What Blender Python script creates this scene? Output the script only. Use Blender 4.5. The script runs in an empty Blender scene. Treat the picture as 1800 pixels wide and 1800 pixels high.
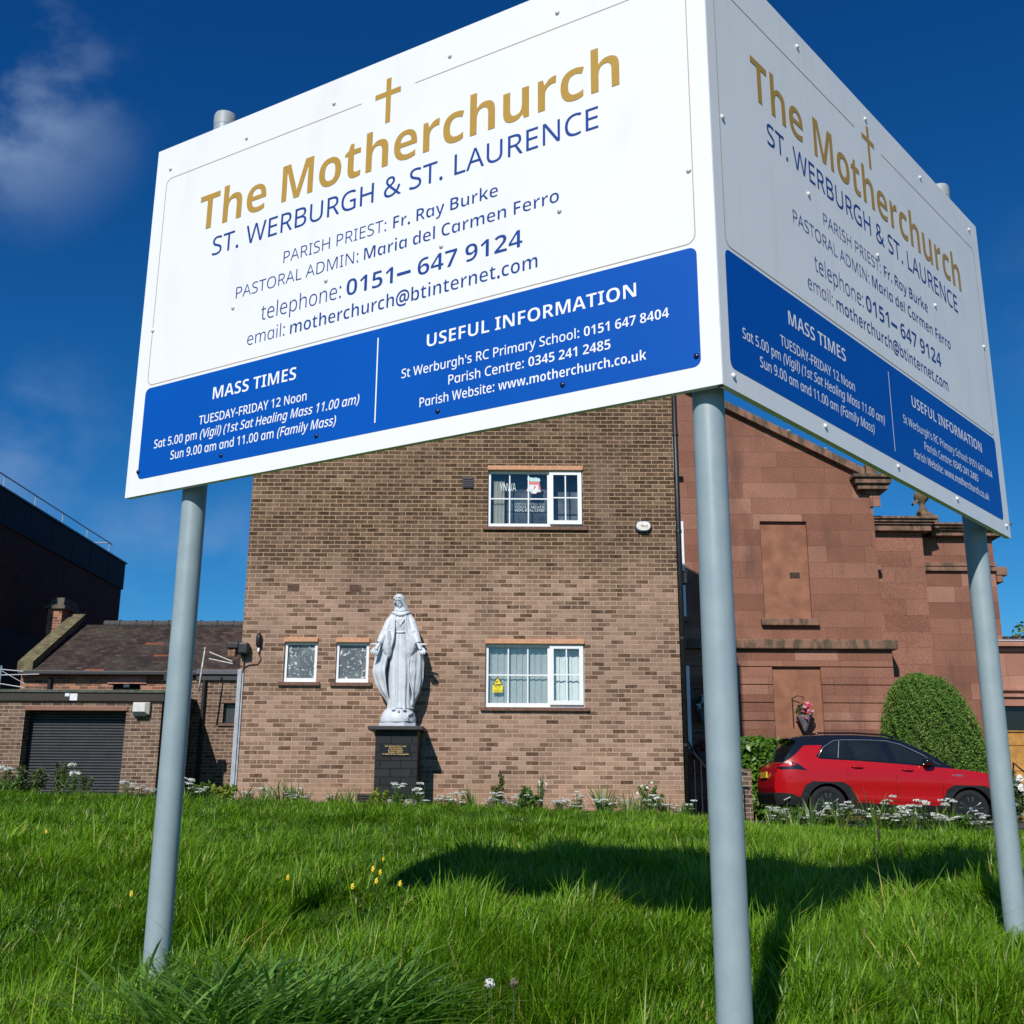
import bpy, bmesh, math, random
import numpy as np
from mathutils import Vector, Matrix
from mathutils.geometry import tessellate_polygon, delaunay_2d_cdt
R_ = math.radians
scene = bpy.context.scene
col = scene.collection
random.seed(7)
rng = np.random.default_rng(7)

# ------------------------------------------------------------------ camera, world, sun, exposure
F_PX, PITCH, ROLL = 1925.7, R_(14.763), R_(-0.3153)      # for an 1800 px wide picture; the eye is the origin
cam_d = bpy.data.cameras.new('camera')
cam_d.sensor_fit = 'HORIZONTAL'; cam_d.sensor_width = 36.0; cam_d.lens = F_PX / 1800 * 36
cam_d.clip_start = 0.05; cam_d.clip_end = 3000
cam = bpy.data.objects.new('camera', cam_d); col.objects.link(cam)
cam.matrix_world = (Matrix.Rotation(R_(90) + PITCH, 4, 'X') @ Matrix.Rotation(-ROLL, 4, 'Z'))
scene.camera = cam

SUN_AZ, SUN_EL = R_(18.0), R_(38.0)                       # the sun stands behind the camera and to its left
to_sun = Vector((-math.sin(SUN_AZ) * math.cos(SUN_EL), -math.cos(SUN_AZ) * math.cos(SUN_EL), math.sin(SUN_EL)))
sun_d = bpy.data.lights.new('sun', 'SUN'); sun_d.energy = 4.6; sun_d.angle = R_(0.5); sun_d.color = (1.0, 0.95, 0.88)
sun = bpy.data.objects.new('sun', sun_d); col.objects.link(sun)
sun.rotation_euler = to_sun.to_track_quat('Z', 'Y').to_euler(); sun.location = to_sun * 60

world = bpy.data.worlds.new('World'); scene.world = world; world.use_nodes = True
wn = world.node_tree; wn.nodes.clear()
sky = wn.nodes.new('ShaderNodeTexSky'); sky.sky_type = 'NISHITA'; sky.sun_disc = False
sky.sun_elevation = SUN_EL; sky.sun_rotation = R_(198); sky.altitude = 50
sky.air_density = 1.0; sky.dust_density = 0.25; sky.ozone_density = 4.5
tint = wn.nodes.new('ShaderNodeMix'); tint.data_type = 'RGBA'; tint.blend_type = 'MULTIPLY'; tint.inputs[0].default_value = 1.0
wn.links.new(sky.outputs[0], tint.inputs[6]); tint.inputs[7].default_value = (0.20, 0.74, 1.12, 1)
# a polarised, saturated blue: each channel of the sky follows its own power curve
sp_ = wn.nodes.new('ShaderNodeSeparateColor'); cb_ = wn.nodes.new('ShaderNodeCombineColor'); wn.links.new(tint.outputs[2], sp_.inputs[0])
for i, (k_, e_) in enumerate(((2.7, 2.0), (0.935, 1.31), (1.127, 1.07))):
    pw = wn.nodes.new('ShaderNodeMath'); pw.operation = 'POWER'; wn.links.new(sp_.outputs[i], pw.inputs[0]); pw.inputs[1].default_value = e_
    ml = wn.nodes.new('ShaderNodeMath'); ml.operation = 'MULTIPLY'; wn.links.new(pw.outputs[0], ml.inputs[0]); ml.inputs[1].default_value = k_
    wn.links.new(ml.outputs[0], cb_.inputs[i])
# thin clouds: noise in the direction of view from the ground, gathered round a few places in the sky
tc = wn.nodes.new('ShaderNodeTexCoord')
nz = wn.nodes.new('ShaderNodeTexNoise'); nz.inputs['Scale'].default_value = 7.5; nz.inputs['Detail'].default_value = 6.0
nz.inputs['Roughness'].default_value = 0.52; nz.inputs['Distortion'].default_value = 0.1
mp = wn.nodes.new('ShaderNodeMapping'); mp.inputs['Scale'].default_value = (1.0, 1.0, 1.25)
wn.links.new(tc.outputs['Generated'], mp.inputs[0]); wn.links.new(mp.outputs[0], nz.inputs['Vector'])
cloud_sum = None
for d, size, amt in (((-0.455, 0.80, 0.60), 0.155, 1.0), ((-0.47, 0.99, 0.32), 0.12, 0.34),
                     ((-0.34, 1.0, 0.22), 0.11, 0.30), ((-0.27, 1.0, 0.22), 0.08, 0.3), ((0.50, 0.86, 0.42), 0.12, 0.16)):
    d = Vector(d).normalized()
    dist = wn.nodes.new('ShaderNodeVectorMath'); dist.operation = 'DISTANCE'
    wn.links.new(tc.outputs['Generated'], dist.inputs[0]); dist.inputs[1].default_value = d
    mr = wn.nodes.new('ShaderNodeMapRange'); mr.interpolation_type = 'SMOOTHSTEP'
    mr.inputs['From Min'].default_value = 0.0; mr.inputs['From Max'].default_value = size
    mr.inputs['To Min'].default_value = amt; mr.inputs['To Max'].default_value = 0.0
    wn.links.new(dist.outputs['Value'], mr.inputs['Value'])
    if cloud_sum is None: cloud_sum = mr.outputs[0]
    else:
        a = wn.nodes.new('ShaderNodeMath'); a.operation = 'MAXIMUM'
        wn.links.new(cloud_sum, a.inputs[0]); wn.links.new(mr.outputs[0], a.inputs[1]); cloud_sum = a.outputs[0]
mr = wn.nodes.new('ShaderNodeMapRange'); mr.interpolation_type = 'SMOOTHSTEP'
mr.inputs['From Min'].default_value = 0.42; mr.inputs['From Max'].default_value = 0.64
wn.links.new(nz.outputs[0], mr.inputs['Value'])
cm = wn.nodes.new('ShaderNodeMath'); cm.operation = 'MULTIPLY'
wn.links.new(cloud_sum, cm.inputs[0]); wn.links.new(mr.outputs[0], cm.inputs[1])
cs = wn.nodes.new('ShaderNodeMath'); cs.operation = 'MULTIPLY'; cs.inputs[1].default_value = 0.78
wn.links.new(cm.outputs[0], cs.inputs[0])
cmix = wn.nodes.new('ShaderNodeMix'); cmix.data_type = 'RGBA'
wn.links.new(cs.outputs[0], cmix.inputs[0]); wn.links.new(cb_.outputs[0], cmix.inputs[6]); cmix.inputs[7].default_value = (5.5, 7.6, 11.0, 1)
bg = wn.nodes.new('ShaderNodeBackground'); bg.inputs['Strength'].default_value = 0.062
wn.links.new(cmix.outputs[2], bg.inputs['Color'])
wo = wn.nodes.new('ShaderNodeOutputWorld'); wn.links.new(bg.outputs[0], wo.inputs['Surface'])

vs = scene.view_settings
vs.view_transform = 'Standard'; vs.look = 'None'; vs.exposure = 0.0; vs.gamma = 1.0
scene.cycles.max_bounces = 8; scene.cycles.transparent_max_bounces = 12

# ------------------------------------------------------------------ helpers
def at(px, py, Y):
    """the point at depth Y of the place that the survey found at (px, py) in an 1800 px picture"""
    a, b = (px - 900) / F_PX, (py - 900) / F_PX
    a, b = a * math.cos(ROLL) + b * math.sin(ROLL), -a * math.sin(ROLL) + b * math.cos(ROLL)
    r = Vector((a, math.cos(PITCH) + b * math.sin(PITCH), math.sin(PITCH) - b * math.cos(PITCH)))
    return r * (Y / r.y)
def AX(px, py, Y): return at(px, py, Y).x
def AZ(py, Y, px=900): return at(px, py, Y).z

def tag(o, label=None, cat=None, group=None, kind=None):
    if label: o['label'] = label
    if cat: o['category'] = cat
    if group: o['group'] = group
    if kind: o['kind'] = kind
    return o
def thing(name, label, cat, loc=(0, 0, 0), group=None):
    o = bpy.data.objects.new(name, None); o.empty_display_size = 0.2
    col.objects.link(o); o.location = loc
    return tag(o, label, cat, group)
def world_loc(o):
    v = Vector((0, 0, 0))
    while o is not None: v = v + Vector(o.location); o = o.parent
    return v
def copy_tree(o, parent=None):
    c = o.copy(); col.objects.link(c); c.parent = parent
    for ch in list(o.children): copy_tree(ch, c)
    return c

class MB:
    """collects faces in world coordinates and links them as ONE mesh object"""
    def __init__(s): s.v, s.f, s.m = [], [], []
    def add(s, verts, faces, m=0):
        n = len(s.v); s.v.extend([tuple(v) for v in verts]); s.f.extend([tuple(i + n for i in f) for f in faces]); s.m.extend([m] * len(faces))
        return s
    def box(s, x0, x1, y0, y1, z0, z1, m=0):
        v = [(x0, y0, z0), (x1, y0, z0), (x1, y1, z0), (x0, y1, z0), (x0, y0, z1), (x1, y0, z1), (x1, y1, z1), (x0, y1, z1)]
        return s.add(v, [(0, 3, 2, 1), (4, 5, 6, 7), (0, 1, 5, 4), (1, 2, 6, 5), (2, 3, 7, 6), (3, 0, 4, 7)], m)
    def obox(s, o, ax, ay, az, m=0):
        o, ax, ay, az = map(Vector, (o, ax, ay, az))
        v = [o, o + ax, o + ax + ay, o + ay, o + az, o + ax + az, o + ax + ay + az, o + ay + az]
        return s.add(v, [(0, 3, 2, 1), (4, 5, 6, 7), (0, 1, 5, 4), (1, 2, 6, 5), (2, 3, 7, 6), (3, 0, 4, 7)], m)
    def prism(s, pts, y0, y1, m=0):
        """polygon of (x, z) extruded along y"""
        n = len(pts); v = [(x, y0, z) for x, z in pts] + [(x, y1, z) for x, z in pts]
        f = [tuple(range(n)), tuple(range(2 * n - 1, n - 1, -1))] + [(i, i + n, (i + 1) % n + n, (i + 1) % n) for i in range(n)]
        return s.add(v, f, m)
    def prismx(s, pts, x0, x1, m=0):
        """polygon of (y, z) extruded along x"""
        n = len(pts); v = [(x0, y, z) for y, z in pts] + [(x1, y, z) for y, z in pts]
        f = [tuple(range(n)), tuple(range(2 * n - 1, n - 1, -1))] + [(i, i + n, (i + 1) % n + n, (i + 1) % n) for i in range(n)]
        return s.add(v, f, m)
    def tube(s, path, radii, seg=8, m=0, caps=True, flat=1.0):
        path = [Vector(p) for p in path]
        if not hasattr(radii, '__len__'): radii = [radii] * len(path)
        rings = []
        up0 = None
        for i, p in enumerate(path):
            t = (path[min(i + 1, len(path) - 1)] - path[max(i - 1, 0)]).normalized()
            if up0 is None: up0 = Vector((0, 0, 1)) if abs(t.z) < 0.9 else Vector((0, 1, 0))
            a = t.cross(up0).normalized(); b = a.cross(t).normalized(); up0 = b
            rings.append([p + a * math.cos(2 * math.pi * k / seg) * radii[i] + b * math.sin(2 * math.pi * k / seg) * radii[i] * flat for k in range(seg)])
        return s.loft(rings, m, caps)
    def loft(s, rings, m=0, caps=True, closed=True):
        n = len(rings[0]); v = [p for r in rings for p in r]; f = []
        for i in range(len(rings) - 1):
            for k in range(n if closed else n - 1):
                k2 = (k + 1) % n
                f.append((i * n + k, i * n + k2, (i + 1) * n + k2, (i + 1) * n + k))
        if caps: f.append(tuple(range(n - 1, -1, -1))); f.append(tuple(range((len(rings) - 1) * n, len(rings) * n)))
        return s.add(v, f, m)
    def lathe(s, o, prof, seg=24, m=0, axis='z', sx=1, sy=1, caps=True):
        o = Vector(o); rings = []
        for r, h in prof:
            ring = []
            for k in range(seg):
                c, q = math.cos(2 * math.pi * k / seg) * r * sx, math.sin(2 * math.pi * k / seg) * r * sy
                ring.append(o + (Vector((c, q, h)) if axis == 'z' else Vector((c, -h, q))))
            rings.append(ring)
        return s.loft(rings, m, caps)
    def ball(s, c, rx, ry=None, rz=None, seg=12, rings=8, m=0):
        ry = ry or rx; rz = rz or rx
        return s.lathe(c, [(max(math.sin(math.pi * i / rings), 0.001), -math.cos(math.pi * i / rings) * rz) for i in range(rings + 1)], seg, m, 'z', rx, ry)
    def build(s, name, mat, parent=None, smooth=False, bev=0.0, loc=None, auto=None):
        me = bpy.data.meshes.new(name)
        base = world_loc(parent) if parent is not None else Vector(loc or (0, 0, 0))
        me.from_pydata([(v[0] - base.x, v[1] - base.y, v[2] - base.z) for v in s.v], [], s.f)
        for mt in (mat if isinstance(mat, (list, tuple)) else [mat]): me.materials.append(mt)
        if isinstance(mat, (list, tuple)): me.polygons.foreach_set('material_index', s.m)
        bm = bmesh.new(); bm.from_mesh(me); bmesh.ops.recalc_face_normals(bm, faces=bm.faces); bm.to_mesh(me); bm.free()
        if smooth: me.polygons.foreach_set('use_smooth', [True] * len(me.polygons))
        o = bpy.data.objects.new(name, me); col.objects.link(o)
        if parent is not None: o.parent = parent
        else: o.location = base
        if auto:
            me.polygons.foreach_set('use_smooth', [True] * len(me.polygons))
            bm = bmesh.new(); bm.from_mesh(me)
            for e in bm.edges:
                if len(e.link_faces) == 2 and e.calc_face_angle(0) > R_(auto): e.smooth = False
            bm.to_mesh(me); bm.free()
        if bev:
            b = o.modifiers.new('bevel', 'BEVEL'); b.width = bev; b.segments = 2; b.limit_method = 'ANGLE'; b.angle_limit = R_(40)
        return o

# ------------------------------------------------------------------ materials
class NT:
    def __init__(s, name):
        s.mat = bpy.data.materials.new(name); s.mat.use_nodes = True; s.nt = s.mat.node_tree
        s.p = s.nt.nodes['Principled BSDF']; s.out = s.nt.nodes['Material Output']
    def n(s, t, **k):
        x = s.nt.nodes.new(t)
        for a, b in k.items(): setattr(x, a, b)
        return x
    def set(s, sock, v):
        if hasattr(v, 'is_output') or isinstance(v, bpy.types.NodeSocket): s.nt.links.new(v, sock)
        elif v is not None:
            if isinstance(v, (tuple, list)) and len(v) == 3 and sock.type == 'RGBA': v = (*v, 1)
            sock.default_value = v
    def math(s, op, a, b=None, c=None):
        x = s.n('ShaderNodeMath', operation=op); s.set(x.inputs[0], a)
        if b is not None: s.set(x.inputs[1], b)
        if c is not None: s.set(x.inputs[2], c)
        return x.outputs[0]
    def mix(s, f, a, b, blend='MIX'):
        x = s.n('ShaderNodeMix', data_type='RGBA', blend_type=blend); s.set(x.inputs[0], f); s.set(x.inputs[6], a); s.set(x.inputs[7], b)
        return x.outputs[2]
    def rng(s, v, a, b, c=0.0, d=1.0, smooth=True):
        x = s.n('ShaderNodeMapRange', interpolation_type='SMOOTHSTEP' if smooth else 'LINEAR')
        for i, q in enumerate((v, a, b, c, d)): s.set(x.inputs[i], q)
        return x.outputs[0]
    def noise(s, scale, detail=4, rough=0.55, vec=None, dist=0.0):
        x = s.n('ShaderNodeTexNoise'); x.inputs['Scale'].default_value = scale; x.inputs['Detail'].default_value = detail
        x.inputs['Roughness'].default_value = rough; x.inputs['Distortion'].default_value = dist
        s.nt.links.new(vec if vec is not None else s.co(), x.inputs['Vector']); return x.outputs[0]
    def co(s):
        if not hasattr(s, '_co'): s._co = s.n('ShaderNodeTexCoord').outputs['Object']
        return s._co
    def xyz(s):
        if not hasattr(s, '_xyz'):
            x = s.n('ShaderNodeSeparateXYZ'); s.nt.links.new(s.co(), x.inputs[0]); s._xyz = x.outputs
        return s._xyz
    def comb(s, x, y, z=0.0):
        c = s.n('ShaderNodeCombineXYZ'); s.set(c.inputs[0], x); s.set(c.inputs[1], y); s.set(c.inputs[2], z); return c.outputs[0]
    def white(s, vec):
        w = s.n('ShaderNodeTexWhiteNoise', noise_dimensions='3D'); s.nt.links.new(vec, w.inputs['Vector']); return w.outputs['Value']
    def ramp(s, f, stops, const=False):
        r = s.n('ShaderNodeValToRGB'); e = r.color_ramp.elements
        if const: r.color_ramp.interpolation = 'CONSTANT'
        while len(e) < len(stops): e.new(0.5)
        for q, (p, c) in zip(e, stops): q.position = p; q.color = (*c, 1)
        s.set(r.inputs[0], f); return r.outputs[0]
    def bump(s, h, strength=0.3, dist=0.01):
        b = s.n('ShaderNodeBump'); b.inputs['Strength'].default_value = strength; b.inputs['Distance'].default_value = dist
        s.set(b.inputs['Height'], h); s.nt.links.new(b.outputs[0], s.p.inputs['Normal'])
    def fin(s, color=None, rough=0.6, spec=0.4, metal=0.0):
        s.set(s.p.inputs['Base Color'], color); s.set(s.p.inputs['Roughness'], rough)
        s.p.inputs['Specular IOR Level'].default_value = spec; s.p.inputs['Metallic'].default_value = metal
        return s.mat

def plain(name, c, rough=0.55, spec=0.4, metal=0.0, var=0.12, scale=14.0, bump=0.0, coat=0.0):
    t = NT(name); nz = t.noise(scale, 5)
    lo = tuple(x * (1 - var) for x in c); hi = tuple(min(1, x * (1 + var)) for x in c)
    t.fin(t.mix(t.rng(nz, 0.3, 0.7), lo, hi), rough, spec, metal)
    if bump: t.bump(nz, bump, 0.006)
    if coat: t.p.inputs['Coat Weight'].default_value = coat; t.p.inputs['Coat Roughness'].default_value = 0.06
    return t.mat

def masonry(name, w, h, joint, tones, mortar, rough=0.85, stain=None, zones=None, foot=None, randoff=False, bump=0.5, fine=60.0, off=(0, 0), widevar=False):
    """coursed masonry laid out from the wall's own coordinates: u along the wall, v up"""
    t = NT(name); X, Y, Z = t.xyz()[0], t.xyz()[1], t.xyz()[2]
    u = t.math('ADD', t.math('ADD', X, Y), off[0] + 200.0); v = t.math('ADD', Z, off[1] + 200.0)
    wob = t.math('MULTIPLY', t.math('SUBTRACT', t.noise(3.0, 2), 0.5), joint * 0.9)
    v = t.math('ADD', v, wob)
    rowf = t.math('DIVIDE', v, h); row = t.math('FLOOR', rowf)
    if randoff:
        sh = t.white(t.comb(row, 3.3, 1.7))
        ww = t.math('MULTIPLY', w, t.math('ADD', 0.75, t.math('MULTIPLY', 0.6, t.white(t.comb(row, 9.1, 4.4)))))
    else:
        sh = t.math('MULTIPLY', t.math('MODULO', row, 2.0), 0.5); ww = w
    colf = t.math('ADD', t.math('DIVIDE', u, ww), sh); cl = t.math('FLOOR', colf)
    fu = t.math('FRACT', colf); fv = t.math('FRACT', rowf)
    du = t.math('MULTIPLY', t.math('MINIMUM', fu, t.math('SUBTRACT', 1.0, fu)), ww)
    dv = t.math('MULTIPLY', t.math('MINIMUM', fv, t.math('SUBTRACT', 1.0, fv)), h)
    ragged = t.math('MULTIPLY', t.math('SUBTRACT', t.noise(fine, 3), 0.5), joint * 0.5)
    d = t.math('ADD', t.math('MINIMUM', du, dv), ragged)
    face = t.rng(d, joint * 0.36, joint * 0.62)
    idv = t.comb(cl, row, 0.5); r1 = t.white(idv)
    c = t.ramp(r1, tones)
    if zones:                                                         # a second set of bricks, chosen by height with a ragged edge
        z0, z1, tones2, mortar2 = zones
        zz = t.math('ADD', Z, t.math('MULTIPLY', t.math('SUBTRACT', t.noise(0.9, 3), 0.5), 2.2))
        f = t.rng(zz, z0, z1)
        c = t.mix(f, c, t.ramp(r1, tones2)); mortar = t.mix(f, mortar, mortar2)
    tex = t.rng(t.noise(fine, 5, 0.65), 0.3, 0.75, 0.72, 1.22)
    c = t.mix(1.0, c, t.comb(tex, tex, tex), 'MULTIPLY')
    smear = t.math('MULTIPLY', t.rng(t.noise(8.0, 5, 0.7), 0.45, 0.72), 0.65)
    if not randoff: c = t.mix(smear, c, t.mix(0.5, c, mortar))
    c = t.mix(face, mortar, c)
    big = t.rng(t.noise(0.7, 4), 0.3, 0.7, 0.86, 1.12)
    c = t.mix(1.0, c, t.comb(big, big, big), 'MULTIPLY')
    if stain:
        sc, amt, scol = stain
        st = t.noise(1.0, 6, 0.6, t.comb(t.math('MULTIPLY', u, sc * 1.6), t.math('MULTIPLY', v, sc * 0.55), 0.0))
        c = t.mix(t.math('MULTIPLY', t.rng(st, 0.52, 0.72), amt), c, scol)
    if foot:                                                          # worn salmon coloured lowest courses
        f = t.rng(t.math('ADD', Z, t.math('MULTIPLY', t.math('SUBTRACT', t.noise(2.2, 4), 0.5), 0.5)), foot[0], foot[1], 1.0, 0.0)
        c = t.mix(t.math('MULTIPLY', f, 0.62), c, t.mix(face, (0.50, 0.33, 0.23), foot[2]))
    t.fin(c, rough, 0.25)
    hgt = t.math('ADD', face, t.math('MULTIPLY', t.noise(fine, 4), 0.5))
    t.bump(hgt, bump, 0.006)
    return t.mat

M = {}
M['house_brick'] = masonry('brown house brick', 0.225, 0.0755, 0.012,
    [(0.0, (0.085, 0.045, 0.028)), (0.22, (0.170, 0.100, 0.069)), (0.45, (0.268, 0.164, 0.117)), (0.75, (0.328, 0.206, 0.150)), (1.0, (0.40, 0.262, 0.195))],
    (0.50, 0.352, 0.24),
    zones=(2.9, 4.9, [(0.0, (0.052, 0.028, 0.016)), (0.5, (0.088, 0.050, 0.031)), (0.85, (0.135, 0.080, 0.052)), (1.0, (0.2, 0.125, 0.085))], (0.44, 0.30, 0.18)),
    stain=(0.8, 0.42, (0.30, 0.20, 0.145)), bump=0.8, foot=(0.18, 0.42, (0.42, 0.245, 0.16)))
M['garage_brick'] = masonry('brown garage brick', 0.225, 0.0755, 0.012,
    [(0.0, (0.07, 0.042, 0.032)), (0.5, (0.13, 0.08, 0.06)), (1.0, (0.21, 0.14, 0.10))], (0.40, 0.30, 0.22))
M['old_brick'] = masonry('old red brick', 0.225, 0.076, 0.012,
    [(0.0, (0.10, 0.055, 0.04)), (0.5, (0.24, 0.11, 0.07)), (0.8, (0.34, 0.15, 0.085)), (1.0, (0.45, 0.2, 0.11))], (0.42, 0.27, 0.19))
M['dark_brick'] = masonry('dark red brick', 0.225, 0.075, 0.010,
    [(0.0, (0.055, 0.016, 0.014)), (1.0, (0.10, 0.03, 0.024))], (0.05, 0.03, 0.028))
M['sandstone'] = masonry('red sandstone ashlar', 1.05, 0.415, 0.008,
    [(0.0, (0.215, 0.094, 0.062)), (0.4, (0.255, 0.113, 0.075)), (0.85, (0.292, 0.136, 0.092)), (1.0, (0.36, 0.185, 0.130))], (0.115, 0.052, 0.037),
    randoff=True, bump=0.3, fine=28.0, stain=(0.5, 0.72, (0.115, 0.058, 0.044)))
M['pink_stone'] = masonry('pale red sandstone', 1.2, 0.55, 0.007, [(0.0, (0.38, 0.18, 0.125)), (1.0, (0.45, 0.225, 0.16))], (0.2, 0.09, 0.07), randoff=True, bump=0.2, fine=45.0)
M['render'] = plain('weathered red render', (0.275, 0.126, 0.078), 0.9, 0.2, var=0.2, scale=2.5, bump=0.15)
def weathered_stone():
    t = NT('weathered moulded stone'); X, Y, Z = t.xyz()
    n = t.rng(t.noise(1.0, 6, 0.65, t.comb(t.math('MULTIPLY', X, 5.0), t.math('MULTIPLY', Y, 5.0), t.math('MULTIPLY', Z, 1.6))), 0.42, 0.62)
    c = t.mix(n, (0.26, 0.135, 0.095), (0.075, 0.055, 0.04)); c = t.mix(t.rng(t.noise(40, 4), 0.3, 0.8), c, t.mix(0.4, c, (0.2, 0.17, 0.11)))
    t.fin(c, 0.92, 0.2); t.bump(t.noise(30, 5), 0.4, 0.01); return t.mat
M['moulding'] = weathered_stone()
M['lead'] = plain('grey lead sheet', (0.23, 0.235, 0.25), 0.55, 0.4, var=0.2, scale=3)
M['upvc'] = plain('white window plastic', (0.80, 0.81, 0.82), 0.3, 0.5, var=0.03)
M['terracotta'] = plain('orange concrete lintel', (0.55, 0.29, 0.17), 0.8, 0.25, var=0.12, scale=20)
M['sill'] = plain('brown tile sill', (0.16, 0.085, 0.06), 0.75, 0.3, var=0.25, scale=18)
M['black'] = plain('black painted plastic', (0.014, 0.014, 0.016), 0.45, 0.45, var=0.3)
M['void'] = plain('near black void', (0.012, 0.013, 0.014), 0.9, 0.1)
M['reflection_backing'] = plain('cloud reflection grey', (0.17, 0.20, 0.225), 0.9, 0.1, var=0.45, scale=2.5)  # mottled grey-blue stands for clouds reflected in the panes
M['blind'] = plain('white fabric blind', (0.66, 0.72, 0.70), 0.8, 0.2, var=0.05)
M['cream'] = plain('cream curtain', (0.62, 0.60, 0.50), 0.85, 0.2, var=0.06)
M['alu'] = plain('white powder coated sheet', (0.83, 0.83, 0.845), 0.32, 0.45, var=0.012, scale=1.5)
def sheet():
    t = NT('white powder coated sheet'); X, Y, Z = t.xyz(); u = t.math('ADD', X, Y)
    st = t.noise(1.0, 5, 0.6, t.comb(t.math('MULTIPLY', u, 16.0), t.math('MULTIPLY', Z, 1.3), 0.0))
    sp = t.noise(55.0, 4, 0.6); c = t.mix(t.math('MULTIPLY', t.rng(st, 0.50, 0.78), 0.45), (0.80, 0.805, 0.82), (0.71, 0.705, 0.69))
    c = t.mix(t.math('MULTIPLY', t.rng(sp, 0.70, 0.78), 0.35), c, (0.55, 0.53, 0.48))
    t.bump(t.noise(1.6, 2), 0.06, 0.02); return t.fin(c, t.rng(t.noise(5, 4), 0.3, 0.7, 0.28, 0.42), 0.45)
M['alu'] = sheet()
def worn_post():
    t = NT('worn grey post paint'); X, Y, Z = t.xyz(); n = t.noise(9.0, 6, 0.65); ch = t.noise(38.0, 5, 0.7)
    st = t.noise(1.0, 5, 0.6, t.comb(t.math('MULTIPLY', t.math('ADD', X, Y), 40.0), t.math('MULTIPLY', Z, 1.0), 0.0))
    c = t.mix(t.rng(n, 0.35, 0.7), (0.25, 0.322, 0.352), (0.285, 0.355, 0.38)); c = t.mix(t.math('MULTIPLY', t.rng(st, 0.55, 0.75), 0.35), c, (0.20, 0.25, 0.26))
    c = t.mix(t.rng(ch, 0.735, 0.755), c, (0.12, 0.13, 0.13)); t.bump(ch, 0.06, 0.003); return t.fin(c, t.rng(n, 0.3, 0.7, 0.34, 0.5), 0.42)
M['alu_back'] = plain('mill aluminium', (0.5, 0.51, 0.52), 0.4, 0.5, metal=0.9)
M['gold'] = plain('gold print', (0.44, 0.262, 0.046), 0.4, 0.4, var=0.03)
M['navy'] = plain('navy print', (0.012, 0.055, 0.27), 0.4, 0.4, var=0.03)
M['blue'] = plain('blue print', (0.001, 0.080, 0.41), 0.36, 0.3, var=0.03, scale=2)
M['white_print'] = plain('white print', (0.84, 0.85, 0.87), 0.4, 0.4, var=0.01)
M['tan_line'] = plain('tan print line', (0.42, 0.34, 0.25), 0.4, 0.4, var=0.03)
M['post'] = worn_post()
M['steel'] = plain('bright steel', (0.6, 0.61, 0.63), 0.3, 0.5, metal=0.85)
M['screw_white'] = plain('white screw cap', (0.75, 0.75, 0.76), 0.3, 0.5)
M['screw_dark'] = plain('dark blue screw cap', (0.005, 0.012, 0.05), 0.25, 0.5)
def glass(name, refl=0.12, tintc=(0.85, 0.9, 0.92)):
    t = NT(name); g = t.n('ShaderNodeBsdfGlossy'); g.inputs['Roughness'].default_value = 0.01; g.inputs['Color'].default_value = (0.9, 0.95, 1, 1)
    tr = t.n('ShaderNodeBsdfTransparent'); tr.inputs['Color'].default_value = (*tintc, 1)
    fr = t.n('ShaderNodeFresnel'); fr.inputs['IOR'].default_value = 1.5
    f = t.math('MINIMUM', 1.0, t.math('ADD', refl - 0.04, fr.outputs[0]))
    mx = t.n('ShaderNodeMixShader'); t.set(mx.inputs[0], f)
    t.nt.links.new(tr.outputs[0], mx.inputs[1]); t.nt.links.new(g.outputs[0], mx.inputs[2]); t.nt.links.new(mx.outputs[0], t.out.inputs['Surface'])
    return t.mat
M['glass'] = glass('window glass', 0.085, (0.93, 0.96, 0.96))
M['car_glass'] = glass('tinted car glass', 0.10, (0.10, 0.12, 0.13))

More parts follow.
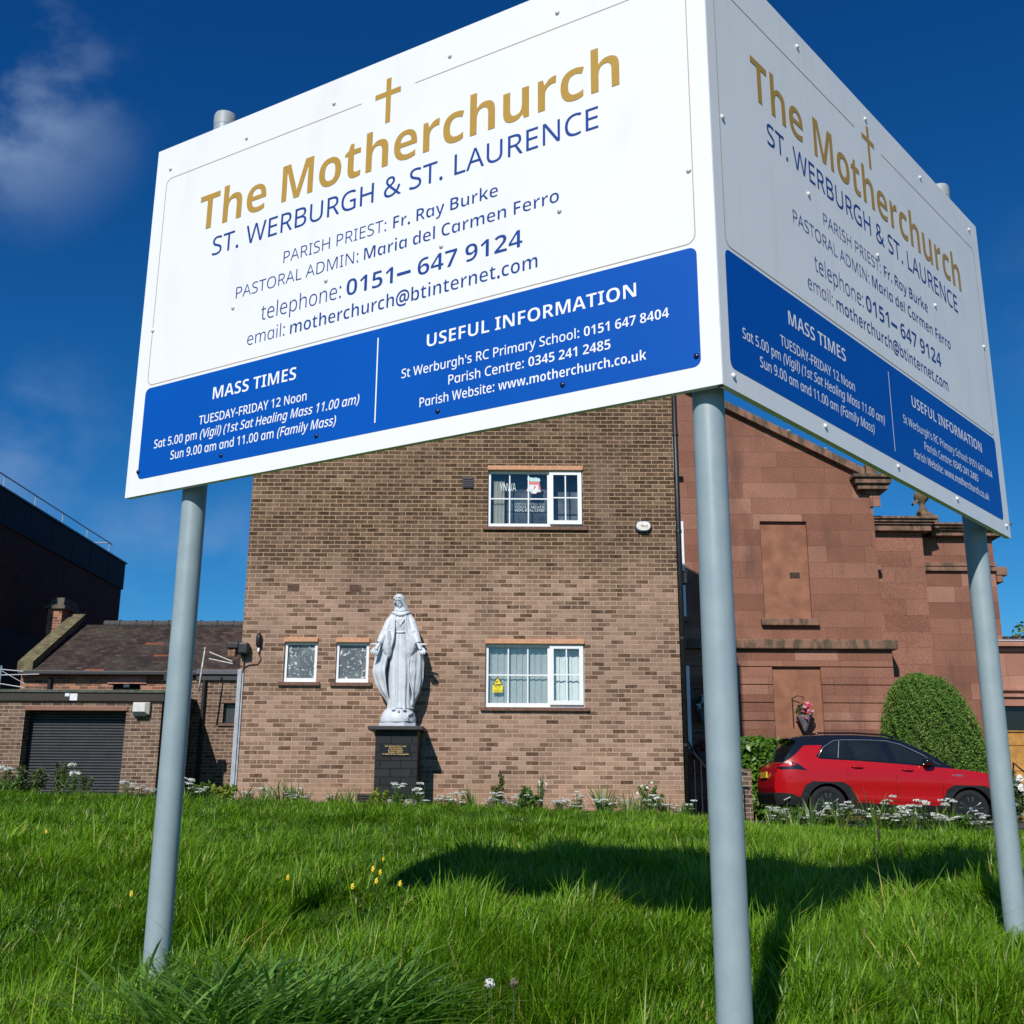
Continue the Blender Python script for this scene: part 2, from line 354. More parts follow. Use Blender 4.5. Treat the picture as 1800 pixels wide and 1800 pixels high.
# ------------------------------------------------------------------ lettering
FONT = {'R': {32:[175,[]],
38:[492,[[187,-7,144,-3,107,9,77,28,54,54,40,86,36,125,39,157,48,185,63,208,84,228,109,248,139,266,99,318,89,337,83,359,81,382,84,413,95,439,114,459,139,475,169,484,204,487,237,484,266,475,289,460,306,439,317,414,320,383,317,357,308,333,293,312,273,293,250,275,224,258,354,133,365,148,374,164,382,181,389,200,396,219,401,240,461,240,453,212,444,185,434,160,422,136,408,115,392,95,490,0,410,0,352,56,330,39,307,24,281,11,254,1,222,-5],[188,293,212,308,231,322,245,336,254,350,260,366,262,383,260,399,255,412,246,423,234,432,219,437,202,439,185,437,169,432,156,424,146,413,140,399,138,383,140,367,144,352,151,338,161,324,173,309],[189,46,216,47,241,52,263,60,282,70,299,81,314,93,175,229,152,215,133,200,118,185,106,169,100,150,97,127,100,104,108,84,122,68,141,56,163,48]]],
39:[151,[[57,306,44,480,107,480,94,306]]],
40:[201,[[126,-106,95,-65,70,-20,51,28,37,79,30,131,27,184,30,238,37,291,51,342,70,391,95,437,126,480,181,480,153,436,129,390,110,340,97,289,89,238,87,185,89,133,97,82,110,32,129,-17,152,-63,181,-106]]],
41:[201,[[21,-106,49,-63,73,-17,91,32,104,82,112,133,115,185,112,238,104,289,91,340,73,390,49,436,20,480,76,480,107,437,132,391,151,342,164,291,172,238,175,184,172,131,164,79,151,28,132,-20,107,-65,76,-106]]],
45:[216,[[27,154,27,206,189,206,189,154]]],
46:[180,[[89,-9,79,-8,69,-5,60,1,54,10,50,22,48,36,50,51,54,63,60,71,69,77,79,80,89,81,100,80,110,77,119,71,126,63,130,51,132,36,130,22,126,10,119,1,110,-5,100,-8]]],
48:[384,[[191,-7,142,1,102,22,72,59,50,108,37,169,33,240,35,290,40,334,49,373,61,407,78,435,99,458,125,474,156,484,191,487,241,480,281,458,312,422,334,373,347,313,351,240,349,191,344,147,335,108,322,74,305,45,284,23,258,6,227,-3],[191,44,224,49,249,65,268,92,281,130,289,180,291,240,289,300,281,349,268,388,249,415,224,431,191,437,159,431,133,415,115,388,102,349,95,300,92,240,95,180,102,131,115,93,133,65,159,49]]],
49:[384,[[181,0,181,335,181,381,183,418,164,400,142,381,91,339,60,379,189,480,238,480,238,0]]],
50:[384,[[32,0,32,49,158,176,219,240,234,259,247,278,257,296,264,315,268,334,269,355,267,380,259,400,246,415,229,427,208,434,185,436,162,435,142,430,123,424,105,415,87,403,69,390,38,430,57,445,79,458,102,470,128,479,155,484,185,486,226,482,262,471,291,452,312,427,325,396,330,359,328,334,323,311,314,288,303,267,288,245,271,224,207,155,107,56,107,54,349,54,349,0]]],
51:[384,[[162,-7,137,-6,114,-4,92,-1,71,4,50,11,30,19,30,75,51,65,73,58,95,51,118,47,141,44,163,43,202,46,233,54,256,68,271,87,281,110,284,138,280,165,268,186,249,202,222,213,189,220,150,222,103,222,103,273,150,273,187,275,217,284,240,298,257,316,267,338,271,363,268,385,260,403,247,417,230,428,208,434,183,437,159,435,136,431,117,425,99,417,80,407,62,396,33,437,51,449,72,461,96,471,123,480,152,485,183,486,229,483,266,471,294,453,315,428,327,400,331,367,328,337,319,312,304,290,284,274,260,261,232,253,232,250,267,243,296,231,318,214,333,192,343,166,346,136,344,110,337,85,326,62,311,42,291,25,266,11,237,1,202,-5]]],
52:[384,[[244,0,244,109,14,109,14,159,240,482,301,482,301,162,371,162,371,109,301,109,301,0],[72,162,244,162,244,313,245,372,247,419,244,419,231,392,216,367]]],
53:[384,[[167,-7,142,-6,119,-4,97,0,76,5,58,12,42,19,42,75,60,66,79,58,101,52,124,47,146,45,167,44,200,46,229,55,253,69,271,89,282,115,285,147,282,176,273,200,257,219,234,233,203,242,165,244,122,241,83,234,54,253,72,480,312,480,312,426,122,426,111,287,142,291,185,294,231,290,270,278,302,257,326,229,341,195,346,153,341,107,325,68,299,36,263,12,219,-2]]],
54:[384,[[200,-7,171,-4,143,3,118,16,95,34,75,57,59,86,47,120,39,160,37,205,38,239,41,273,46,307,54,339,65,369,79,397,97,423,119,444,146,462,177,475,214,484,257,486,288,485,316,480,316,430,288,436,258,438,229,436,203,431,181,422,162,411,145,397,132,380,121,361,113,341,106,318,101,295,98,270,96,244,100,244,112,259,126,272,143,284,163,293,187,298,214,300,253,296,286,283,314,262,336,233,348,197,353,154,348,108,334,69,311,36,281,12,244,-2],[199,43,226,46,249,55,268,70,283,92,291,120,294,154,292,183,284,207,271,227,253,242,230,251,201,254,181,252,163,248,146,241,132,231,120,220,110,208,103,194,98,180,97,166,98,147,102,128,108,108,117,91,128,75,142,61,159,51,178,45]]],
55:[384,[[91,0,288,426,30,426,30,480,351,480,351,434,156,0]]],
56:[384,[[193,-7,146,-3,106,8,75,27,51,53,38,85,33,122,34,143,39,162,47,179,57,195,69,209,83,221,99,232,115,242,132,251,110,265,90,281,73,299,59,320,51,344,48,372,50,395,57,416,67,434,81,450,98,463,118,473,141,480,165,485,191,486,231,483,265,473,295,457,317,434,331,406,335,371,334,353,330,336,323,321,313,307,302,295,289,283,275,273,260,263,244,254,263,244,281,233,298,222,313,209,325,196,336,181,344,164,349,145,351,124,346,87,332,55,308,29,276,9,238,-3],[194,277,216,287,236,299,253,312,266,328,274,347,277,369,274,390,266,407,253,421,236,431,215,437,191,439,168,437,147,431,130,421,117,407,109,390,106,369,107,354,111,340,118,328,127,317,137,308,150,299],[192,40,222,43,247,51,267,63,281,80,290,100,293,124,290,146,281,165,265,182,245,196,221,210,192,222,181,226,154,213,132,199,114,183,101,165,93,145,91,122,93,100,102,80,116,63,135,51,161,43]]],
57:[384,[[129,-7,98,-5,69,0,69,50,87,46,106,43,128,42,157,43,183,49,205,57,224,69,240,83,254,99,265,118,274,138,280,161,285,185,288,209,289,235,285,235,274,221,260,207,243,196,222,187,199,181,171,179,133,184,99,196,72,217,50,246,38,282,34,324,36,356,42,385,53,411,67,433,85,452,106,467,130,478,157,484,187,486,216,484,244,476,269,463,292,445,312,422,328,393,340,359,347,320,349,275,348,240,345,206,340,173,332,141,322,110,307,82,289,57,267,35,240,17,208,4,171,-4],[184,226,205,227,223,231,240,239,254,248,266,259,276,272,284,286,288,299,289,314,288,333,284,352,278,371,269,388,258,404,244,418,227,428,208,434,187,437,161,433,138,424,119,409,104,387,95,359,92,325,95,296,102,272,115,252,132,237,155,229]]],
58:[180,[[89,278,79,279,69,283,60,289,54,297,50,309,48,324,50,339,54,351,60,359,69,365,79,368,89,369,100,368,110,365,119,359,126,351,130,339,132,324,130,309,126,297,119,289,110,283,100,279],[89,-9,79,-8,69,-5,60,1,54,10,50,22,48,36,50,51,54,63,60,71,69,77,79,80,89,81,100,80,110,77,119,71,126,63,130,51,132,36,130,22,126,10,119,1,110,-5,100,-8]]],
64:[604,[[291,-60,241,-56,195,-47,155,-30,120,-8,92,21,69,55,52,94,42,139,39,188,41,229,48,267,58,304,73,338,92,369,115,397,141,421,171,441,204,458,241,470,281,477,324,480,369,476,410,467,448,451,482,429,510,401,534,368,551,330,561,287,565,240,564,219,562,199,558,179,552,160,545,142,536,126,525,111,513,98,500,88,484,80,467,75,449,73,429,75,413,81,400,91,390,103,382,117,378,132,375,132,365,116,354,102,339,90,322,81,302,75,280,73,249,77,222,88,201,107,186,133,176,163,173,198,175,227,181,253,191,276,204,297,220,315,240,330,263,341,288,347,316,349,335,349,355,347,374,344,418,333,412,197,411,180,411,173,412,152,417,136,423,126,432,120,442,116,453,115,466,117,478,122,488,132,497,145,504,160,510,178,514,197,517,218,518,240,515,280,507,315,493,346,474,373,451,395,423,412,393,425,360,433,324,435,275,432,232,421,194,404,162,380,135,351,115,317,99,278,90,236,87,190,93,129,111,78,140,38,180,8,230,-10,291,-15,318,-14,344,-11,369,-6,435,13,435,-32,415,-40,394,-46,370,-52,346,-56,319,-59],[289,115,312,118,330,127,343,143,353,164,359,188,362,216,366,300,344,305,316,307,296,305,278,300,263,291,251,279,241,265,234,249,230,232,227,215,226,197,228,171,233,150,243,134,256,123,271,117]]],
65:[429,[[0,0,187,482,242,482,428,0,366,0,308,148,118,148,61,0],[138,202,290,202,236,347,230,367,221,396,214,419,203,378,193,347]]],
66:[437,[[65,0,65,480,202,480,257,477,303,468,338,453,364,431,379,400,384,361,382,334,374,311,361,290,343,274,320,262,293,255,293,251,312,247,331,241,348,234,363,224,376,212,386,197,394,180,399,160,400,136,395,96,380,63,356,36,322,16,282,4,234,0],[126,275,214,275,251,278,279,284,299,295,312,310,319,330,322,354,319,378,309,397,294,411,272,420,242,426,205,428,126,428],[126,51,222,51,261,54,290,62,311,76,325,94,333,116,336,141,333,165,324,185,310,202,288,215,257,222,218,225,126,225]]],
67:[424,[[261,-7,215,-3,174,7,139,24,109,46,85,75,65,109,52,149,44,192,41,240,44,287,53,330,67,368,88,403,114,431,146,455,183,472,225,483,271,486,320,483,364,474,404,458,379,407,330,425,311,430,292,432,271,433,223,427,182,410,149,381,124,343,110,296,105,240,109,184,123,137,146,98,178,69,219,52,270,46,291,47,311,49,330,52,385,65,385,13,367,7,348,2,329,-2,309,-5,286,-6]]],
68:[490,[[65,0,65,480,213,480,259,477,301,468,338,453,371,432,398,406,420,374,436,336,446,293,449,244,442,170,420,109,383,61,333,27,272,7,199,0],[126,52,191,52,261,59,315,82,354,120,378,174,385,242,380,301,364,348,338,383,302,408,258,423,204,428,126,428]]],
69:[373,[[65,0,65,480,333,480,333,426,126,426,126,277,321,277,321,224,126,224,126,53,333,53,333,0]]],
70:[349,[[65,0,65,480,333,480,333,426,126,426,126,257,320,257,320,203,126,203,126,0]]],
71:[489,[[271,-7,224,-3,182,7,145,23,114,46,88,74,67,108,53,148,44,191,41,240,44,288,54,331,71,370,93,404,121,433,155,456,195,473,240,483,289,486,316,485,341,483,366,479,389,473,411,466,433,458,410,406,392,413,373,419,352,425,331,430,309,432,286,433,233,427,188,410,152,381,125,343,109,296,104,240,106,203,112,169,123,139,137,112,157,89,181,70,210,57,245,48,285,46,338,49,379,57,379,199,273,199,273,253,439,253,439,18,413,10,387,4,361,-1,333,-4,303,-6]]],
72:[498,[[65,0,65,480,126,480,126,277,371,277,371,480,432,480,432,0,371,0,371,224,126,224,126,0]]],
73:[228,[[27,0,27,35,83,48,83,431,27,445,27,480,200,480,200,445,144,431,144,48,200,35,200,0]]],
75:[416,[[65,0,65,480,126,480,126,243,167,289,208,334,338,480,408,480,218,271,416,0,345,0,175,229,126,186,126,0]]],
76:[352,[[65,0,65,480,126,480,126,54,335,54,335,0]]],
77:[609,[[65,0,65,480,154,480,302,87,305,87,455,480,544,480,544,0,484,0,484,295,486,364,489,420,486,420,326,0,277,0,119,420,116,420,120,364,121,291,121,0]]],
78:[510,[[65,0,65,480,135,480,391,83,394,83,392,115,390,162,389,209,389,480,445,480,445,0,375,0,118,398,116,398,119,340,121,268,121,0]]],
79:[525,[[263,-7,216,-3,174,7,139,24,109,48,84,76,65,111,52,150,44,193,41,241,44,288,52,331,65,370,84,404,109,433,139,456,174,473,216,483,263,487,309,484,349,473,384,456,414,433,439,405,458,370,472,331,481,288,484,240,481,193,472,150,458,110,439,76,414,47,384,24,349,7,308,-3],[263,46,312,51,352,69,382,98,403,137,416,184,420,240,416,297,403,344,382,382,352,411,313,428,263,434,214,428,174,411,143,382,122,344,109,297,105,240,109,184,122,137,143,98,173,69,213,51]]],
80:[406,[[65,0,65,480,192,480,249,475,295,463,329,443,353,415,367,380,372,338,370,313,364,288,354,264,340,243,320,224,294,208,263,196,225,189,181,187,126,187,126,0],[126,238,174,238,216,241,250,248,276,261,295,279,306,304,310,336,306,364,296,387,280,405,257,418,225,425,187,428,126,428]]],
82:[418,[[65,0,65,480,197,480,252,476,296,464,329,446,353,419,367,385,372,343,370,319,366,298,358,279,348,264,336,250,322,239,307,229,292,221,276,215,408,0,337,0,221,198,126,198,126,0],[126,249,197,249,233,252,261,259,283,272,298,290,307,313,310,340,306,369,297,391,281,407,259,418,230,425,194,427,126,427]]],
83:[369,[[166,-7,140,-6,115,-4,91,-1,70,4,51,9,34,16,34,74,52,67,72,60,94,54,119,50,143,47,169,46,201,48,228,55,249,66,265,82,274,101,277,123,276,138,272,151,267,163,258,173,247,183,232,192,214,202,191,211,164,222,126,238,96,256,72,276,54,300,44,329,40,364,42,388,49,410,60,429,74,446,92,460,114,471,138,480,165,485,193,486,219,485,243,483,266,479,287,473,307,467,326,459,307,408,290,414,272,420,253,426,233,430,213,432,192,433,165,431,142,425,124,414,112,400,104,383,101,363,103,348,106,335,111,323,120,313,131,303,144,294,161,285,182,276,206,267,233,256,257,245,278,233,296,221,310,207,322,191,330,173,335,152,337,128,332,89,317,56,291,29,256,9,215,-3]]],
84:[373,[[156,0,156,426,7,426,7,480,366,480,366,426,217,426,217,0]]],
85:[491,[[243,-7,188,-1,143,15,107,42,81,78,66,121,60,171,60,480,121,480,121,169,124,133,135,102,152,78,176,60,208,49,246,46,286,50,317,61,341,80,357,106,367,135,370,169,370,480,430,480,430,169,428,137,421,107,410,80,394,55,373,34,348,16,318,4,283,-4]]],
86:[403,[[171,0,0,480,63,480,171,172,189,117,201,67,214,117,232,173,339,480,403,480,232,0]]],
87:[625,[[135,0,8,480,71,480,146,187,160,127,169,73,179,130,194,190,279,480,341,480,429,188,445,127,455,73,465,127,479,187,553,480,616,480,488,0,427,0,334,314,323,353,314,388,310,409,303,372,287,312,196,0]]],
89:[380,[[160,0,160,183,0,480,66,480,190,244,315,480,380,480,220,186,220,0]]],
97:[413,[[185,-7,143,-2,107,14,77,40,55,76,41,123,37,179,41,236,55,283,78,319,108,346,144,360,185,360,211,360,234,360,254,351,270,340,285,328,297,314,301,314,299,339,297,360,297,360,356,360,356,0,308,0,300,48,297,48,285,34,271,21,254,9,234,0,211,-5],[194,42,228,46,255,56,274,74,287,98,295,129,298,168,298,179,295,220,288,254,275,282,256,302,229,314,193,318,164,313,140,301,122,280,109,252,101,218,98,178,101,138,109,105,122,78,141,58,165,46]]],
98:[413,[[228,-7,201,-5,178,0,158,9,142,20,128,32,116,46,111,46,99,0,57,0,57,510,116,510,116,386,115,344,113,312,116,312,128,327,142,339,158,351,178,359,201,364,228,366,269,361,305,345,335,319,358,283,372,237,376,180,372,123,358,77,335,40,305,14,269,-1],[219,42,248,46,273,58,291,78,304,105,312,139,315,181,311,230,299,268,280,295,253,312,218,317,183,313,157,302,138,284,126,258,119,224,116,182,116,179,119,138,126,105,138,78,157,58,184,46]]],
99:[322,[[201,-7,171,-5,143,2,117,13,93,28,74,48,58,73,46,103,39,138,37,178,39,220,47,256,59,286,76,311,96,332,119,347,146,358,174,365,206,367,224,366,241,364,259,361,275,357,288,352,300,347,282,298,244,310,230,313,217,314,204,315,166,310,136,293,115,266,102,228,98,179,101,139,110,105,124,79,144,60,170,48,201,44,220,45,237,47,253,50,294,65,294,13,282,7,268,2,254,-2,239,-4,221,-6]]],
100:[413,[[185,-7,143,-2,107,14,77,40,55,76,41,123,37,179,41,236,55,283,78,319,108,346,144,361,185,367,211,365,234,360,254,351,270,340,285,328,297,314,301,314,299,339,297,367,297,510,356,510,356,0,308,0,300,48,297,48,285,34,271,21,254,9,234,0,211,-5],[194,42,228,46,255,56,274,74,287,98,295,129,298,168,298,179,295,220,288,254,275,282,256,302,229,314,193,318,164,313,140,301,122,280,109,252,101,218,98,178,101,138,109,105,122,78,141,58,165,46]]],
101:[379,[[210,-7,177,-4,147,3,120,14,96,30,75,51,59,76,47,106,39,140,37,177,39,215,46,249,57,279,72,305,90,326,112,344,138,357,166,364,196,367,226,364,252,358,276,347,296,331,313,312,327,290,337,264,343,235,345,204,345,169,98,169,102,131,113,100,129,76,152,58,180,47,213,44,235,44,255,46,274,50,292,55,310,61,328,69,328,17,310,9,292,4,274,-1,255,-4,234,-6],[99,216,283,216,280,244,273,269,262,290,245,306,223,315,195,318,169,315,147,306,129,291,114,271,105,245]]],
102:[231,[[73,0,73,314,10,314,10,342,73,362,73,383,77,425,87,458,104,483,127,500,156,510,190,514,229,510,260,502,244,455,220,462,191,465,173,463,158,457,147,446,139,430,134,409,132,383,132,360,223,360,223,314,132,314,132,0]]],
103:[413,[[195,-161,145,-159,102,-151,65,-138,65,-84,103,-100,148,-109,198,-112,227,-109,251,-100,271,-85,286,-65,295,-40,298,-11,298,3,298,27,300,48,297,48,268,17,231,-1,185,-7,142,-1,106,15,76,42,54,79,41,125,37,179,41,233,54,278,76,316,106,344,142,361,185,367,208,365,229,361,249,353,267,343,283,329,298,312,301,312,309,360,356,360,356,-6,352,-53,338,-92,317,-122,286,-144,245,-157],[194,42,227,45,253,55,273,71,287,94,295,126,298,165,298,179,295,224,287,259,273,285,252,303,226,313,193,317,165,313,142,301,123,281,109,254,101,220,98,179,101,138,109,104,123,77,141,57,165,46]]],
104:[415,[[57,0,57,510,116,510,116,361,113,310,117,310,130,327,146,341,164,352,185,360,206,364,229,366,269,363,302,352,328,335,346,310,357,276,361,234,361,0,302,0,302,230,299,262,289,286,273,303,251,314,222,317,186,313,158,302,139,283,126,257,119,225,116,186,116,0]]],
105:[173,[[87,420,78,421,70,424,62,429,57,436,54,446,52,457,54,469,57,479,62,486,70,491,78,494,87,495,96,494,104,491,111,486,117,479,120,469,122,457,120,446,117,436,111,429,104,424,96,421],[57,0,57,360,116,360,116,0]]],
107:[359,[[57,0,57,510,116,510,116,244,115,216,113,185,116,185,128,201,144,221,158,238,273,360,343,360,197,206,353,0,281,0,156,168,116,132,116,0]]],
108:[173,[[57,0,57,510,116,510,116,0]]],
109:[628,[[57,0,57,360,105,360,113,311,117,311,129,328,144,342,162,353,182,361,202,365,223,367,273,360,310,340,333,306,336,306,350,325,366,340,386,352,407,360,429,365,452,367,489,363,520,353,543,335,560,310,570,277,574,234,574,0,515,0,515,232,512,262,503,286,489,303,468,314,442,317,410,314,385,304,367,287,355,264,347,234,345,199,345,0,286,0,286,232,283,262,274,286,260,303,239,314,212,317,180,313,155,302,137,283,125,258,118,226,116,187,116,0]]],
110:[415,[[57,0,57,360,105,360,113,311,117,311,130,328,146,342,165,353,186,361,208,365,230,367,270,363,302,353,328,335,346,310,357,277,361,234,361,0,302,0,302,230,299,262,289,286,273,303,251,314,222,317,186,313,158,302,139,283,126,258,119,226,116,187,116,0]]],
111:[406,[[202,-7,172,-4,143,3,117,15,94,32,75,53,58,79,46,109,39,143,37,181,42,236,57,282,82,318,116,345,156,361,204,367,236,364,264,357,290,345,314,328,333,307,349,282,361,252,368,218,370,181,365,126,350,79,325,42,291,15,250,-1],[203,42,237,46,263,59,283,80,298,107,306,141,309,181,306,220,298,253,283,281,263,301,236,313,203,317,169,313,143,301,123,281,109,253,101,220,98,181,101,141,109,107,123,80,143,59,170,46]]],
112:[413,[[57,-161,57,360,105,360,113,311,116,311,128,326,142,339,158,351,178,360,201,365,228,367,270,362,305,346,335,320,358,284,372,238,376,181,372,124,358,78,335,41,305,14,269,-1,228,-7,202,-5,179,0,159,9,142,20,128,32,116,46,112,46,115,17,116,-13,116,-161],[219,42,240,44,258,50,273,60,286,74,296,90,305,110,310,132,314,155,315,181,312,220,304,253,291,280,272,301,248,313,218,317,185,314,159,303,140,286,127,262,119,231,116,192,116,181,119,140,126,106,138,78,157,58,184,46]]],
114:[277,[[57,0,57,360,105,360,112,294,115,294,128,313,143,330,160,345,179,357,201,364,225,367,247,366,267,363,260,308,241,312,221,313,203,311,186,306,169,298,154,286,141,272,131,256,123,236,118,215,116,192,116,0]]],
115:[322,[[148,-7,124,-6,102,-4,83,-1,66,4,50,9,35,16,35,70,50,63,68,56,87,50,107,45,128,42,149,41,176,43,198,47,214,55,225,66,232,79,234,94,234,103,231,111,227,118,221,125,212,133,200,140,146,164,86,191,71,200,58,211,48,223,40,237,36,253,34,271,38,299,51,323,72,342,99,356,132,364,169,367,191,366,211,364,231,360,249,355,267,350,284,343,264,296,216,312,200,315,183,318,165,318,143,317,124,313,110,307,99,298,93,287,91,275,92,265,95,257,99,249,107,243,116,236,129,229,183,206,205,198,225,189,242,180,257,170,269,159,279,147,286,133,290,118,291,99,287,67,274,41,253,20,224,5,189,-4]]],
116:[242,[[167,-7,149,-6,132,-2,115,3,100,11,87,22,77,37,68,55,63,78,62,105,62,314,11,314,11,343,62,366,86,443,121,443,121,360,225,360,225,314,121,314,121,106,123,86,128,70,137,57,148,49,162,43,177,42,205,44,228,49,228,4,201,-4]]],
117:[415,[[184,-7,144,-3,111,7,86,25,68,49,57,83,53,124,53,360,113,360,113,128,116,97,126,73,142,56,164,46,193,42,229,46,256,57,276,76,289,102,296,134,299,173,299,360,358,360,358,0,310,0,301,48,298,48,285,31,269,17,250,6,229,-1,207,-5]]],
118:[341,[[136,0,0,360,63,360,140,148,151,115,162,80,169,52,171,52,179,81,190,116,201,148,278,360,341,360,204,0]]],
119:[528,[[106,1,7,361,69,361,118,169,132,110,142,61,144,61,151,89,159,125,169,158,232,361,297,361,359,158,373,108,383,62,385,62,395,108,410,169,460,361,520,361,420,1,351,1,289,203,274,258,265,299,262,299,253,258,238,203,173,1]]],
121:[343,[[56,-161,28,-160,7,-156,7,-109,25,-111,47,-113,66,-111,83,-105,97,-95,108,-82,118,-67,127,-49,146,-1,1,360,64,360,142,155,160,104,172,57,175,57,187,101,206,156,279,360,343,360,187,-50,174,-81,157,-108,139,-131,116,-148,89,-158]]]},
'B': {32:[175,[]],
39:[151,[[57,306,44,480,107,480,94,306]]],
46:[180,[[89,-9,79,-8,69,-5,60,1,54,10,50,22,48,36,50,51,54,63,60,71,69,77,79,80,89,81,100,80,110,77,119,71,126,63,130,51,132,36,130,22,126,10,119,1,110,-5,100,-8]]],
48:[384,[[191,-7,139,1,96,22,64,59,42,108,29,168,24,240,26,289,31,333,40,373,53,407,71,435,93,457,121,474,153,484,191,487,244,480,286,458,318,422,341,373,355,312,359,240,357,191,352,147,343,107,330,74,312,45,290,23,263,6,230,-3],[191,75,214,80,231,93,244,116,252,148,257,189,259,240,257,290,252,331,244,363,231,386,214,400,191,405,169,400,151,386,139,363,131,331,126,290,125,240,126,190,131,149,139,117,151,94,169,80]]],
49:[384,[[176,0,176,277,177,323,179,373,164,358,144,340,89,296,40,357,194,480,277,480,277,0]]],
50:[384,[[27,0,27,71,147,192,206,254,219,271,230,286,238,300,243,314,247,329,248,345,246,362,241,376,232,388,220,395,206,400,189,402,171,400,153,396,136,389,118,379,100,367,81,353,26,418,70,451,86,461,104,469,123,476,145,482,170,485,197,486,227,484,254,479,278,469,299,456,316,441,330,423,340,402,347,380,349,357,347,331,342,307,333,284,321,263,305,241,287,220,215,148,153,90,153,85,362,85,362,0]]],
51:[384,[[164,-7,114,-4,68,5,26,19,26,105,46,96,68,88,90,82,112,77,133,75,153,74,186,76,211,82,229,93,241,107,249,125,251,146,250,158,247,170,241,180,233,188,221,195,206,200,187,204,163,207,136,208,99,208,99,285,136,285,164,286,186,289,204,294,218,300,228,308,235,317,240,327,243,338,244,350,242,366,237,379,228,390,215,398,198,403,175,404,153,403,134,399,116,393,73,369,26,439,46,452,68,463,92,473,119,480,149,485,183,486,229,483,268,473,300,456,324,434,338,406,343,372,340,341,330,315,313,293,292,275,267,262,240,253,240,251,275,244,304,232,327,216,344,195,354,169,357,140,355,113,348,88,337,65,321,44,300,27,274,12,243,2,206,-5]]],
52:[384,[[216,0,216,99,11,99,11,170,222,480,315,480,315,178,373,178,373,99,315,99,315,0],[101,178,216,178,216,259,217,297,219,338,220,363,218,363,205,337,189,311]]],
53:[384,[[162,-7,137,-6,114,-4,91,0,70,5,50,12,33,19,33,107,51,99,71,91,93,85,116,80,137,77,158,76,186,78,209,84,227,94,241,109,249,128,251,152,247,178,236,198,217,213,190,221,155,224,116,221,83,214,42,235,60,480,320,480,320,394,149,394,140,300,165,304,201,306,230,304,256,299,279,289,301,277,319,260,333,240,344,217,351,191,353,161,348,112,332,71,305,38,268,13,220,-2]]],
54:[384,[[199,-7,167,-4,138,3,110,16,86,33,64,57,47,85,34,119,26,158,24,203,24,231,26,258,30,285,35,312,42,337,51,362,62,385,76,406,93,425,113,443,136,457,162,469,192,478,226,483,264,485,297,484,328,480,328,399,301,404,271,406,234,404,203,397,178,387,159,373,143,355,132,334,125,310,119,284,117,256,121,256,131,271,144,284,160,296,178,304,200,310,225,312,264,307,298,294,325,272,346,242,358,205,362,160,357,112,342,71,318,38,285,13,245,-2],[197,75,215,77,231,84,245,95,256,111,262,132,264,158,262,180,257,198,248,214,235,225,219,231,199,234,185,233,172,229,160,224,149,217,141,208,134,199,128,188,125,178,124,167,125,153,128,138,132,124,139,111,147,99,157,89,169,81,182,76]]],
55:[384,[[75,0,255,394,18,394,18,480,362,480,362,416,181,0]]],
56:[384,[[192,-7,142,-3,101,9,67,28,43,53,28,85,24,122,26,153,35,179,50,201,70,220,91,237,116,251,95,265,77,281,61,299,48,320,41,344,38,371,41,395,48,416,60,435,76,450,95,463,117,473,141,480,166,484,192,486,219,484,244,480,268,473,290,463,308,450,324,435,336,416,343,395,345,370,342,343,334,319,321,299,303,282,282,266,259,253,276,244,292,233,308,222,322,209,335,196,346,180,354,163,358,145,360,124,358,99,351,76,339,55,323,37,303,22,280,9,253,0,224,-5],[192,296,207,303,220,312,232,321,242,333,248,346,250,363,248,377,243,389,233,399,221,406,207,410,191,412,176,410,162,406,150,399,141,389,135,377,134,363,136,347,141,334,151,322,163,313,177,304],[191,68,214,70,233,75,247,84,258,96,264,110,266,127,265,139,261,149,255,159,247,168,239,176,229,184,196,204,187,209,168,198,151,187,137,175,126,161,120,145,118,128,120,111,126,97,136,85,150,75,169,70]]],
57:[384,[[120,-7,87,-6,55,-2,55,79,83,75,113,73,150,75,180,81,205,92,225,106,240,124,251,144,259,168,264,194,267,222,263,222,252,207,240,194,225,183,207,174,184,168,156,167,118,171,86,184,58,206,38,236,26,274,21,318,26,367,41,407,65,441,98,465,138,480,185,485,216,482,246,475,273,462,298,445,319,422,336,393,350,359,357,320,360,275,359,247,357,220,354,193,349,167,342,141,333,117,321,93,307,72,290,53,271,35,248,21,221,9,191,0,157,-5],[185,244,199,246,212,249,224,255,234,262,243,270,250,280,255,290,258,300,259,311,258,326,256,340,251,355,245,368,237,380,227,390,215,398,202,402,187,404,168,401,152,395,138,383,128,367,122,346,120,320,121,298,127,280,136,265,148,253,165,247]]],
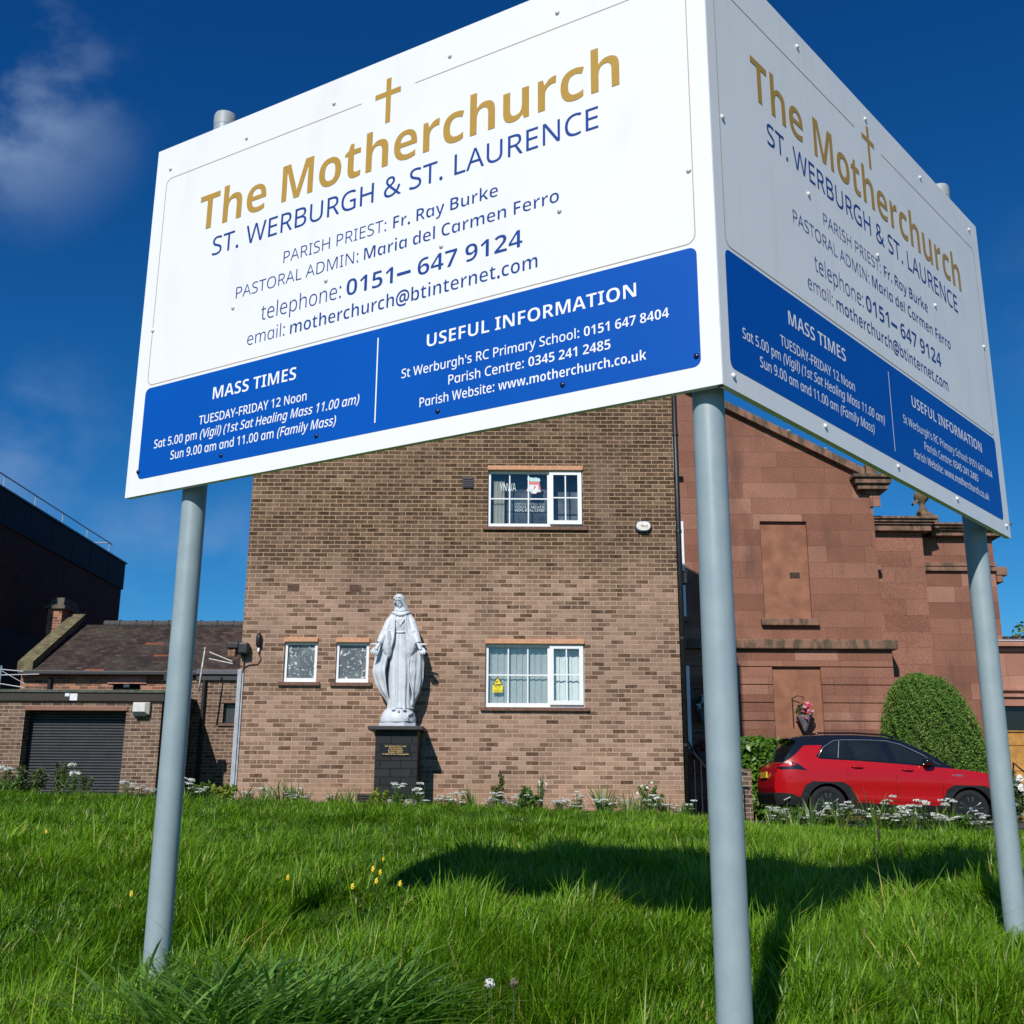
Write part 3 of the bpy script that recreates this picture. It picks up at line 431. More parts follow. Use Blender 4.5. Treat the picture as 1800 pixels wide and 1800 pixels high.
64:[604,[[291,-60,241,-56,195,-47,155,-30,120,-8,92,21,69,55,52,94,42,139,39,188,41,229,48,267,58,304,73,338,92,369,115,397,141,421,171,441,204,458,241,470,281,477,324,480,369,476,410,467,448,451,482,429,510,401,534,368,551,330,561,287,565,240,564,219,562,199,558,179,552,160,545,142,536,126,525,111,513,98,500,88,484,80,467,75,449,73,429,75,413,81,400,91,390,103,382,117,378,132,375,132,365,116,354,102,339,90,322,81,302,75,280,73,249,77,222,88,201,107,186,133,176,163,173,198,175,227,181,253,191,276,204,297,220,315,240,330,263,341,288,347,316,349,335,349,355,347,374,344,418,333,412,197,411,180,411,173,412,152,417,136,423,126,432,120,442,116,453,115,466,117,478,122,488,132,497,145,504,160,510,178,514,197,517,218,518,240,515,280,507,315,493,346,474,373,451,395,423,412,393,425,360,433,324,435,275,432,232,421,194,404,162,380,135,351,115,317,99,278,90,236,87,190,93,129,111,78,140,38,180,8,230,-10,291,-15,318,-14,344,-11,369,-6,435,13,435,-32,415,-40,394,-46,370,-52,346,-56,319,-59],[289,115,312,118,330,127,343,143,353,164,359,188,362,216,366,300,344,305,316,307,296,305,278,300,263,291,251,279,241,265,234,249,230,232,227,215,226,197,228,171,233,150,243,134,256,123,271,117]]],
65:[463,[[0,0,169,482,293,482,463,0,354,0,319,114,144,114,109,0],[170,199,295,199,259,311,251,340,240,375,232,407,223,374,212,336,204,311]]],
66:[451,[[60,0,60,480,210,480,268,477,317,468,355,453,382,430,398,399,404,358,401,332,395,309,384,289,370,272,352,261,330,255,330,251,345,247,360,242,373,234,385,225,396,213,404,199,411,183,414,162,416,139,410,99,395,65,369,37,333,16,291,4,240,0],[162,289,221,289,247,291,268,296,282,304,292,314,298,328,300,345,297,361,291,374,279,384,263,391,242,395,216,396,162,396],[162,84,228,84,256,86,277,92,292,102,302,115,308,131,310,149,308,166,302,180,292,192,276,202,254,207,225,209,162,209]]],
67:[428,[[255,-7,208,-3,168,7,133,24,103,47,80,76,62,110,49,149,41,192,39,239,42,286,51,328,65,367,85,402,111,431,141,455,177,472,218,483,264,486,288,485,312,482,335,477,359,470,382,462,404,453,371,370,317,392,299,397,282,401,264,402,228,397,198,382,175,358,157,325,147,285,144,238,147,191,156,152,172,120,195,97,226,83,264,78,284,79,303,81,323,85,386,103,386,18,365,10,344,4,324,-1,302,-4,279,-6]]],
69:[376,[[60,0,60,480,336,480,336,396,162,396,162,291,324,291,324,208,162,208,162,84,336,84,336,0]]],
70:[369,[[60,0,60,480,335,480,335,396,161,396,161,273,323,273,323,189,161,189,161,0]]],
73:[261,[[21,0,21,58,80,85,80,395,21,422,21,480,240,480,240,422,181,395,181,85,240,58,240,0]]],
75:[446,[[60,0,60,480,162,480,162,260,181,288,202,316,332,480,445,480,277,267,446,0,330,0,205,202,162,171,162,0]]],
76:[379,[[60,0,60,480,162,480,162,84,357,84,357,0]]],
77:[633,[[60,0,60,480,199,480,312,113,314,113,435,480,573,480,573,0,478,0,478,227,479,279,481,335,483,375,480,375,357,0,263,0,148,376,145,376,148,336,150,278,151,223,151,0]]],
78:[546,[[60,0,60,480,189,480,397,120,399,120,396,187,394,253,394,480,486,480,486,0,357,0,148,363,145,363,149,294,151,226,151,0]]],
79:[535,[[267,-7,218,-3,176,7,139,24,108,48,83,76,63,111,50,150,42,193,39,241,42,289,50,332,63,371,83,405,108,433,139,456,176,473,219,484,268,487,317,484,360,473,396,456,427,433,452,405,471,370,485,331,493,288,496,240,493,193,485,150,471,110,452,76,427,47,396,24,360,7,317,-3],[267,79,307,83,338,98,361,122,376,154,386,194,389,240,386,287,376,327,361,359,338,383,307,398,268,402,229,398,198,383,175,359,159,327,149,287,146,240,149,194,159,154,175,122,198,98,229,83]]],
82:[443,[[60,0,60,480,200,480,260,476,308,464,345,444,371,416,386,380,392,336,390,315,386,296,379,278,370,263,359,249,346,237,332,226,318,217,302,209,443,0,330,0,216,184,162,184,162,0],[162,267,195,267,225,268,249,274,267,283,279,296,286,313,289,333,286,354,278,370,266,382,247,390,223,395,193,396,162,396]]],
83:[370,[[167,-7,118,-4,73,6,31,22,31,117,102,90,126,83,150,79,175,77,197,79,215,84,228,92,237,102,242,114,244,128,241,145,232,160,217,172,198,183,176,195,150,207,114,225,101,233,89,243,77,253,66,265,56,279,48,293,41,310,38,329,36,350,41,390,56,423,80,450,113,470,152,482,199,486,223,485,247,482,270,478,293,471,317,463,341,453,308,373,249,394,232,398,214,401,195,402,178,400,163,396,151,388,143,378,137,367,136,353,138,337,146,324,158,313,176,302,199,290,226,277,250,265,271,253,289,241,305,227,318,212,329,196,337,178,342,157,343,133,338,93,323,59,297,31,262,10,219,-2]]],
84:[389,[[144,0,144,395,13,395,13,480,375,480,375,395,245,395,245,0]]],
85:[508,[[252,-7,193,-1,145,15,107,42,79,78,63,121,57,171,57,480,158,480,158,186,161,151,169,123,183,103,201,89,225,81,255,79,285,81,309,90,327,105,339,126,347,153,349,187,349,480,451,480,451,169,448,137,441,107,429,80,412,55,390,34,363,16,331,4,294,-4]]],
86:[437,[[163,0,0,480,103,480,193,194,200,167,211,125,218,89,225,125,236,167,243,194,334,480,437,480,273,0]]],
87:[649,[[122,0,0,480,100,480,161,218,170,179,179,132,185,92,191,132,199,177,207,211,277,480,373,480,443,211,450,177,459,132,465,92,471,132,480,179,488,218,549,480,649,480,527,0,412,0,347,252,342,274,335,306,328,339,324,364,321,339,314,307,308,274,302,251,238,0]]],
89:[419,[[159,0,159,183,0,480,110,480,210,282,310,480,419,480,260,187,260,0]]],
97:[425,[[169,-7,130,-1,97,15,69,41,47,78,35,125,30,183,35,240,48,288,69,325,98,352,132,366,171,366,196,366,218,366,236,358,252,347,266,334,277,320,280,320,275,351,273,366,273,366,373,366,373,0,296,0,277,48,273,48,262,33,248,20,233,9,215,0,193,-5],[203,73,228,76,248,84,262,98,271,117,277,141,279,171,279,182,278,215,272,242,263,264,249,280,229,289,202,292,182,289,165,279,150,264,140,242,134,214,132,181,134,148,140,121,150,100,165,85,182,76]]],
98:[425,[[254,-7,229,-5,208,0,190,8,176,18,163,29,152,40,146,40,129,0,52,0,52,510,152,510,152,392,151,351,148,319,152,319,163,333,177,346,192,358,210,366,232,372,257,373,295,368,328,352,357,325,378,288,391,241,395,184,391,126,378,79,356,42,327,15,293,-1],[226,75,245,78,261,87,275,103,285,125,291,152,293,185,291,218,285,245,274,266,261,281,244,290,224,293,201,291,183,283,170,269,161,250,155,226,152,195,152,185,154,152,159,125,168,103,182,87,201,78]]],
99:[345,[[201,-7,151,-2,109,13,75,39,50,75,35,122,30,181,33,223,40,260,53,291,70,317,91,337,117,353,145,364,176,371,210,373,234,373,256,370,276,366,293,361,310,355,324,349,295,271,251,287,237,290,224,292,210,293,182,288,160,275,145,253,135,222,132,182,135,148,141,121,153,101,168,86,187,77,210,75,230,75,249,78,266,83,282,89,298,97,313,106,313,21,297,12,281,5,265,0,247,-4,226,-6]]],
100:[425,[[169,-7,130,-1,97,15,69,41,47,78,35,125,30,183,35,240,48,288,69,325,98,352,132,368,171,373,196,372,218,367,236,358,252,347,266,334,277,320,280,320,275,351,273,393,273,510,373,510,373,0,296,0,277,48,273,48,262,33,248,20,233,9,215,0,193,-5],[203,73,228,76,248,84,262,98,271,117,277,141,279,171,279,182,278,215,272,242,263,264,249,280,229,289,202,292,182,289,165,279,150,264,140,242,134,214,132,181,134,148,140,121,150,100,165,85,182,76]]],
101:[397,[[218,-7,183,-4,151,2,121,14,95,30,73,50,54,76,41,106,33,141,30,181,33,221,40,257,52,288,69,314,89,335,113,352,140,364,170,371,203,373,251,369,291,354,324,330,348,297,363,256,368,207,368,158,132,158,135,132,143,110,157,92,175,79,197,71,223,68,246,69,267,71,287,75,307,80,327,88,347,97,347,19,329,11,310,5,290,0,269,-4,245,-6],[134,225,274,225,272,246,266,265,257,280,243,293,226,300,204,302,186,300,170,294,156,283,145,269,138,249]]],
104:[441,[[52,0,52,510,152,510,152,406,151,355,148,320,153,320,166,337,181,350,198,361,217,368,238,372,259,373,296,370,328,359,355,342,375,316,387,282,391,239,391,0,291,0,291,214,288,243,281,265,270,281,253,290,232,293,205,290,184,280,170,262,160,238,154,209,152,173,152,0]]],
105:[205,[[103,412,88,414,75,417,64,423,55,432,50,445,48,461,50,478,55,491,64,500,75,506,88,509,103,510,117,509,130,506,141,500,150,491,155,478,157,461,155,445,150,432,141,423,130,417,117,414],[52,0,52,367,152,367,152,0]]],
107:[416,[[52,0,52,510,152,510,152,282,151,241,147,199,148,199,169,228,192,255,295,367,408,367,262,208,416,0,301,0,195,148,152,114,152,0]]],
108:[205,[[52,0,52,510,152,510,152,0]]],
109:[660,[[52,0,52,367,129,367,142,320,148,320,160,337,176,350,194,361,213,368,234,372,255,373,280,372,303,368,323,360,340,350,355,336,366,320,375,320,387,337,403,350,421,361,442,368,462,372,483,373,521,370,553,359,577,342,595,316,606,282,609,239,609,0,509,0,509,214,507,243,500,265,489,281,474,290,454,293,430,290,411,281,398,265,388,244,383,217,381,184,381,0,281,0,281,214,279,243,272,265,261,281,245,290,226,293,201,290,182,280,168,262,159,238,154,209,152,173,152,0]]],
110:[441,[[52,0,52,367,129,367,142,320,148,320,161,337,177,350,196,361,217,368,238,372,261,373,297,370,329,359,355,342,375,316,387,282,391,239,391,0,291,0,291,214,289,238,285,258,277,274,265,285,250,291,232,293,204,290,184,280,169,262,160,238,154,209,152,173,152,0]]],
111:[416,[[207,-7,174,-4,144,3,116,15,91,32,70,54,53,80,40,111,33,145,30,184,36,240,51,287,78,324,114,352,157,368,209,373,242,371,272,364,300,351,325,334,346,313,363,287,375,257,383,223,385,184,380,128,364,81,337,43,302,15,258,-1],[208,74,232,77,251,86,266,102,276,123,281,151,283,184,281,217,276,244,266,266,251,281,232,290,208,293,184,290,164,281,150,266,140,244,134,217,132,184,134,151,140,123,150,102,164,86,184,77]]],
114:[305,[[52,0,52,367,128,367,143,305,148,305,160,323,175,339,192,353,212,364,234,371,257,373,275,373,291,371,283,277,270,279,254,280,237,279,221,276,205,271,190,264,178,254,167,242,159,227,154,208,152,187,152,0]]],
116:[291,[[178,-7,157,-6,137,-2,119,4,103,13,90,25,78,41,70,61,65,86,63,115,63,291,15,291,15,334,71,367,99,445,163,445,163,367,266,367,266,291,163,291,163,115,165,102,169,92,175,84,184,78,195,74,207,73,239,77,270,85,270,10,230,-2,214,-4,196,-6]]],
117:[441,[[181,-7,144,-3,112,7,86,25,66,51,54,85,50,128,50,367,150,367,150,152,152,129,157,109,165,93,176,82,191,75,210,73,237,77,258,87,272,104,281,128,287,158,289,194,289,367,389,367,389,0,312,0,299,47,293,47,280,30,264,16,245,6,225,-1,203,-5]]],
119:[575,[[111,0,7,367,106,367,148,204,157,164,164,119,169,84,171,84,174,109,179,142,184,172,188,191,233,367,343,367,386,191,393,161,399,118,402,84,405,84,410,117,417,163,426,204,470,367,568,367,463,0,354,0,326,128,318,162,307,211,296,258,288,290,285,290,278,258,267,211,256,162,248,127,218,0]]],
121:[382,[[74,-161,45,-160,23,-156,23,-77,41,-79,62,-81,82,-78,99,-72,112,-61,124,-48,133,-32,140,-15,146,3,0,367,109,367,179,161,187,130,191,97,193,97,198,130,207,161,275,367,382,367,227,-47,211,-82,191,-110,166,-133,138,-148,107,-158]]]}}
CAP = 0.4795
def _offset(cs, off):
    if not off or not cs: return cs
    big = max(cs, key=lambda c: abs(sum(c[i - 1][0] * c[i][1] - c[i][0] * c[i - 1][1] for i in range(len(c)))))
    sg = 1 if sum(big[i - 1][0] * big[i][1] - big[i][0] * big[i - 1][1] for i in range(len(big))) > 0 else -1
    out = []
    for c in cs:
        c = [p for i, p in enumerate(c) if math.hypot(p[0] - c[i - 1][0], p[1] - c[i - 1][1]) > 0.0085]
        n = len(c); q = []
        for i in range(n):
            a, b, d = Vector(c[i - 1]), Vector(c[i]), Vector(c[(i + 1) % n])
            e1, e2 = (b - a), (d - b)
            if e1.length < 1e-6 or e2.length < 1e-6: q.append(tuple(b)); continue
            e1.normalize(); e2.normalize()
            n1, n2 = Vector((e1.y, -e1.x)) * sg, Vector((e2.y, -e2.x)) * sg
            m = n1 + n2; L = max(m.length_squared, 0.9)
            q.append(tuple(b + m * (2 * off / L)))
        out.append(q)
    return out
def lettering(runs, x0, x1, base, cap, put, mb, stretch=True, center=None):
    """runs of (text, 'R' or 'B', weight offset, slant); put(x, y) gives the 3-D point; the line spans x0..x1"""
    polys, pen = [], 0.0
    for text, wt, off, slant in runs:
        for ch in text:
            g = FONT[wt].get(ord(ch)) or FONT['R'].get(39 if ch == '’' else ord(ch))
            if ch == '–': g = [400, [[20, 170, 20, 232, 380, 232, 380, 170]]]
            if g is None: continue
            cs = [[(c[i] / 1000, c[i + 1] / 1000) for i in range(0, len(c), 2)] for c in g[1]]
            cs = _offset(cs, off + (0.022 if wt == 'B' and not ch.isalnum() else 0))
            if cs: polys.append([[(pen + x + slant * y, y) for x, y in c] for c in cs])
            pen += g[0] / 1000 + off
    xs = [x for p in polys for c in p for x, _ in c]; lo, hi = min(xs), max(xs)
    sy = cap / CAP; sx = (x1 - x0) / (hi - lo) if stretch else sy
    for p in polys:
        def area(c): return sum(c[i - 1][0] * c[i][1] - c[i][0] * c[i - 1][1] for i in range(len(c)))
        sg = 1 if area(max(p, key=lambda c: abs(area(c)))) > 0 else -1
        outs = [c for c in p if area(c) * sg > 0]; holes = [c for c in p if area(c) * sg <= 0]
        def within(q, c):
            r = False
            for i in range(len(c)):
                (x1, y1), (x2, y2) = c[i], c[i - 1]
                if (y1 > q[1]) != (y2 > q[1]) and q[0] < (x2 - x1) * (q[1] - y1) / (y2 - y1) + x1: r = not r
            return r
        for oc in outs:
            grp = [oc] + [h for h in holes if within(h[0], oc)]
            tris = tessellate_polygon([[Vector((x, y, 0)) for x, y in c] for c in grp])
            flat = [pt for c in grp for pt in c]
            mb.add([put(x0 + (x - lo) * sx, base + y * sy) for x, y in flat], [t for t in tris])

# ------------------------------------------------------------------ ground: a bank rising from the pavement to the house
_KY = [-400, -6, 1, 2, 3, 4.2, 5, 6, 7.5, 9, 12, 16, 18.4, 20, 23, 26, 400]
_KZ = [-1.4, -1.35, -1.06, -0.90, -0.76, -0.60, -0.50, -0.42, -0.34, -0.31, -0.24, -0.165, -0.13, -0.12, -0.01, 0.0, 0.0]
_TY = [-10, 4.2, 6, 9, 16, 20, 30]
_TZ = [0.03, 0.03, 0.0, -0.018, -0.026, -0.02, 0.0]
def _sm(x, a, b):
    t = np.clip((x - a) / (b - a), 0, 1); return t * t * (3 - 2 * t)
def gz_np(x, y):
    x = np.asarray(x, float); y = np.asarray(y, float)
    z = np.zeros_like(y * x)
    for d, w in ((-0.5, .25), (0, .5), (0.5, .25)): z = z + w * np.interp(y + d, _KY, _KZ)
    z = z + np.interp(y, _TY, _TZ) * np.clip(x, -8, 8)
    near = _sm(y, 2.5, 5) * (1 - _sm(y, 13, 17))
    z = z + near * (0.035 * np.sin(1.7 * x + 0.9 * y) * np.sin(1.1 * y - 0.6 * x + 1) + 0.02 * np.sin(3.1 * x - 1.3 * y + 2))
    z = z + 0.055 * np.exp(-((x + 1.25) / 0.5) ** 2 - ((y - 4.1) / 0.7) ** 2)
    z = z + 0.105 * np.exp(-((x + 0.56) / 0.46) ** 2 - ((y - 5.2) / 0.36) ** 2) - 0.12 * np.exp(-((x + 0.52) / 0.52) ** 2 - ((y - 6.2) / 0.45) ** 2)
    z = z - 0.10 * _sm(x, 2.2, 4.2) * _sm(y, 11, 16)
    dr = _sm(x, 3.15, 3.9) * _sm(y, 17.8, 18.9)
    return z * (1 - dr) + (-0.405) * dr
def gz(x, y): return float(gz_np(np.array([x]), np.array([y]))[0])

def lawn_mat():
    t = NT('short turf and soil')
    n = t.noise(1.3, 5); n2 = t.noise(26, 5, 0.7)
    c = t.mix(t.rng(n, 0.35, 0.65), (0.035, 0.085, 0.012), (0.055, 0.12, 0.016))
    c = t.mix(t.rng(n2, 0.35, 0.8), c, (0.025, 0.05, 0.010))
    t.bump(n2, 0.8, 0.03); return t.fin(c, 0.95, 0.1)
xs = np.concatenate([[-600, -200, -80, -40, -25, -18], np.arange(-14, 14.01, 0.22), [18, 25, 40, 80, 200, 600]])
ys = np.concatenate([[-300, -60, -15, -5, -1], np.arange(0, 20.01, 0.22), [20.6, 21.3, 22, 23, 24.5, 26, 28, 32, 40, 60, 120, 300, 900]])
gx, gy = np.meshgrid(xs, ys)
gzv = gz_np(gx, gy)
g = MB(); nx = len(xs)
g.add(list(zip(gx.ravel(), gy.ravel(), gzv.ravel())), [(j * nx + i, j * nx + i + 1, (j + 1) * nx + i + 1, (j + 1) * nx + i) for j in range(len(ys) - 1) for i in range(nx - 1)])
ground = g.build('lawn_ground', lawn_mat(), smooth=True); tag(ground, kind='structure')

def asphalt():
    t = NT('grey asphalt'); n = t.noise(90, 4, 0.7); n2 = t.noise(0.8, 4)
    t.bump(n, 0.4, 0.006); return t.fin(t.mix(t.rng(n, 0.3, 0.75), t.mix(n2, (0.04, 0.04, 0.042), (0.06, 0.06, 0.06)), (0.10, 0.10, 0.10)), 0.9, 0.25)
dv = MB(); X0, X1, Y0, Y1 = 3.95, 26.0, 19.0, 29.0
dv.add([(X0, Y0, -0.400), (X1, Y0, -0.400), (X1, Y1, -0.400), (X0, Y1, -0.400)], [(0, 1, 2, 3)])
drive = dv.build('driveway', asphalt()); tag(drive, kind='structure')
pv = MB(); pv.box(-40, 40, -3.5, 0.9, -1.30, -1.03)
pave = pv.build('pavement', plain('grey paving', (0.24, 0.235, 0.225), 0.9, 0.2, scale=5, bump=0.1)); tag(pave, kind='structure')

# ------------------------------------------------------------------ the V-shaped church sign on three posts
CX, CY, CZ, PW, PH = 0.5874, 2.8738, 1.1323, 2.4395, 1.528
aL, aR = R_(59.297), R_(41.448)
dLv = Vector((math.sin(aL), -math.cos(aL), 0)); dRv = Vector((math.sin(aR), math.cos(aR), 0))     # left to right along each panel
nL = Vector((-math.cos(aL), -math.sin(aL), 0)); nR = Vector((math.cos(aR), -math.sin(aR), 0))
OL = Vector((CX, CY, CZ)) - dLv * PW; OR = Vector((CX, CY, CZ)) + dRv * 0.004
sign = thing('church_sign', 'tall white and blue V-shaped church notice board with gold heading on three grey posts', 'sign', (CX, CY, gz(CX, CY)))
def rounded(x0, x1, y0, y1, r, k=6):
    pts = []
    for cx, cy, a in ((x1 - r, y0 + r, -90), (x1 - r, y1 - r, 0), (x0 + r, y1 - r, 90), (x0 + r, y0 + r, 180)):
        for i in range(k + 1):
            q = R_(a + 90 * i / k); pts.append((cx + r * math.cos(q), cy + r * math.sin(q)))
    return pts
def panel(O, d, n, du, screws, label, scr_mats):
    def P(u, v, h=0.0): return O + d * u + Vector((0, 0, v)) + n * h
    mb = MB(); mb.obox(P(0, 0, -0.004), d * PW, Vector((0, 0, PH)), n * 0.004)
    for v in (0.0, PH - 0.012):                                     # folded-back returns along the edges
        mb.obox(P(0.003, v + 0.0005, -0.022), d * (PW - 0.006), Vector((0, 0, 0.011)), n * 0.0178)
    pan = mb.build('sign_panel', M['alu'], sign); pan['label'] = label
    b = MB(); pts = rounded(0.0617, 2.3795, 0.0655, 0.441, 0.024)
    b.add([P(u + du, v, 0.0008) for u, v in pts], [tuple(range(len(pts)))]); b.build('blue_band', M['blue'], pan)
    # thin outline round the white field, open at the top for the cross
    ol = MB(); pts = rounded(0.066, 2.379, 0.4525, 1.3765, 0.032); w = 0.0016
    inn = rounded(0.066 + 2 * w, 2.379 - 2 * w, 0.4525 + 2 * w, 1.3765 - 2 * w, 0.029)
    N = len(pts)
    for i in range(N):
        j = (i + 1) % N
        a, c = pts[i], pts[j]
        if a[1] > 1.37 and c[1] > 1.37 and abs(a[0] - c[0]) > 1:     # the top run
            for xa, xb in ((a[0], 1.341), (1.096, c[0])):
                ol.add([P(xa + du, 1.3765, 0.0008), P(xb + du, 1.3765, 0.0008), P(xb + du, 1.3765 - 2 * w, 0.0008), P(xa + du, 1.3765 - 2 * w, 0.0008)], [(0, 1, 2, 3)])
            continue
        ol.add([P(a[0] + du, a[1], 0.0008), P(c[0] + du, c[1], 0.0008), P(inn[j][0] + du, inn[j][1], 0.0008), P(inn[i][0] + du, inn[i][1], 0.0008)], [(0, 1, 2, 3)])
    ol.build('outline', M['tan_line'], pan)
    cr = MB()
    for x0, x1, y0, y1 in ((1.2095, 1.2315, 1.252, 1.439), (1.160, 1.2093, 1.364, 1.386), (1.2317, 1.276, 1.364, 1.386)):
        cr.add([P(x0 + du, y0, 0.0009), P(x1 + du, y0, 0.0009), P(x1 + du, y1, 0.0009), P(x0 + du, y1, 0.0009)], [(0, 1, 2, 3)])
    cr.build('cross_emblem', M['gold'], pan)
    dvd = MB(); dvd.add([P(u + du, v, 0.0013) for u, v in ((1.2145, 0.098), (1.2195, 0.098), (1.2195, 0.407), (1.2145, 0.407))], [(0, 1, 2, 3)])
    dvd.build('divider_line', M['white_print'], pan)
    T = [('heading_lettering', 'gold', [([('The Motherchurch', 'B', -0.006, 0)], 0.283, 2.146, 1.072, 0.157)]),
         ('parish_lettering', 'navy', [([('ST. WERBURGH & ST. LAURENCE', 'R', -0.002, 0)], 0.371, 2.069, 0.943, 0.0795)]),
         ('contact_lettering', 'navy', [
             ([('PARISH PRIEST:', 'R', -0.009, 0)], 0.754, 1.233, 0.811, 0.048), ([('Fr. Ray Burke', 'B', -0.016, 0)], 1.264, 1.695, 0.811, 0.048),
             ([('PASTORAL ADMIN:', 'R', -0.009, 0)], 0.520, 1.113, 0.722, 0.048), ([('Maria del Carmen Ferro', 'B', -0.016, 0)], 1.139, 1.925, 0.722, 0.048),
             ([('telephone:', 'R', -0.009, 0)], 0.659, 1.041, 0.600, 0.063), ([('0151– 647 9124', 'B', -0.012, 0)], 1.066, 1.790, 0.600, 0.064),
             ([('email:', 'R', -0.009, 0)], 0.597, 0.782, 0.512, 0.052), ([('motherchurch@btinternet.com', 'B', -0.016, 0)], 0.809, 1.846, 0.511, 0.052)]),
         ('mass_times_lettering', 'white_print', [
             ([('MASS TIMES', 'B', -0.008, 0)], 0.439, 0.851, 0.327, 0.049),
             ([('TUESDAY-FRIDAY 12 Noon', 'R', 0.006, 0)], 0.376, 0.907, 0.237, 0.034),
             ([('Sat 5.00 pm ', 'R', 0.006, 0), ('(Vigil) (1st Sat Healing Mass 11.00 am)', 'R', 0.006, 0.2)], 0.140, 1.146, 0.181, 0.034),
             ([('Sun 9.00 am and 11.00 am ', 'R', 0.006, 0), ('(Family Mass)', 'R', 0.006, 0.2)], 0.237, 1.047, 0.121, 0.034)]),
         ('information_lettering', 'white_print', [
             ([('USEFUL INFORMATION', 'B', -0.008, 0)], 1.423, 2.185, 0.328, 0.046),
             ([('St Werburgh’s RC Primary School: ', 'R', 0.004, 0), ('0151 647 8404', 'B', -0.008, 0)], 1.322, 2.287, 0.237, 0.032),
             ([('Parish Centre: ', 'R', 0.004, 0), ('0345 241 2485', 'B', -0.008, 0)], 1.513, 2.097, 0.178, 0.032),
             ([('Parish Website: ', 'R', 0.004, 0), ('www.motherchurch.co.uk', 'B', -0.008, 0)], 1.400, 2.212, 0.120, 0.032)])]
    for name, mt, lines in T:
        for runs, x0, x1, base, cap in lines:
            m = MB(); lettering(runs, x0 + du, x1 + du, base, cap, lambda x, y: P(x, y, 0.0014), m); m.build(name, M[mt], pan)
    for (u, v), mt in zip(screws, scr_mats):
        m = MB(); rings = []
        for r, h in ((0.0085, 0.0), (0.008, 0.0035), (0.0055, 0.006), (0.001, 0.0072)):
            rings.append([P(u + r * math.cos(2 * math.pi * k / 12), v + r * math.sin(2 * math.pi * k / 12), h + 0.0005) for k in range(12)])
        m.loft(rings).build('screw', M[mt], pan, smooth=True)
    # square rails behind the panel that carry it to the posts
    for v in (0.16, PH / 2, PH - 0.14):
        m = MB(); m.obox(P(0.12 if d is dLv else 0.05, v - 0.02, -0.043), d * (PW - 0.17), Vector((0, 0, 0.04)), n * 0.0385)
        m.build('rail', M['alu_back'], pan)
    return P
sl = [(.084, 1.42), (.514, 1.424), (.962, 1.424), (1.49, 1.43), (1.924, 1.433), (2.36, 1.433), (.968, .686), (.51, .687), (1.472, .687), (1.927, .688), (.07, .692), (2.366, .696)]
sb = [(.064, .097), (.506, .095), (.962, .094), (1.474, .093), (1.934, .095), (2.367, .098)]
PL = panel(OL, dLv, nL, 0.0, sl + sb, 'sunlit left panel of the sign', ['screw_white'] * len(sl) + ['screw_dark'] * len(sb))
sr = [(.067, 1.46), (.625, 1.466), (1.192, 1.466), (1.744, 1.466), (2.329, 1.464), (.632, .882), (1.198, .878), (1.771, .878), (.067, .889), (2.355, .883), (.058, .042), (.636, .044), (1.216, .044), (1.799, .046), (2.391, .048)]
PR = panel(OR, dRv, nR, -0.017, sr, 'shaded right panel of the sign', ['screw_white'] * len(sr))
def post(x, y, r, ztop):
    zb = gz(x, y) - 0.25
    m = MB(); m.lathe((x, y, 0), [(r, zb), (r, ztop - 0.012), (r * 0.97, ztop - 0.003)], 40)
    p = m.build('post', M['post'], sign, auto=35)
    c = MB(); c.lathe((x, y, 0), [(r * 1.02, ztop - 0.045), (r * 1.03, ztop), (r * 0.95, ztop + 0.012), (0.002, ztop + 0.016)], 40)
    c.build('post_cap', plain('grey plastic cap', (0.33, 0.36, 0.37), 0.5), p, auto=35)
pl = OL + dLv * 0.285 - nL * 0.091
pr = OR + dRv * 2.25 - nR * 0.091
post(pl.x, pl.y, 0.0455, at(397, 214, pl.y).z)
post(pr.x, pr.y, 0.0455, at(1641, 326, pr.y).z)
post(0.567, 2.987, 0.046, CZ + PH + 0.03)

# ------------------------------------------------------------------ walls with openings
def wall_xz(mb, x0, x1, z0, z1, y, holes, depth=0.11, top=None, m=0, inner=True):
    """a wall in the plane y, seen from -y, with rectangular holes (x0,x1,z0,z1) that have reveals going back by depth"""
    X = sorted({x0, x1, *[h[0] for h in holes], *[h[1] for h in holes]}); Z = sorted({z0, z1, *[h[2] for h in holes], *[h[3] for h in holes]})
    for i in range(len(X) - 1):
        for j in range(len(Z) - 1):
            cx, cz = (X[i] + X[i + 1]) / 2, (Z[j] + Z[j + 1]) / 2
            if any(h[0] < cx < h[1] and h[2] < cz < h[3] for h in holes): continue
            mb.add([(X[i], y, Z[j]), (X[i + 1], y, Z[j]), (X[i + 1], y, Z[j + 1]), (X[i], y, Z[j + 1])], [(0, 1, 2, 3)], m)
    for a, b, c, d in holes:
        yb = y + depth
        mb.add([(a, y, c), (b, y, c), (b, y, d), (a, y, d), (a, yb, c), (b, yb, c), (b, yb, d), (a, yb, d)],
               [(0, 4, 5, 1), (1, 5, 6, 2), (2, 6, 7, 3), (3, 7, 4, 0)], m)

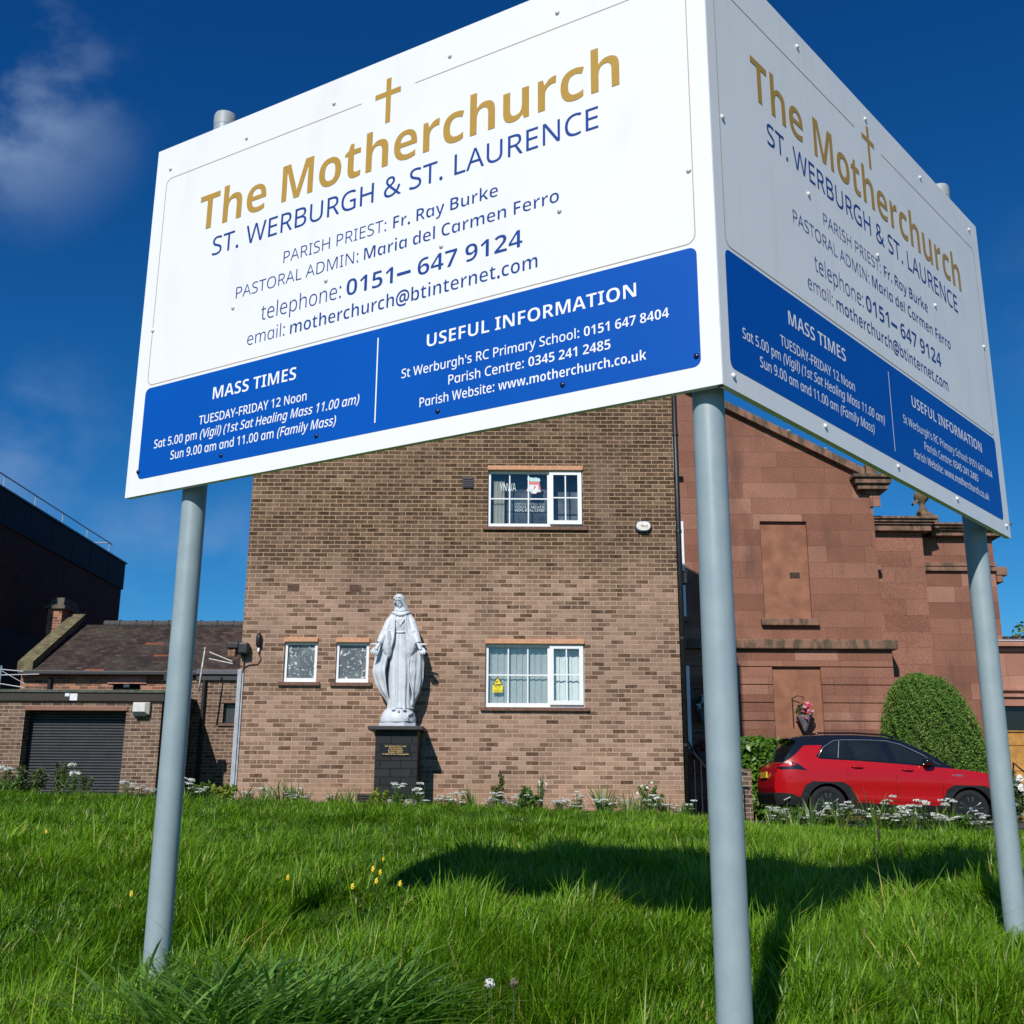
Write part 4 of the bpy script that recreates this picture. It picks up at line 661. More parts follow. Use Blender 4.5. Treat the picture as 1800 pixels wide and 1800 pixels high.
HY = 18.8
def hx(px, py=1150): return AX(px, py, HY)
def hz(py, px=900): return AZ(py, HY, px)
house = thing('brick_house', 'tall brown brick house with white windows and blank upper wall behind the sign', 'house', (-0.9, HY, gz(-0.9, HY)))
HX0, HX1 = AX(413.5, 1380, HY), AX(1209, 1400, HY)
ZB, ZE, HB = -0.6, 10.0, 21.4
wins = {'up': (hx(857, 870), hx(1024, 870), hz(926, 940), hz(826, 940)),
        'low': (hx(856, 1190), hx(1031, 1190), hz(1243, 940), hz(1131, 940)),
        's1': (hx(502, 1165), hx(560, 1165), hz(1203, 530), hz(1132, 530)),
        's2': (hx(593, 1165), hx(651, 1165), hz(1203, 620), hz(1132, 620))}
w = MB()
wall_xz(w, HX0, HX1, ZB, ZE, HY, list(wins.values()), 0.10)
apex = 12.0; xm = (HX0 + HX1) / 2
w.add([(HX0, HY, ZE), (HX1, HY, ZE), (xm, HY, apex)], [(0, 1, 2)])
w.add([(HX0, HB, ZB), (HX1, HB, ZB), (HX1, HB, ZE), (xm, HB, apex), (HX0, HB, ZE)], [(0, 1, 2, 3, 4)])
for x in (HX0, HX1): w.add([(x, HY, ZB), (x, HB, ZB), (x, HB, ZE), (x, HY, ZE)], [(0, 1, 2, 3)])
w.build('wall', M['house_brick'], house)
r = MB()
for s, xe in ((-1, HX0), (1, HX1)):
    r.add([(xe + s * 0.02, HY - 0.02, ZE - 0.01), (xe + s * 0.02, HB + 0.05, ZE - 0.01), (xm, HB + 0.05, apex + 0.03), (xm, HY - 0.02, apex + 0.03),
           (xe + s * 0.02, HY - 0.02, ZE + 0.09), (xe + s * 0.02, HB + 0.05, ZE + 0.09), (xm, HB + 0.05, apex + 0.13), (xm, HY - 0.02, apex + 0.13)],
          [(0, 1, 2, 3), (4, 5, 6, 7), (0, 1, 5, 4), (1, 2, 6, 5), (2, 3, 7, 6), (3, 0, 4, 7)])
r.build('roof', plain('dark roof tile', (0.06, 0.05, 0.045), 0.8), house)

def frame_bars(mb, x0, x1, z0, z1, y0, y1, t, tb=None):
    tb = tb or t
    mb.box(x0, x0 + t, y0, y1, z0, z1); mb.box(x1 - t, x1, y0, y1, z0, z1)
    mb.box(x0 + t, x1 - t, y0, y1, z0, z0 + tb); mb.box(x0 + t, x1 - t, y0, y1, z1 - t, z1)
def lintel_sill(win, k, parent):
    x0, x1, z0, z1 = k
    m = MB(); m.box(x0 - 0.005, x1 + 0.005, HY - 0.035, HY + 0.045, z1 - 0.005, z1 + 0.075); m.build('lintel', M['terracotta'], win, bev=0.006)
    m = MB(); m.box(x0 - 0.075, x1 + 0.075, HY - 0.055, HY + 0.05, z0 - 0.065, z0 - 0.0015)
    m.build('sill', M['sill'], win, bev=0.008)
def big_window(key, label, tilt):
    x0, x1, z0, z1 = wins[key]; W = x1 - x0; xs = x0 + W * 0.645
    fy0, fy1 = HY + 0.055, HY + 0.10
    m = MB(); frame_bars(m, x0, x1, z0, z1, fy0, fy1, 0.055, 0.075); m.box(xs - 0.03, xs + 0.03, fy0 + 0.001, fy1 - 0.001, z0 + 0.075, z1 - 0.055)
    win = m.build('window', M['upvc'], house, bev=0.004); win['label'] = label
    gl, gr, gb, gt = x0 + 0.055, xs - 0.03, z0 + 0.075, z1 - 0.055
    p = MB(); p.add([(gl, HY + 0.085, gb), (gr, HY + 0.085, gb), (gr, HY + 0.085, gt), (gl, HY + 0.085, gt)], [(0, 1, 2, 3)]); p.build('pane', M['glass'], win)
    b = MB()
    for i in (1, 2): xx = gl + (gr - gl) * i / 3; b.box(xx - 0.011, xx + 0.011, HY + 0.070, HY + 0.083, gb, gt)
    zz = (gb + gt) / 2; b.box(gl, gr, HY + 0.0715, HY + 0.0815, zz - 0.011, zz + 0.011)
    b.build('glazing_bar', M['upvc'], win)
    # the opening casement, hinged at the top, proud of the frame
    a0, a1, b0, b1 = xs + 0.005, x1 - 0.02, z0 + 0.045, z1 - 0.012
    def tl(v):
        d = (b1 - v[2]) * tilt; return (v[0], v[1] - d, v[2])
    m = MB(); frame_bars(m, a0, a1, b0, b1, HY + 0.012, HY + 0.052, 0.072)
    m.v = [tl(v) for v in m.v]; sash = m.build('casement', M['upvc'], win, bev=0.004)
    p = MB(); q = [(a0 + 0.072, HY + 0.04, b0 + 0.072), (a1 - 0.072, HY + 0.04, b0 + 0.072), (a1 - 0.072, HY + 0.04, b1 - 0.072), (a0 + 0.072, HY + 0.04, b1 - 0.072)]
    p.add([tl(v) for v in q], [(0, 1, 2, 3)]); p.build('pane', M['glass'], win)
    b = MB(); xx, zz = (a0 + a1) / 2, (b0 + b1) / 2
    b.box(xx - 0.011, xx + 0.011, HY + 0.026, HY + 0.0385, b0 + 0.072, b1 - 0.072); b.box(a0 + 0.072, a1 - 0.072, HY + 0.0275, HY + 0.0375, zz - 0.011, zz + 0.011)
    b.v = [tl(v) for v in b.v]; b.build('glazing_bar', M['upvc'], win)
    lintel_sill(win, wins[key], house)
    return win, (gl, gr, gb, gt), (a0, a1, b0, b1)
wl, glz, csm = big_window('low', 'ground floor window with white vertical blinds', 0.0)
x0, x1, z0, z1 = wins['low']
bl = MB(); n = 16
for i in range(n):
    a = x0 + (x1 - x0) * (i + 0.02) / n; c = x0 + (x1 - x0) * (i + 1.0) / n
    bl.add([(a, HY + 0.175, z0 - 0.1), (c, HY + 0.155, z0 - 0.1), (c, HY + 0.155, z1 + 0.1), (a, HY + 0.175, z1 + 0.1)], [(0, 1, 2, 3)])
bl.build('blind', M['blind'], wl)
wu, glz_u, csm_u = big_window('up', 'first floor window with club crest and slogan stickers', 0.05)
def reflection_backing(win, k, depth=0.30, mat='reflection_backing'):  # shallow box added close behind the glass, coloured like its reflection
    x0, x1, z0, z1 = k; m = MB()
    a, b, c, d, y0, y1 = x0 - 0.4, x1 + 0.4, z0 - 0.3, z1 + 0.4, HY + 0.19, HY + depth
    m.add([(a, y0, c), (b, y0, c), (b, y0, d), (a, y0, d), (a, y1, c), (b, y1, c), (b, y1, d), (a, y1, d)], [(4, 5, 6, 7), (0, 1, 5, 4), (1, 2, 6, 5), (2, 3, 7, 6), (3, 0, 4, 7)])
    m.build('reflection_backing', M[mat], win)
for wi, k in ((wl, wins['low']), (wu, wins['up'])): reflection_backing(wi, k)
# stacked cream blind behind the upper window
cb = MB(); gl, gr, gb, gt = glz_u
for i in range(6):
    a = gl + 0.05 + i * 0.032; cb.add([(a, HY + 0.16 + 0.02 * (i % 2), gb - 0.02), (a + 0.032, HY + 0.16 + 0.02 * ((i + 1) % 2), gb - 0.02), (a + 0.032, HY + 0.16 + 0.02 * ((i + 1) % 2), gt - 0.10), (a, HY + 0.16 + 0.02 * (i % 2), gt - 0.10)], [(0, 1, 2, 3)])
cb.build('blind', M['cream'], wu)
st_y = HY + 0.0835
def decal(name, pts_list, mats, parent, y=st_y):
    m = MB()
    for pts, mi in pts_list: m.add([(x, y - 0.0004 * mi, z) for x, z in pts], [tuple(range(len(pts)))], mi)
    return m.build(name, mats, parent)
sticker_white = plain('pale sticker', (0.62, 0.72, 0.72), 0.5); sticker_red = plain('red sticker', (0.66, 0.17, 0.19), 0.5); sticker_teal = plain('pale teal sticker', (0.42, 0.66, 0.64), 0.5)
def upt(px, py): v = at(px, py, st_y); return (v.x, v.z)
def upx(zx, zy): return upt(840 + zx / 9.0, 815 + zy / 9.0)
crest = [([upx(*p) for p in ((775, 235), (800, 210), (860, 222), (910, 215), (975, 232), (982, 268), (960, 285), (795, 280))], 0),
         ([upx(*p) for p in ((790, 275), (965, 282), (988, 385), (995, 445), (940, 452), (915, 475), (850, 470), (820, 440), (765, 432), (785, 370))], 1),
         ([upx(*p) for p in ((800, 330), (950, 332), (955, 405), (985, 412), (988, 440), (935, 445), (905, 470), (855, 466), (825, 432), (772, 428), (780, 400), (800, 396))], 2),
         ([upx(*p) for p in ((872, 392), (880, 362), (898, 350), (918, 345), (912, 372), (896, 392), (884, 410))], 3)]
decal('crest_sticker', crest, [sticker_teal, sticker_red, sticker_white, sticker_red], wu)
m = MB()
x0s, zb_ = upx(580, 760); x1s, _ = upx(1055, 760)
lettering([('WALK ALONE', 'R', -0.006, 0)], x0s, x1s, zb_, 0.052, lambda x, z: (x, st_y, z), m)
_, zb_ = upx(580, 706); lettering([("YOU'LL NEVER", 'R', -0.006, 0)], x0s, x1s, zb_, 0.050, lambda x, z: (x, st_y, z), m)
_, zb_ = upx(580, 650); lettering([('LIVERPOOL FOOTBALL CLUB', 'R', -0.012, 0)], x0s, x1s, zb_, 0.036, lambda x, z: (x, st_y, z), m)
m.build('slogan_sticker', sticker_white, wu); m = MB()
x0s, zb_ = upx(345, 438); x1s, _ = upx(597, 438); lettering([('YNWA', 'B', -0.02, 0)], x0s, x1s, zb_, 0.155, lambda x, z: (x, st_y, z), m)
m.build('slogan_sticker', sticker_white, wu)
# CCTV warning sticker in the lower window
yel = plain('yellow sticker', (0.78, 0.66, 0.02), 0.5)
def lpx(zx, zy): return upt(820 + zx / 7.5, 1100 + zy / 7.5)
decal('warning_sticker', [([lpx(*p) for p in ((436, 668), (506, 778), (366, 778))], 0), ([lpx(*p) for p in ((436, 690), (490, 772), (382, 772))], 1), ([lpx(*p) for p in ((370, 786), (503, 786), (503, 880), (370, 880))], 1),
                          ([lpx(*p) for p in ((406, 745), (440, 725), (447, 736), (415, 755))], 2)], [M['black'], yel, M['black']], wl)
m = MB(); a, zb_ = lpx(396, 812); c, _ = lpx(478, 812); lettering([('CCTV', 'B', 0, 0)], a, c, zb_, 0.036, lambda x, z: (x, st_y - 0.0015, z), m)
a, zb_ = lpx(424, 838); c, _ = lpx(448, 838); lettering([('IN', 'R', 0, 0)], a, c, zb_, 0.018, lambda x, z: (x, st_y - 0.0015, z), m)
a, zb_ = lpx(378, 868); c, _ = lpx(498, 868); lettering([('OPERATION', 'R', 0, 0)], a, c, zb_, 0.024, lambda x, z: (x, st_y - 0.0015, z), m)
m.build('warning_lettering', M['black'], wl)
# two small frosted windows with a white leaf pattern
def frosted(seed):
    t = NT('patterned frosted glass'); X, Y, Z = t.xyz()
    vo = t.n('ShaderNodeTexVoronoi', feature='DISTANCE_TO_EDGE'); vo.inputs['Scale'].default_value = 11.0
    mpn = t.n('ShaderNodeMapping'); mpn.inputs['Location'].default_value = (seed, 0, seed * 2); mpn.inputs['Rotation'].default_value = (0, 0.6, 0)
    t.nt.links.new(t.co(), mpn.inputs[0]); t.nt.links.new(mpn.outputs[0], vo.inputs['Vector'])
    leaf = t.math('MULTIPLY', t.rng(vo.outputs['Distance'], 0.06, 0.02), t.rng(t.noise(16, 3, vec=mpn.outputs[0]), 0.52, 0.6))
    c = t.mix(leaf, t.mix(t.rng(t.noise(5, 4, vec=mpn.outputs[0]), 0.4, 0.7), (0.10, 0.115, 0.125), (0.17, 0.19, 0.20)), (0.75, 0.78, 0.8))
    return t.fin(c, 0.22, 0.5)
for key, seed, lb in (('s1', 1.3, 'small frosted window nearest the corner'), ('s2', 5.1, 'small frosted window beside the statue')):
    x0, x1, z0, z1 = wins[key]; m = MB(); frame_bars(m, x0, x1, z0, z1, HY + 0.04, HY + 0.095, 0.05, 0.07)
    win = m.build('window', M['upvc'], house, bev=0.004); win['label'] = lb
    p = MB(); p.add([(x0 + 0.05, HY + 0.075, z0 + 0.07), (x1 - 0.05, HY + 0.075, z0 + 0.07), (x1 - 0.05, HY + 0.075, z1 - 0.05), (x0 + 0.05, HY + 0.075, z1 - 0.05)], [(0, 1, 2, 3)])
    p.build('pane', frosted(seed), win); lintel_sill(win, wins[key], house)
# air bricks, vent plate
for pxl in (517, 626):
    x, z = hx(pxl, 1037), hz(1037, pxl); m = MB(); m.box(x - 0.105, x + 0.105, HY - 0.004, HY + 0.02, z - 0.065, z + 0.065)
    a = m.build('air_brick', M['sill'], house)
    hgrid = MB()
    for i in range(9):
        for j in range(5): cx, cz = x - 0.086 + i * 0.0215, z - 0.046 + j * 0.023; hgrid.box(cx - 0.006, cx + 0.006, HY - 0.006, HY - 0.0041, cz - 0.007, cz + 0.007)
    hgrid.build('grille', M['void'], a)
x, z = hx(822, 849), hz(849, 822); m = MB(); m.box(x - 0.095, x + 0.095, HY - 0.03, HY, z - 0.105, z + 0.105)
for i in range(4): m.box(x - 0.08, x + 0.08, HY - 0.04, HY - 0.0301, z - 0.08 + i * 0.042, z - 0.058 + i * 0.042)
m.build('vent', plain('dark grey vent', (0.03, 0.03, 0.035), 0.5), house, bev=0.008)
# black rainwater pipe with hopper at the right corner
xp = HX1 + 0.055; m = MB(); m.tube([(xp, HY + 0.03, gz(HX1, HY) - 0.1), (xp, HY + 0.03, ZE - 0.1)], 0.048, 12)
dp = m.build('drainpipe', M['black'], house, smooth=True)
for zc in (0.9, 2.7, 4.6, 6.4, 8.2): m = MB(); m.lathe((xp, HY + 0.03, zc), [(0.058, 0), (0.058, 0.05)], 12); m.build('pipe_collar', M['black'], dp)
zc = AZ(1010, HY, 1208); m = MB(); m.box(xp - 0.04, xp + 0.14, HY + 0.11, HY + 0.27, zc - 0.10, zc + 0.10); m.box(xp - 0.02, xp + 0.16, HY + 0.10, HY + 0.28, zc + 0.1005, zc + 0.13)
m.build('hopper', M['black'], dp, bev=0.01)
# the grey cable trunking at the left corner
m = MB(); xt = AX(421.5, 1280, HY); ztop = AZ(1182, HY, 430); m.box(xt - 0.05, xt + 0.02, HY - 0.035, HY - 0.001, gz(xt, HY) - 0.05, ztop); m.box(xt + 0.03, xt + 0.055, HY - 0.025, HY - 0.001, gz(xt, HY) - 0.05, ztop)
m.build('cable_trunking', plain('grey trunking', (0.36, 0.38, 0.41), 0.5), house, bev=0.004)

# ------------------------------------------------------------------ things fixed on the house wall
x, z = hx(1130.5, 924), hz(924, 1130)
al = thing('alarm_box', 'white oval burglar alarm box high on the brown brick wall', 'alarm', (x, HY, z))
def slab_oct(mb, w, h, ch, y0, y1, w2=None, h2=None):
    def ring(w, h, y):
        pts = rounded(x - w / 2, x + w / 2, z - h / 2, z + h / 2, min(ch, h / 2 - 0.001), 5); return [(a, y, b) for a, b in pts]
    mb.loft([ring(w, h, y0), ring(w, h, (y0 + y1) / 2), ring(w2 or w, h2 or h, y1)])
m = MB(); slab_oct(m, 0.285, 0.205, 0.1, HY, HY - 0.05); m.build('back_plate', plain('dark blue plastic', (0.03, 0.04, 0.13), 0.4), al, smooth=False)
m = MB(); slab_oct(m, 0.255, 0.175, 0.085, HY - 0.0501, HY - 0.09, 0.235, 0.155); cv = m.build('cover', plain('cream plastic', (0.74, 0.72, 0.64), 0.35), al)
m = MB(); lettering([('Menvier', 'B', 0.0, 0.15)], x - 0.045, x + 0.085, z - 0.02, 0.042, lambda a, b: (a, HY - 0.0912, b), m); m.build('maker_lettering', plain('brown print', (0.25, 0.12, 0.08), 0.5), cv)
x, z = hx(434, 1145), hz(1145, 434)
jb = thing('wall_light', 'rounded black lamp housing at the left corner of the brick house', 'light', (x, HY, z))
m = MB(); m.box(x - 0.095, x + 0.085, HY - 0.17, HY - 0.001, z - 0.115, z + 0.085); m.build('housing', M['black'], jb, bev=0.03)
m = MB(); m.lathe((x, HY - 0.09, z - 0.15), [(0.03, 0), (0.06, 0.034)], 12); m.build('lens', M['void'], jb)
m = MB(); m.tube([(x + 0.0, HY - 0.02, z - 0.14), (x - 0.005, HY - 0.02, z - 0.42)], 0.012, 6); m.build('cable', M['black'], jb)
x, z = hx(458.5, 1131), hz(1131, 458)
fl = thing('wall_sensor', 'slim black sensor with white plug on the brick wall right of the corner lamp', 'sensor', (x, HY, z))
m = MB(); m.lathe((x, HY - 0.05, z - 0.12), [(0.02, 0), (0.045, 0.03), (0.048, 0.18), (0.03, 0.24)], 14); m.build('body', M['black'], fl, smooth=True)
m = MB(); m.lathe((x + 0.005, HY - 0.04, z - 0.21), [(0.012, 0), (0.02, 0.03), (0.016, 0.09)], 10); m.build('plug', M['upvc'], fl, smooth=True)
pth = [Vector((x + 0.005, HY - 0.03, z - 0.21)), Vector((x + 0.05, HY - 0.012, z - 0.32)), Vector((x + 0.0, HY - 0.012, z - 0.41)), Vector((x - 0.15, HY - 0.012, z - 0.42)), Vector((x - 0.24, HY - 0.012, z - 0.48))]
m = MB(); m.tube(pth, 0.008, 6); m.build('cable', M['black'], fl)

# ------------------------------------------------------------------ statue on its black pillar
PY0, PY1 = 18.10, 18.795
px0, px1 = AX(664, 1320, PY0), AX(738, 1320, PY0)
zc0 = AZ(1285.5, PY0 - 0.08, 700); zc1 = AZ(1278.2, PY0 - 0.08, 700)
pxm = (px0 + px1) / 2
ped = thing('brick_pillar', 'black painted brick pillar carrying the white statue, with a gold lettered plaque', 'pillar', (pxm, (PY0 + PY1) / 2, gz(pxm, PY0)))
def black_brick():
    m = masonry('black painted brick', 0.335, 0.1295, 0.016, [(0, (0.016, 0.016, 0.018)), (1, (0.026, 0.026, 0.028))], (0.006, 0.006, 0.007), rough=0.5, bump=0.7, off=(0.09, 0.02))
    return m
m = MB(); m.box(px0, px1, PY0, PY1, gz(pxm, PY0) - 0.15, zc0); m.build('shaft', black_brick(), ped)
m = MB(); a, b = AX(650.8, 1282, PY0 - 0.08), AX(748.4, 1282, PY0 - 0.08)
m.box(a, b, PY0 - 0.12, PY1, zc0 + 0.0005, zc1); m.build('cap', plain('dark grey stone cap', (0.035, 0.033, 0.036), 0.6, var=0.2), ped, bev=0.012)
qa, qb, qz0, qz1 = AX(676, 1320, PY0), AX(725, 1320, PY0), AZ(1331, PY0, 700), AZ(1311, PY0, 700)
m = MB(); m.box(qa, qb, PY0 - 0.015, PY0 - 0.001, qz0, qz1); pq = m.build('plaque', plain('polished black plaque', (0.008, 0.008, 0.009), 0.2, 0.5), ped, bev=0.003)
m = MB(); hq = (qz1 - qz0)
for i, (s, a, b) in enumerate((('This Statue of Our Lady', .10, .87), ('Was Donated By', .26, .72), ('Our Parish Congregation', .22, .76), ('Heart 2005', .24, .74), ('To Heart of Our Congregation', .02, .97))):
    s = ''.join(c for c in s if ord(c) in FONT['R'])
    lettering([(s, 'R', 0.012, 0)], qa + (qb - qa) * a, qa + (qb - qa) * b, qz1 - hq * (0.2 + 0.172 * i), hq * 0.105, lambda x, z: (x, PY0 - 0.0158, z), m)
m.build('plaque_lettering', plain('gold lettering', (0.75, 0.5, 0.16), 0.35, 0.5), pq)

SY = 18.53; sx0 = AX(703.3, 1270, SY); sz0 = zc1
white_stone = plain('white painted plaster', (0.56, 0.59, 0.63), 0.42, 0.4, var=0.09, scale=9)
st = thing('madonna_statue', 'white statue of a veiled woman with open hands on a globe', 'statue', (sx0, SY, sz0))
m = MB(); hw = 0.305
octa = [(hw * math.cos(R_(22.5 + 45 * k)) * 1.08, hw * math.sin(R_(22.5 + 45 * k)) * 0.86) for k in range(8)]
m.loft([[(sx0 + x, SY + y, sz0 + 0.0005) for x, y in octa], [(sx0 + x, SY + y, sz0 + 0.072) for x, y in octa]]); m.build('plinth', white_stone, st, bev=0.004)
g0 = sz0 + 0.0725
m = MB(); m.lathe((sx0 + 0.005, SY, g0), [(0.293, 0.0), (0.300, 0.03), (0.297, 0.09), (0.27, 0.165), (0.22, 0.225), (0.14, 0.265), (0.05, 0.282), (0.001, 0.285)], 40, sx=1.0, sy=0.85)
m.build('globe', white_stone, st, smooth=True)
m = MB(); m.tube([(sx0 + p[0], SY + p[1], g0 + p[2]) for p in ((0.25, -0.10, 0.19), (0.235, -0.17, 0.15), (0.20, -0.215, 0.13), (0.17, -0.235, 0.10), (0.20, -0.245, 0.075), (0.16, -0.262, 0.06), (0.12, -0.272, 0.05))], [0.012, 0.016, 0.016, 0.016, 0.014, 0.01, 0.006], 8)
m.ball((sx0 + 0.03, SY - 0.235, g0 + 0.185), 0.022, 0.022, 0.024); m.build('serpent', white_stone, st, smooth=True)

FZ = g0 + 0.235                                                    # the hem of the robe
FH = AZ(1044.5, SY, 700) - FZ                                      # figure height
def fz(py): return AZ(py, SY, 703)
fx = lambda px, py=1150: AX(px, py, SY)
fig = MB()
def interp(tab, z):
    zs = [r[0] for r in tab]
    return [float(np.interp(z, zs, [r[k] for r in tab])) for k in range(1, len(tab[0]))]
# robe: height fraction, centre x, half width, half depth
robe = [(0.0, 0.035, 0.205, 0.185), (0.05, 0.03, 0.190, 0.175), (0.15, 0.025, 0.185, 0.165), (0.30, 0.018, 0.19, 0.165), (0.45, 0.008, 0.18, 0.155), (0.58, 0.0, 0.155, 0.14),
        (0.645, -0.003, 0.138, 0.125), (0.70, -0.003, 0.150, 0.142), (0.76, 0.0, 0.158, 0.145), (0.82, 0.0, 0.150, 0.12), (0.855, 0.0, 0.10, 0.085), (0.875, -0.004, 0.06, 0.06)]
rings = []; seg = 72
for i in range(60):
    t = 0.875 * i / 59; cx, a, b = interp(robe, t); ring = []
    amp = 0.10 * float(np.interp(t, [0, 0.5, 0.63, 0.66, 0.8, 0.875], [1.0, 0.75, 0.35, 0.15, 0.22, 0.0]))
    for k in range(seg):
        th = 2 * math.pi * k / seg; sh = 0.5 * math.sin(2.2 * t) + 0.9 * t * (1 - t) * math.sin(th)
        f = 1 + amp * (0.6 * math.cos(11 * th + 3 * sh + 0.6) + 0.5 * math.cos(17 * th - 4 * sh)) * (0.7 + 0.3 * math.sin(3 * th))
        f += 0.16 * math.exp(-((t - 0.27) / 0.17) ** 2) * max(0, math.cos(th - R_(-66))) ** 8          # the bent knee
        if t < 0.06: f += 0.06 * (1 - t / 0.06) * math.cos(5 * th + 1)
        ring.append((sx0 + cx + a * f * math.cos(th), SY + b * f * math.sin(th), FZ + t * FH))
    rings.append(ring)
fig.loft(rings)
# crossed bodice folds and girdle
fig.tube([(sx0 + 0.15 * math.cos(q), SY + 0.138 * math.sin(q), FZ + 0.647 * FH + 0.006 * math.sin(5 * q)) for q in np.linspace(R_(190), R_(350), 14)], 0.012, 8)
for s in (-1, 1):
    for j in range(1):
        fig.tube([(sx0 + s * (0.09 - 0.012 * j), SY - 0.10, FZ + (0.80 - 0.02 * j) * FH), (sx0 + s * (0.055 - 0.01 * j), SY - 0.15 + 0.004 * j, FZ + (0.745 - 0.02 * j) * FH), (sx0 - s * 0.0, SY - 0.155, FZ + (0.70 - 0.022 * j) * FH)], [0.007, 0.010, 0.006], 8)
# mantle: open at the front, thick C-shaped sections
man = []
for py, xl, xr, dep, op in ((1243, 687, 731, 0.165, 64), (1235, 683.5, 733.5, 0.175, 58), (1222, 674, 740, 0.19, 46), (1205, 664.5, 745, 0.205, 36), (1192, 660, 746.5, 0.21, 31), (1183, 658.5, 747, 0.215, 29), (1170, 660, 747.5, 0.215, 28),
                             (1158, 663, 747, 0.21, 27), (1145, 667, 746, 0.205, 24), (1132, 671, 744, 0.20, 22), (1120, 675, 740, 0.19, 22), (1108, 681, 735, 0.178, 24), (1096, 686, 729.5, 0.162, 26), (1086, 690, 725, 0.14, 28), (1081, 695, 719, 0.10, 30)):
    man.append(((fz(py) - FZ) / FH, ((fx(xl, py) + fx(xr, py)) / 2 - sx0) / 1.045, (fx(xr, py) - fx(xl, py)) / 2 / 1.045, dep, op))
rings = []; ns = 56
for i in range(54):
    t = man[0][0] + (man[-1][0] - man[0][0]) * i / 53; cx, a, b, op = interp(man, t); outer, inner = [], []
    for k in range(ns + 1):
        th = R_(-90 + op) + (2 * math.pi - 2 * R_(op)) * k / ns
        e = min(k, ns - k) / ns
        f = 1 + 0.040 * math.sin(15 * th + 4 * t + 1) * (0.35 + 0.65 * (1 - t)) + 0.020 * math.sin(27 * th - 7 * t)
        zig = 0.03 * math.sin(40 * t + 2) * max(0, 1 - 7 * e) * (1 if 0.12 < t < 0.4 else 0.15)
        rr = f + zig
        outer.append((sx0 + cx + a * rr * math.cos(th), SY + b * rr * math.sin(th), FZ + t * FH))
        inner.append((sx0 + cx + (a * rr - 0.03) * math.cos(th), SY + (b * rr - 0.03) * math.sin(th), FZ + t * FH))
    rings.append(outer + inner[::-1])
fig.loft(rings)
for s in (-1, 1):                                                   # rolled front hems of the mantle
    pts, rad = [], []
    for i in range(26):
        t = man[0][0] + 0.01 + (man[-1][0] - man[0][0] - 0.03) * i / 25; cx, a, b, op = interp(man, t); th = R_(-90 + s * op)
        pts.append((sx0 + cx + a * 0.97 * math.cos(th) + 0.010 * math.sin(15 * t + s), SY + b * 0.97 * math.sin(th) - 0.01, FZ + t * FH)); rad.append(0.013 + 0.004 * math.sin(14 * t))
    fig.tube(pts, rad, 8)
# arms, bell sleeves, hands
def arm(s):
    P = lambda x, y, z: Vector((sx0 + s * x, SY + y, z))
    sh = P(0.115, -0.01, FZ + 0.795 * FH); el = P(0.212, -0.06, fz(1113)); wr = P(0.315, -0.23, fz(1137))
    pa = [sh, sh.lerp(el, 0.45) + Vector((s * 0.025, -0.015, 0.01)), el + Vector((s * 0.012, -0.02, 0)), el.lerp(wr, 0.5) + Vector((0, -0.03, -0.0)), wr.lerp(el, 0.03)]
    fig.tube(pa, [0.062, 0.070, 0.078, 0.074, 0.052], 18)
    def on_mantle(px_off, py, out=0.0):                              # a point on the front of the mantle
        t = (fz(py) - FZ) / FH; cx, a, b, op = interp(man, t); q = max(-0.985, min(0.985, px_off / a))
        return Vector((sx0 + cx + s * a * q, SY - b * math.sqrt(1 - q * q) - out, fz(py)))
    for (x0, y0), (x1, y1), (x2, y2), r in (((0.12, 1112), (0.19, 1117), (0.25, 1115), .013), ((0.13, 1119), (0.215, 1124), (0.29, 1121), .015), ((0.15, 1126), (0.24, 1131), (0.325, 1127), .014), ((0.11, 1105), (0.16, 1109), (0.21, 1106), .010)):
        fig.tube([on_mantle(x0, y0), on_mantle(x1, y1, 0.004), on_mantle(x2, y2)], [0.004, r, 0.005], 8)
    # the wide mouth of the sleeve: a rounded lobe of cloth hanging in front
    ringz = []
    for py, xc, wx, wy in ((1114, 0.205, 0.060, 0.06), (1124, 0.205, 0.080, 0.075), (1134, 0.200, 0.086, 0.080), (1144, 0.190, 0.080, 0.075), (1152, 0.180, 0.062, 0.06), (1158, 0.172, 0.036, 0.036), (1161, 0.168, 0.012, 0.012)):
        ringz.append([P(xc + wx * math.cos(a) * (1 + 0.05 * math.cos(3 * a)), -0.16 + wy * math.sin(a) * (1 + 0.05 * math.cos(7 * a)), fz(py)) for a in np.linspace(0, 2 * math.pi, 33)[:-1]])
    fig.loft(ringz)
    # hand: palm to the front, fingers down and outwards
    d = Vector((s * 0.42, -0.30, -0.80)).normalized(); side = Vector((s * 0.85, -0.05, 0.45)).normalized(); nrm = d.cross(side).normalized()
    i0 = len(fig.v)
    fig.tube([wr - d * 0.02, wr + d * 0.02, wr + d * 0.06, wr + d * 0.10], [0.028, 0.032, 0.040, 0.036], 12, flat=0.55)
    for j, (off, L, bend) in enumerate(((0.027, 0.075, 0.25), (0.009, 0.085, 0.12), (-0.010, 0.078, 0.1), (-0.028, 0.06, 0.18))):
        b0 = wr + d * 0.085 + side * off; dd = (d + side * off * 5).normalized()
        b1 = b0 + dd * L * 0.45; b2 = b1 + (dd - nrm * bend * 0.5 * s).normalized() * L * 0.32; b3 = b2 + (dd - nrm * bend * s).normalized() * L * 0.28
        fig.tube([b0, b1, b2, b3], [0.0125, 0.0115, 0.0105, 0.007], 8)
    t0 = wr + d * 0.02 + side * 0.02; fig.tube([t0, t0 + side * 0.028 + d * 0.018, t0 + side * 0.052 + d * 0.032, t0 + side * 0.070 + d * 0.045], [0.016, 0.014, 0.0115, 0.007], 8)
    fig.v[i0:] = [tuple(wr + (Vector(v) - wr) * 1.28) for v in fig.v[i0:]]
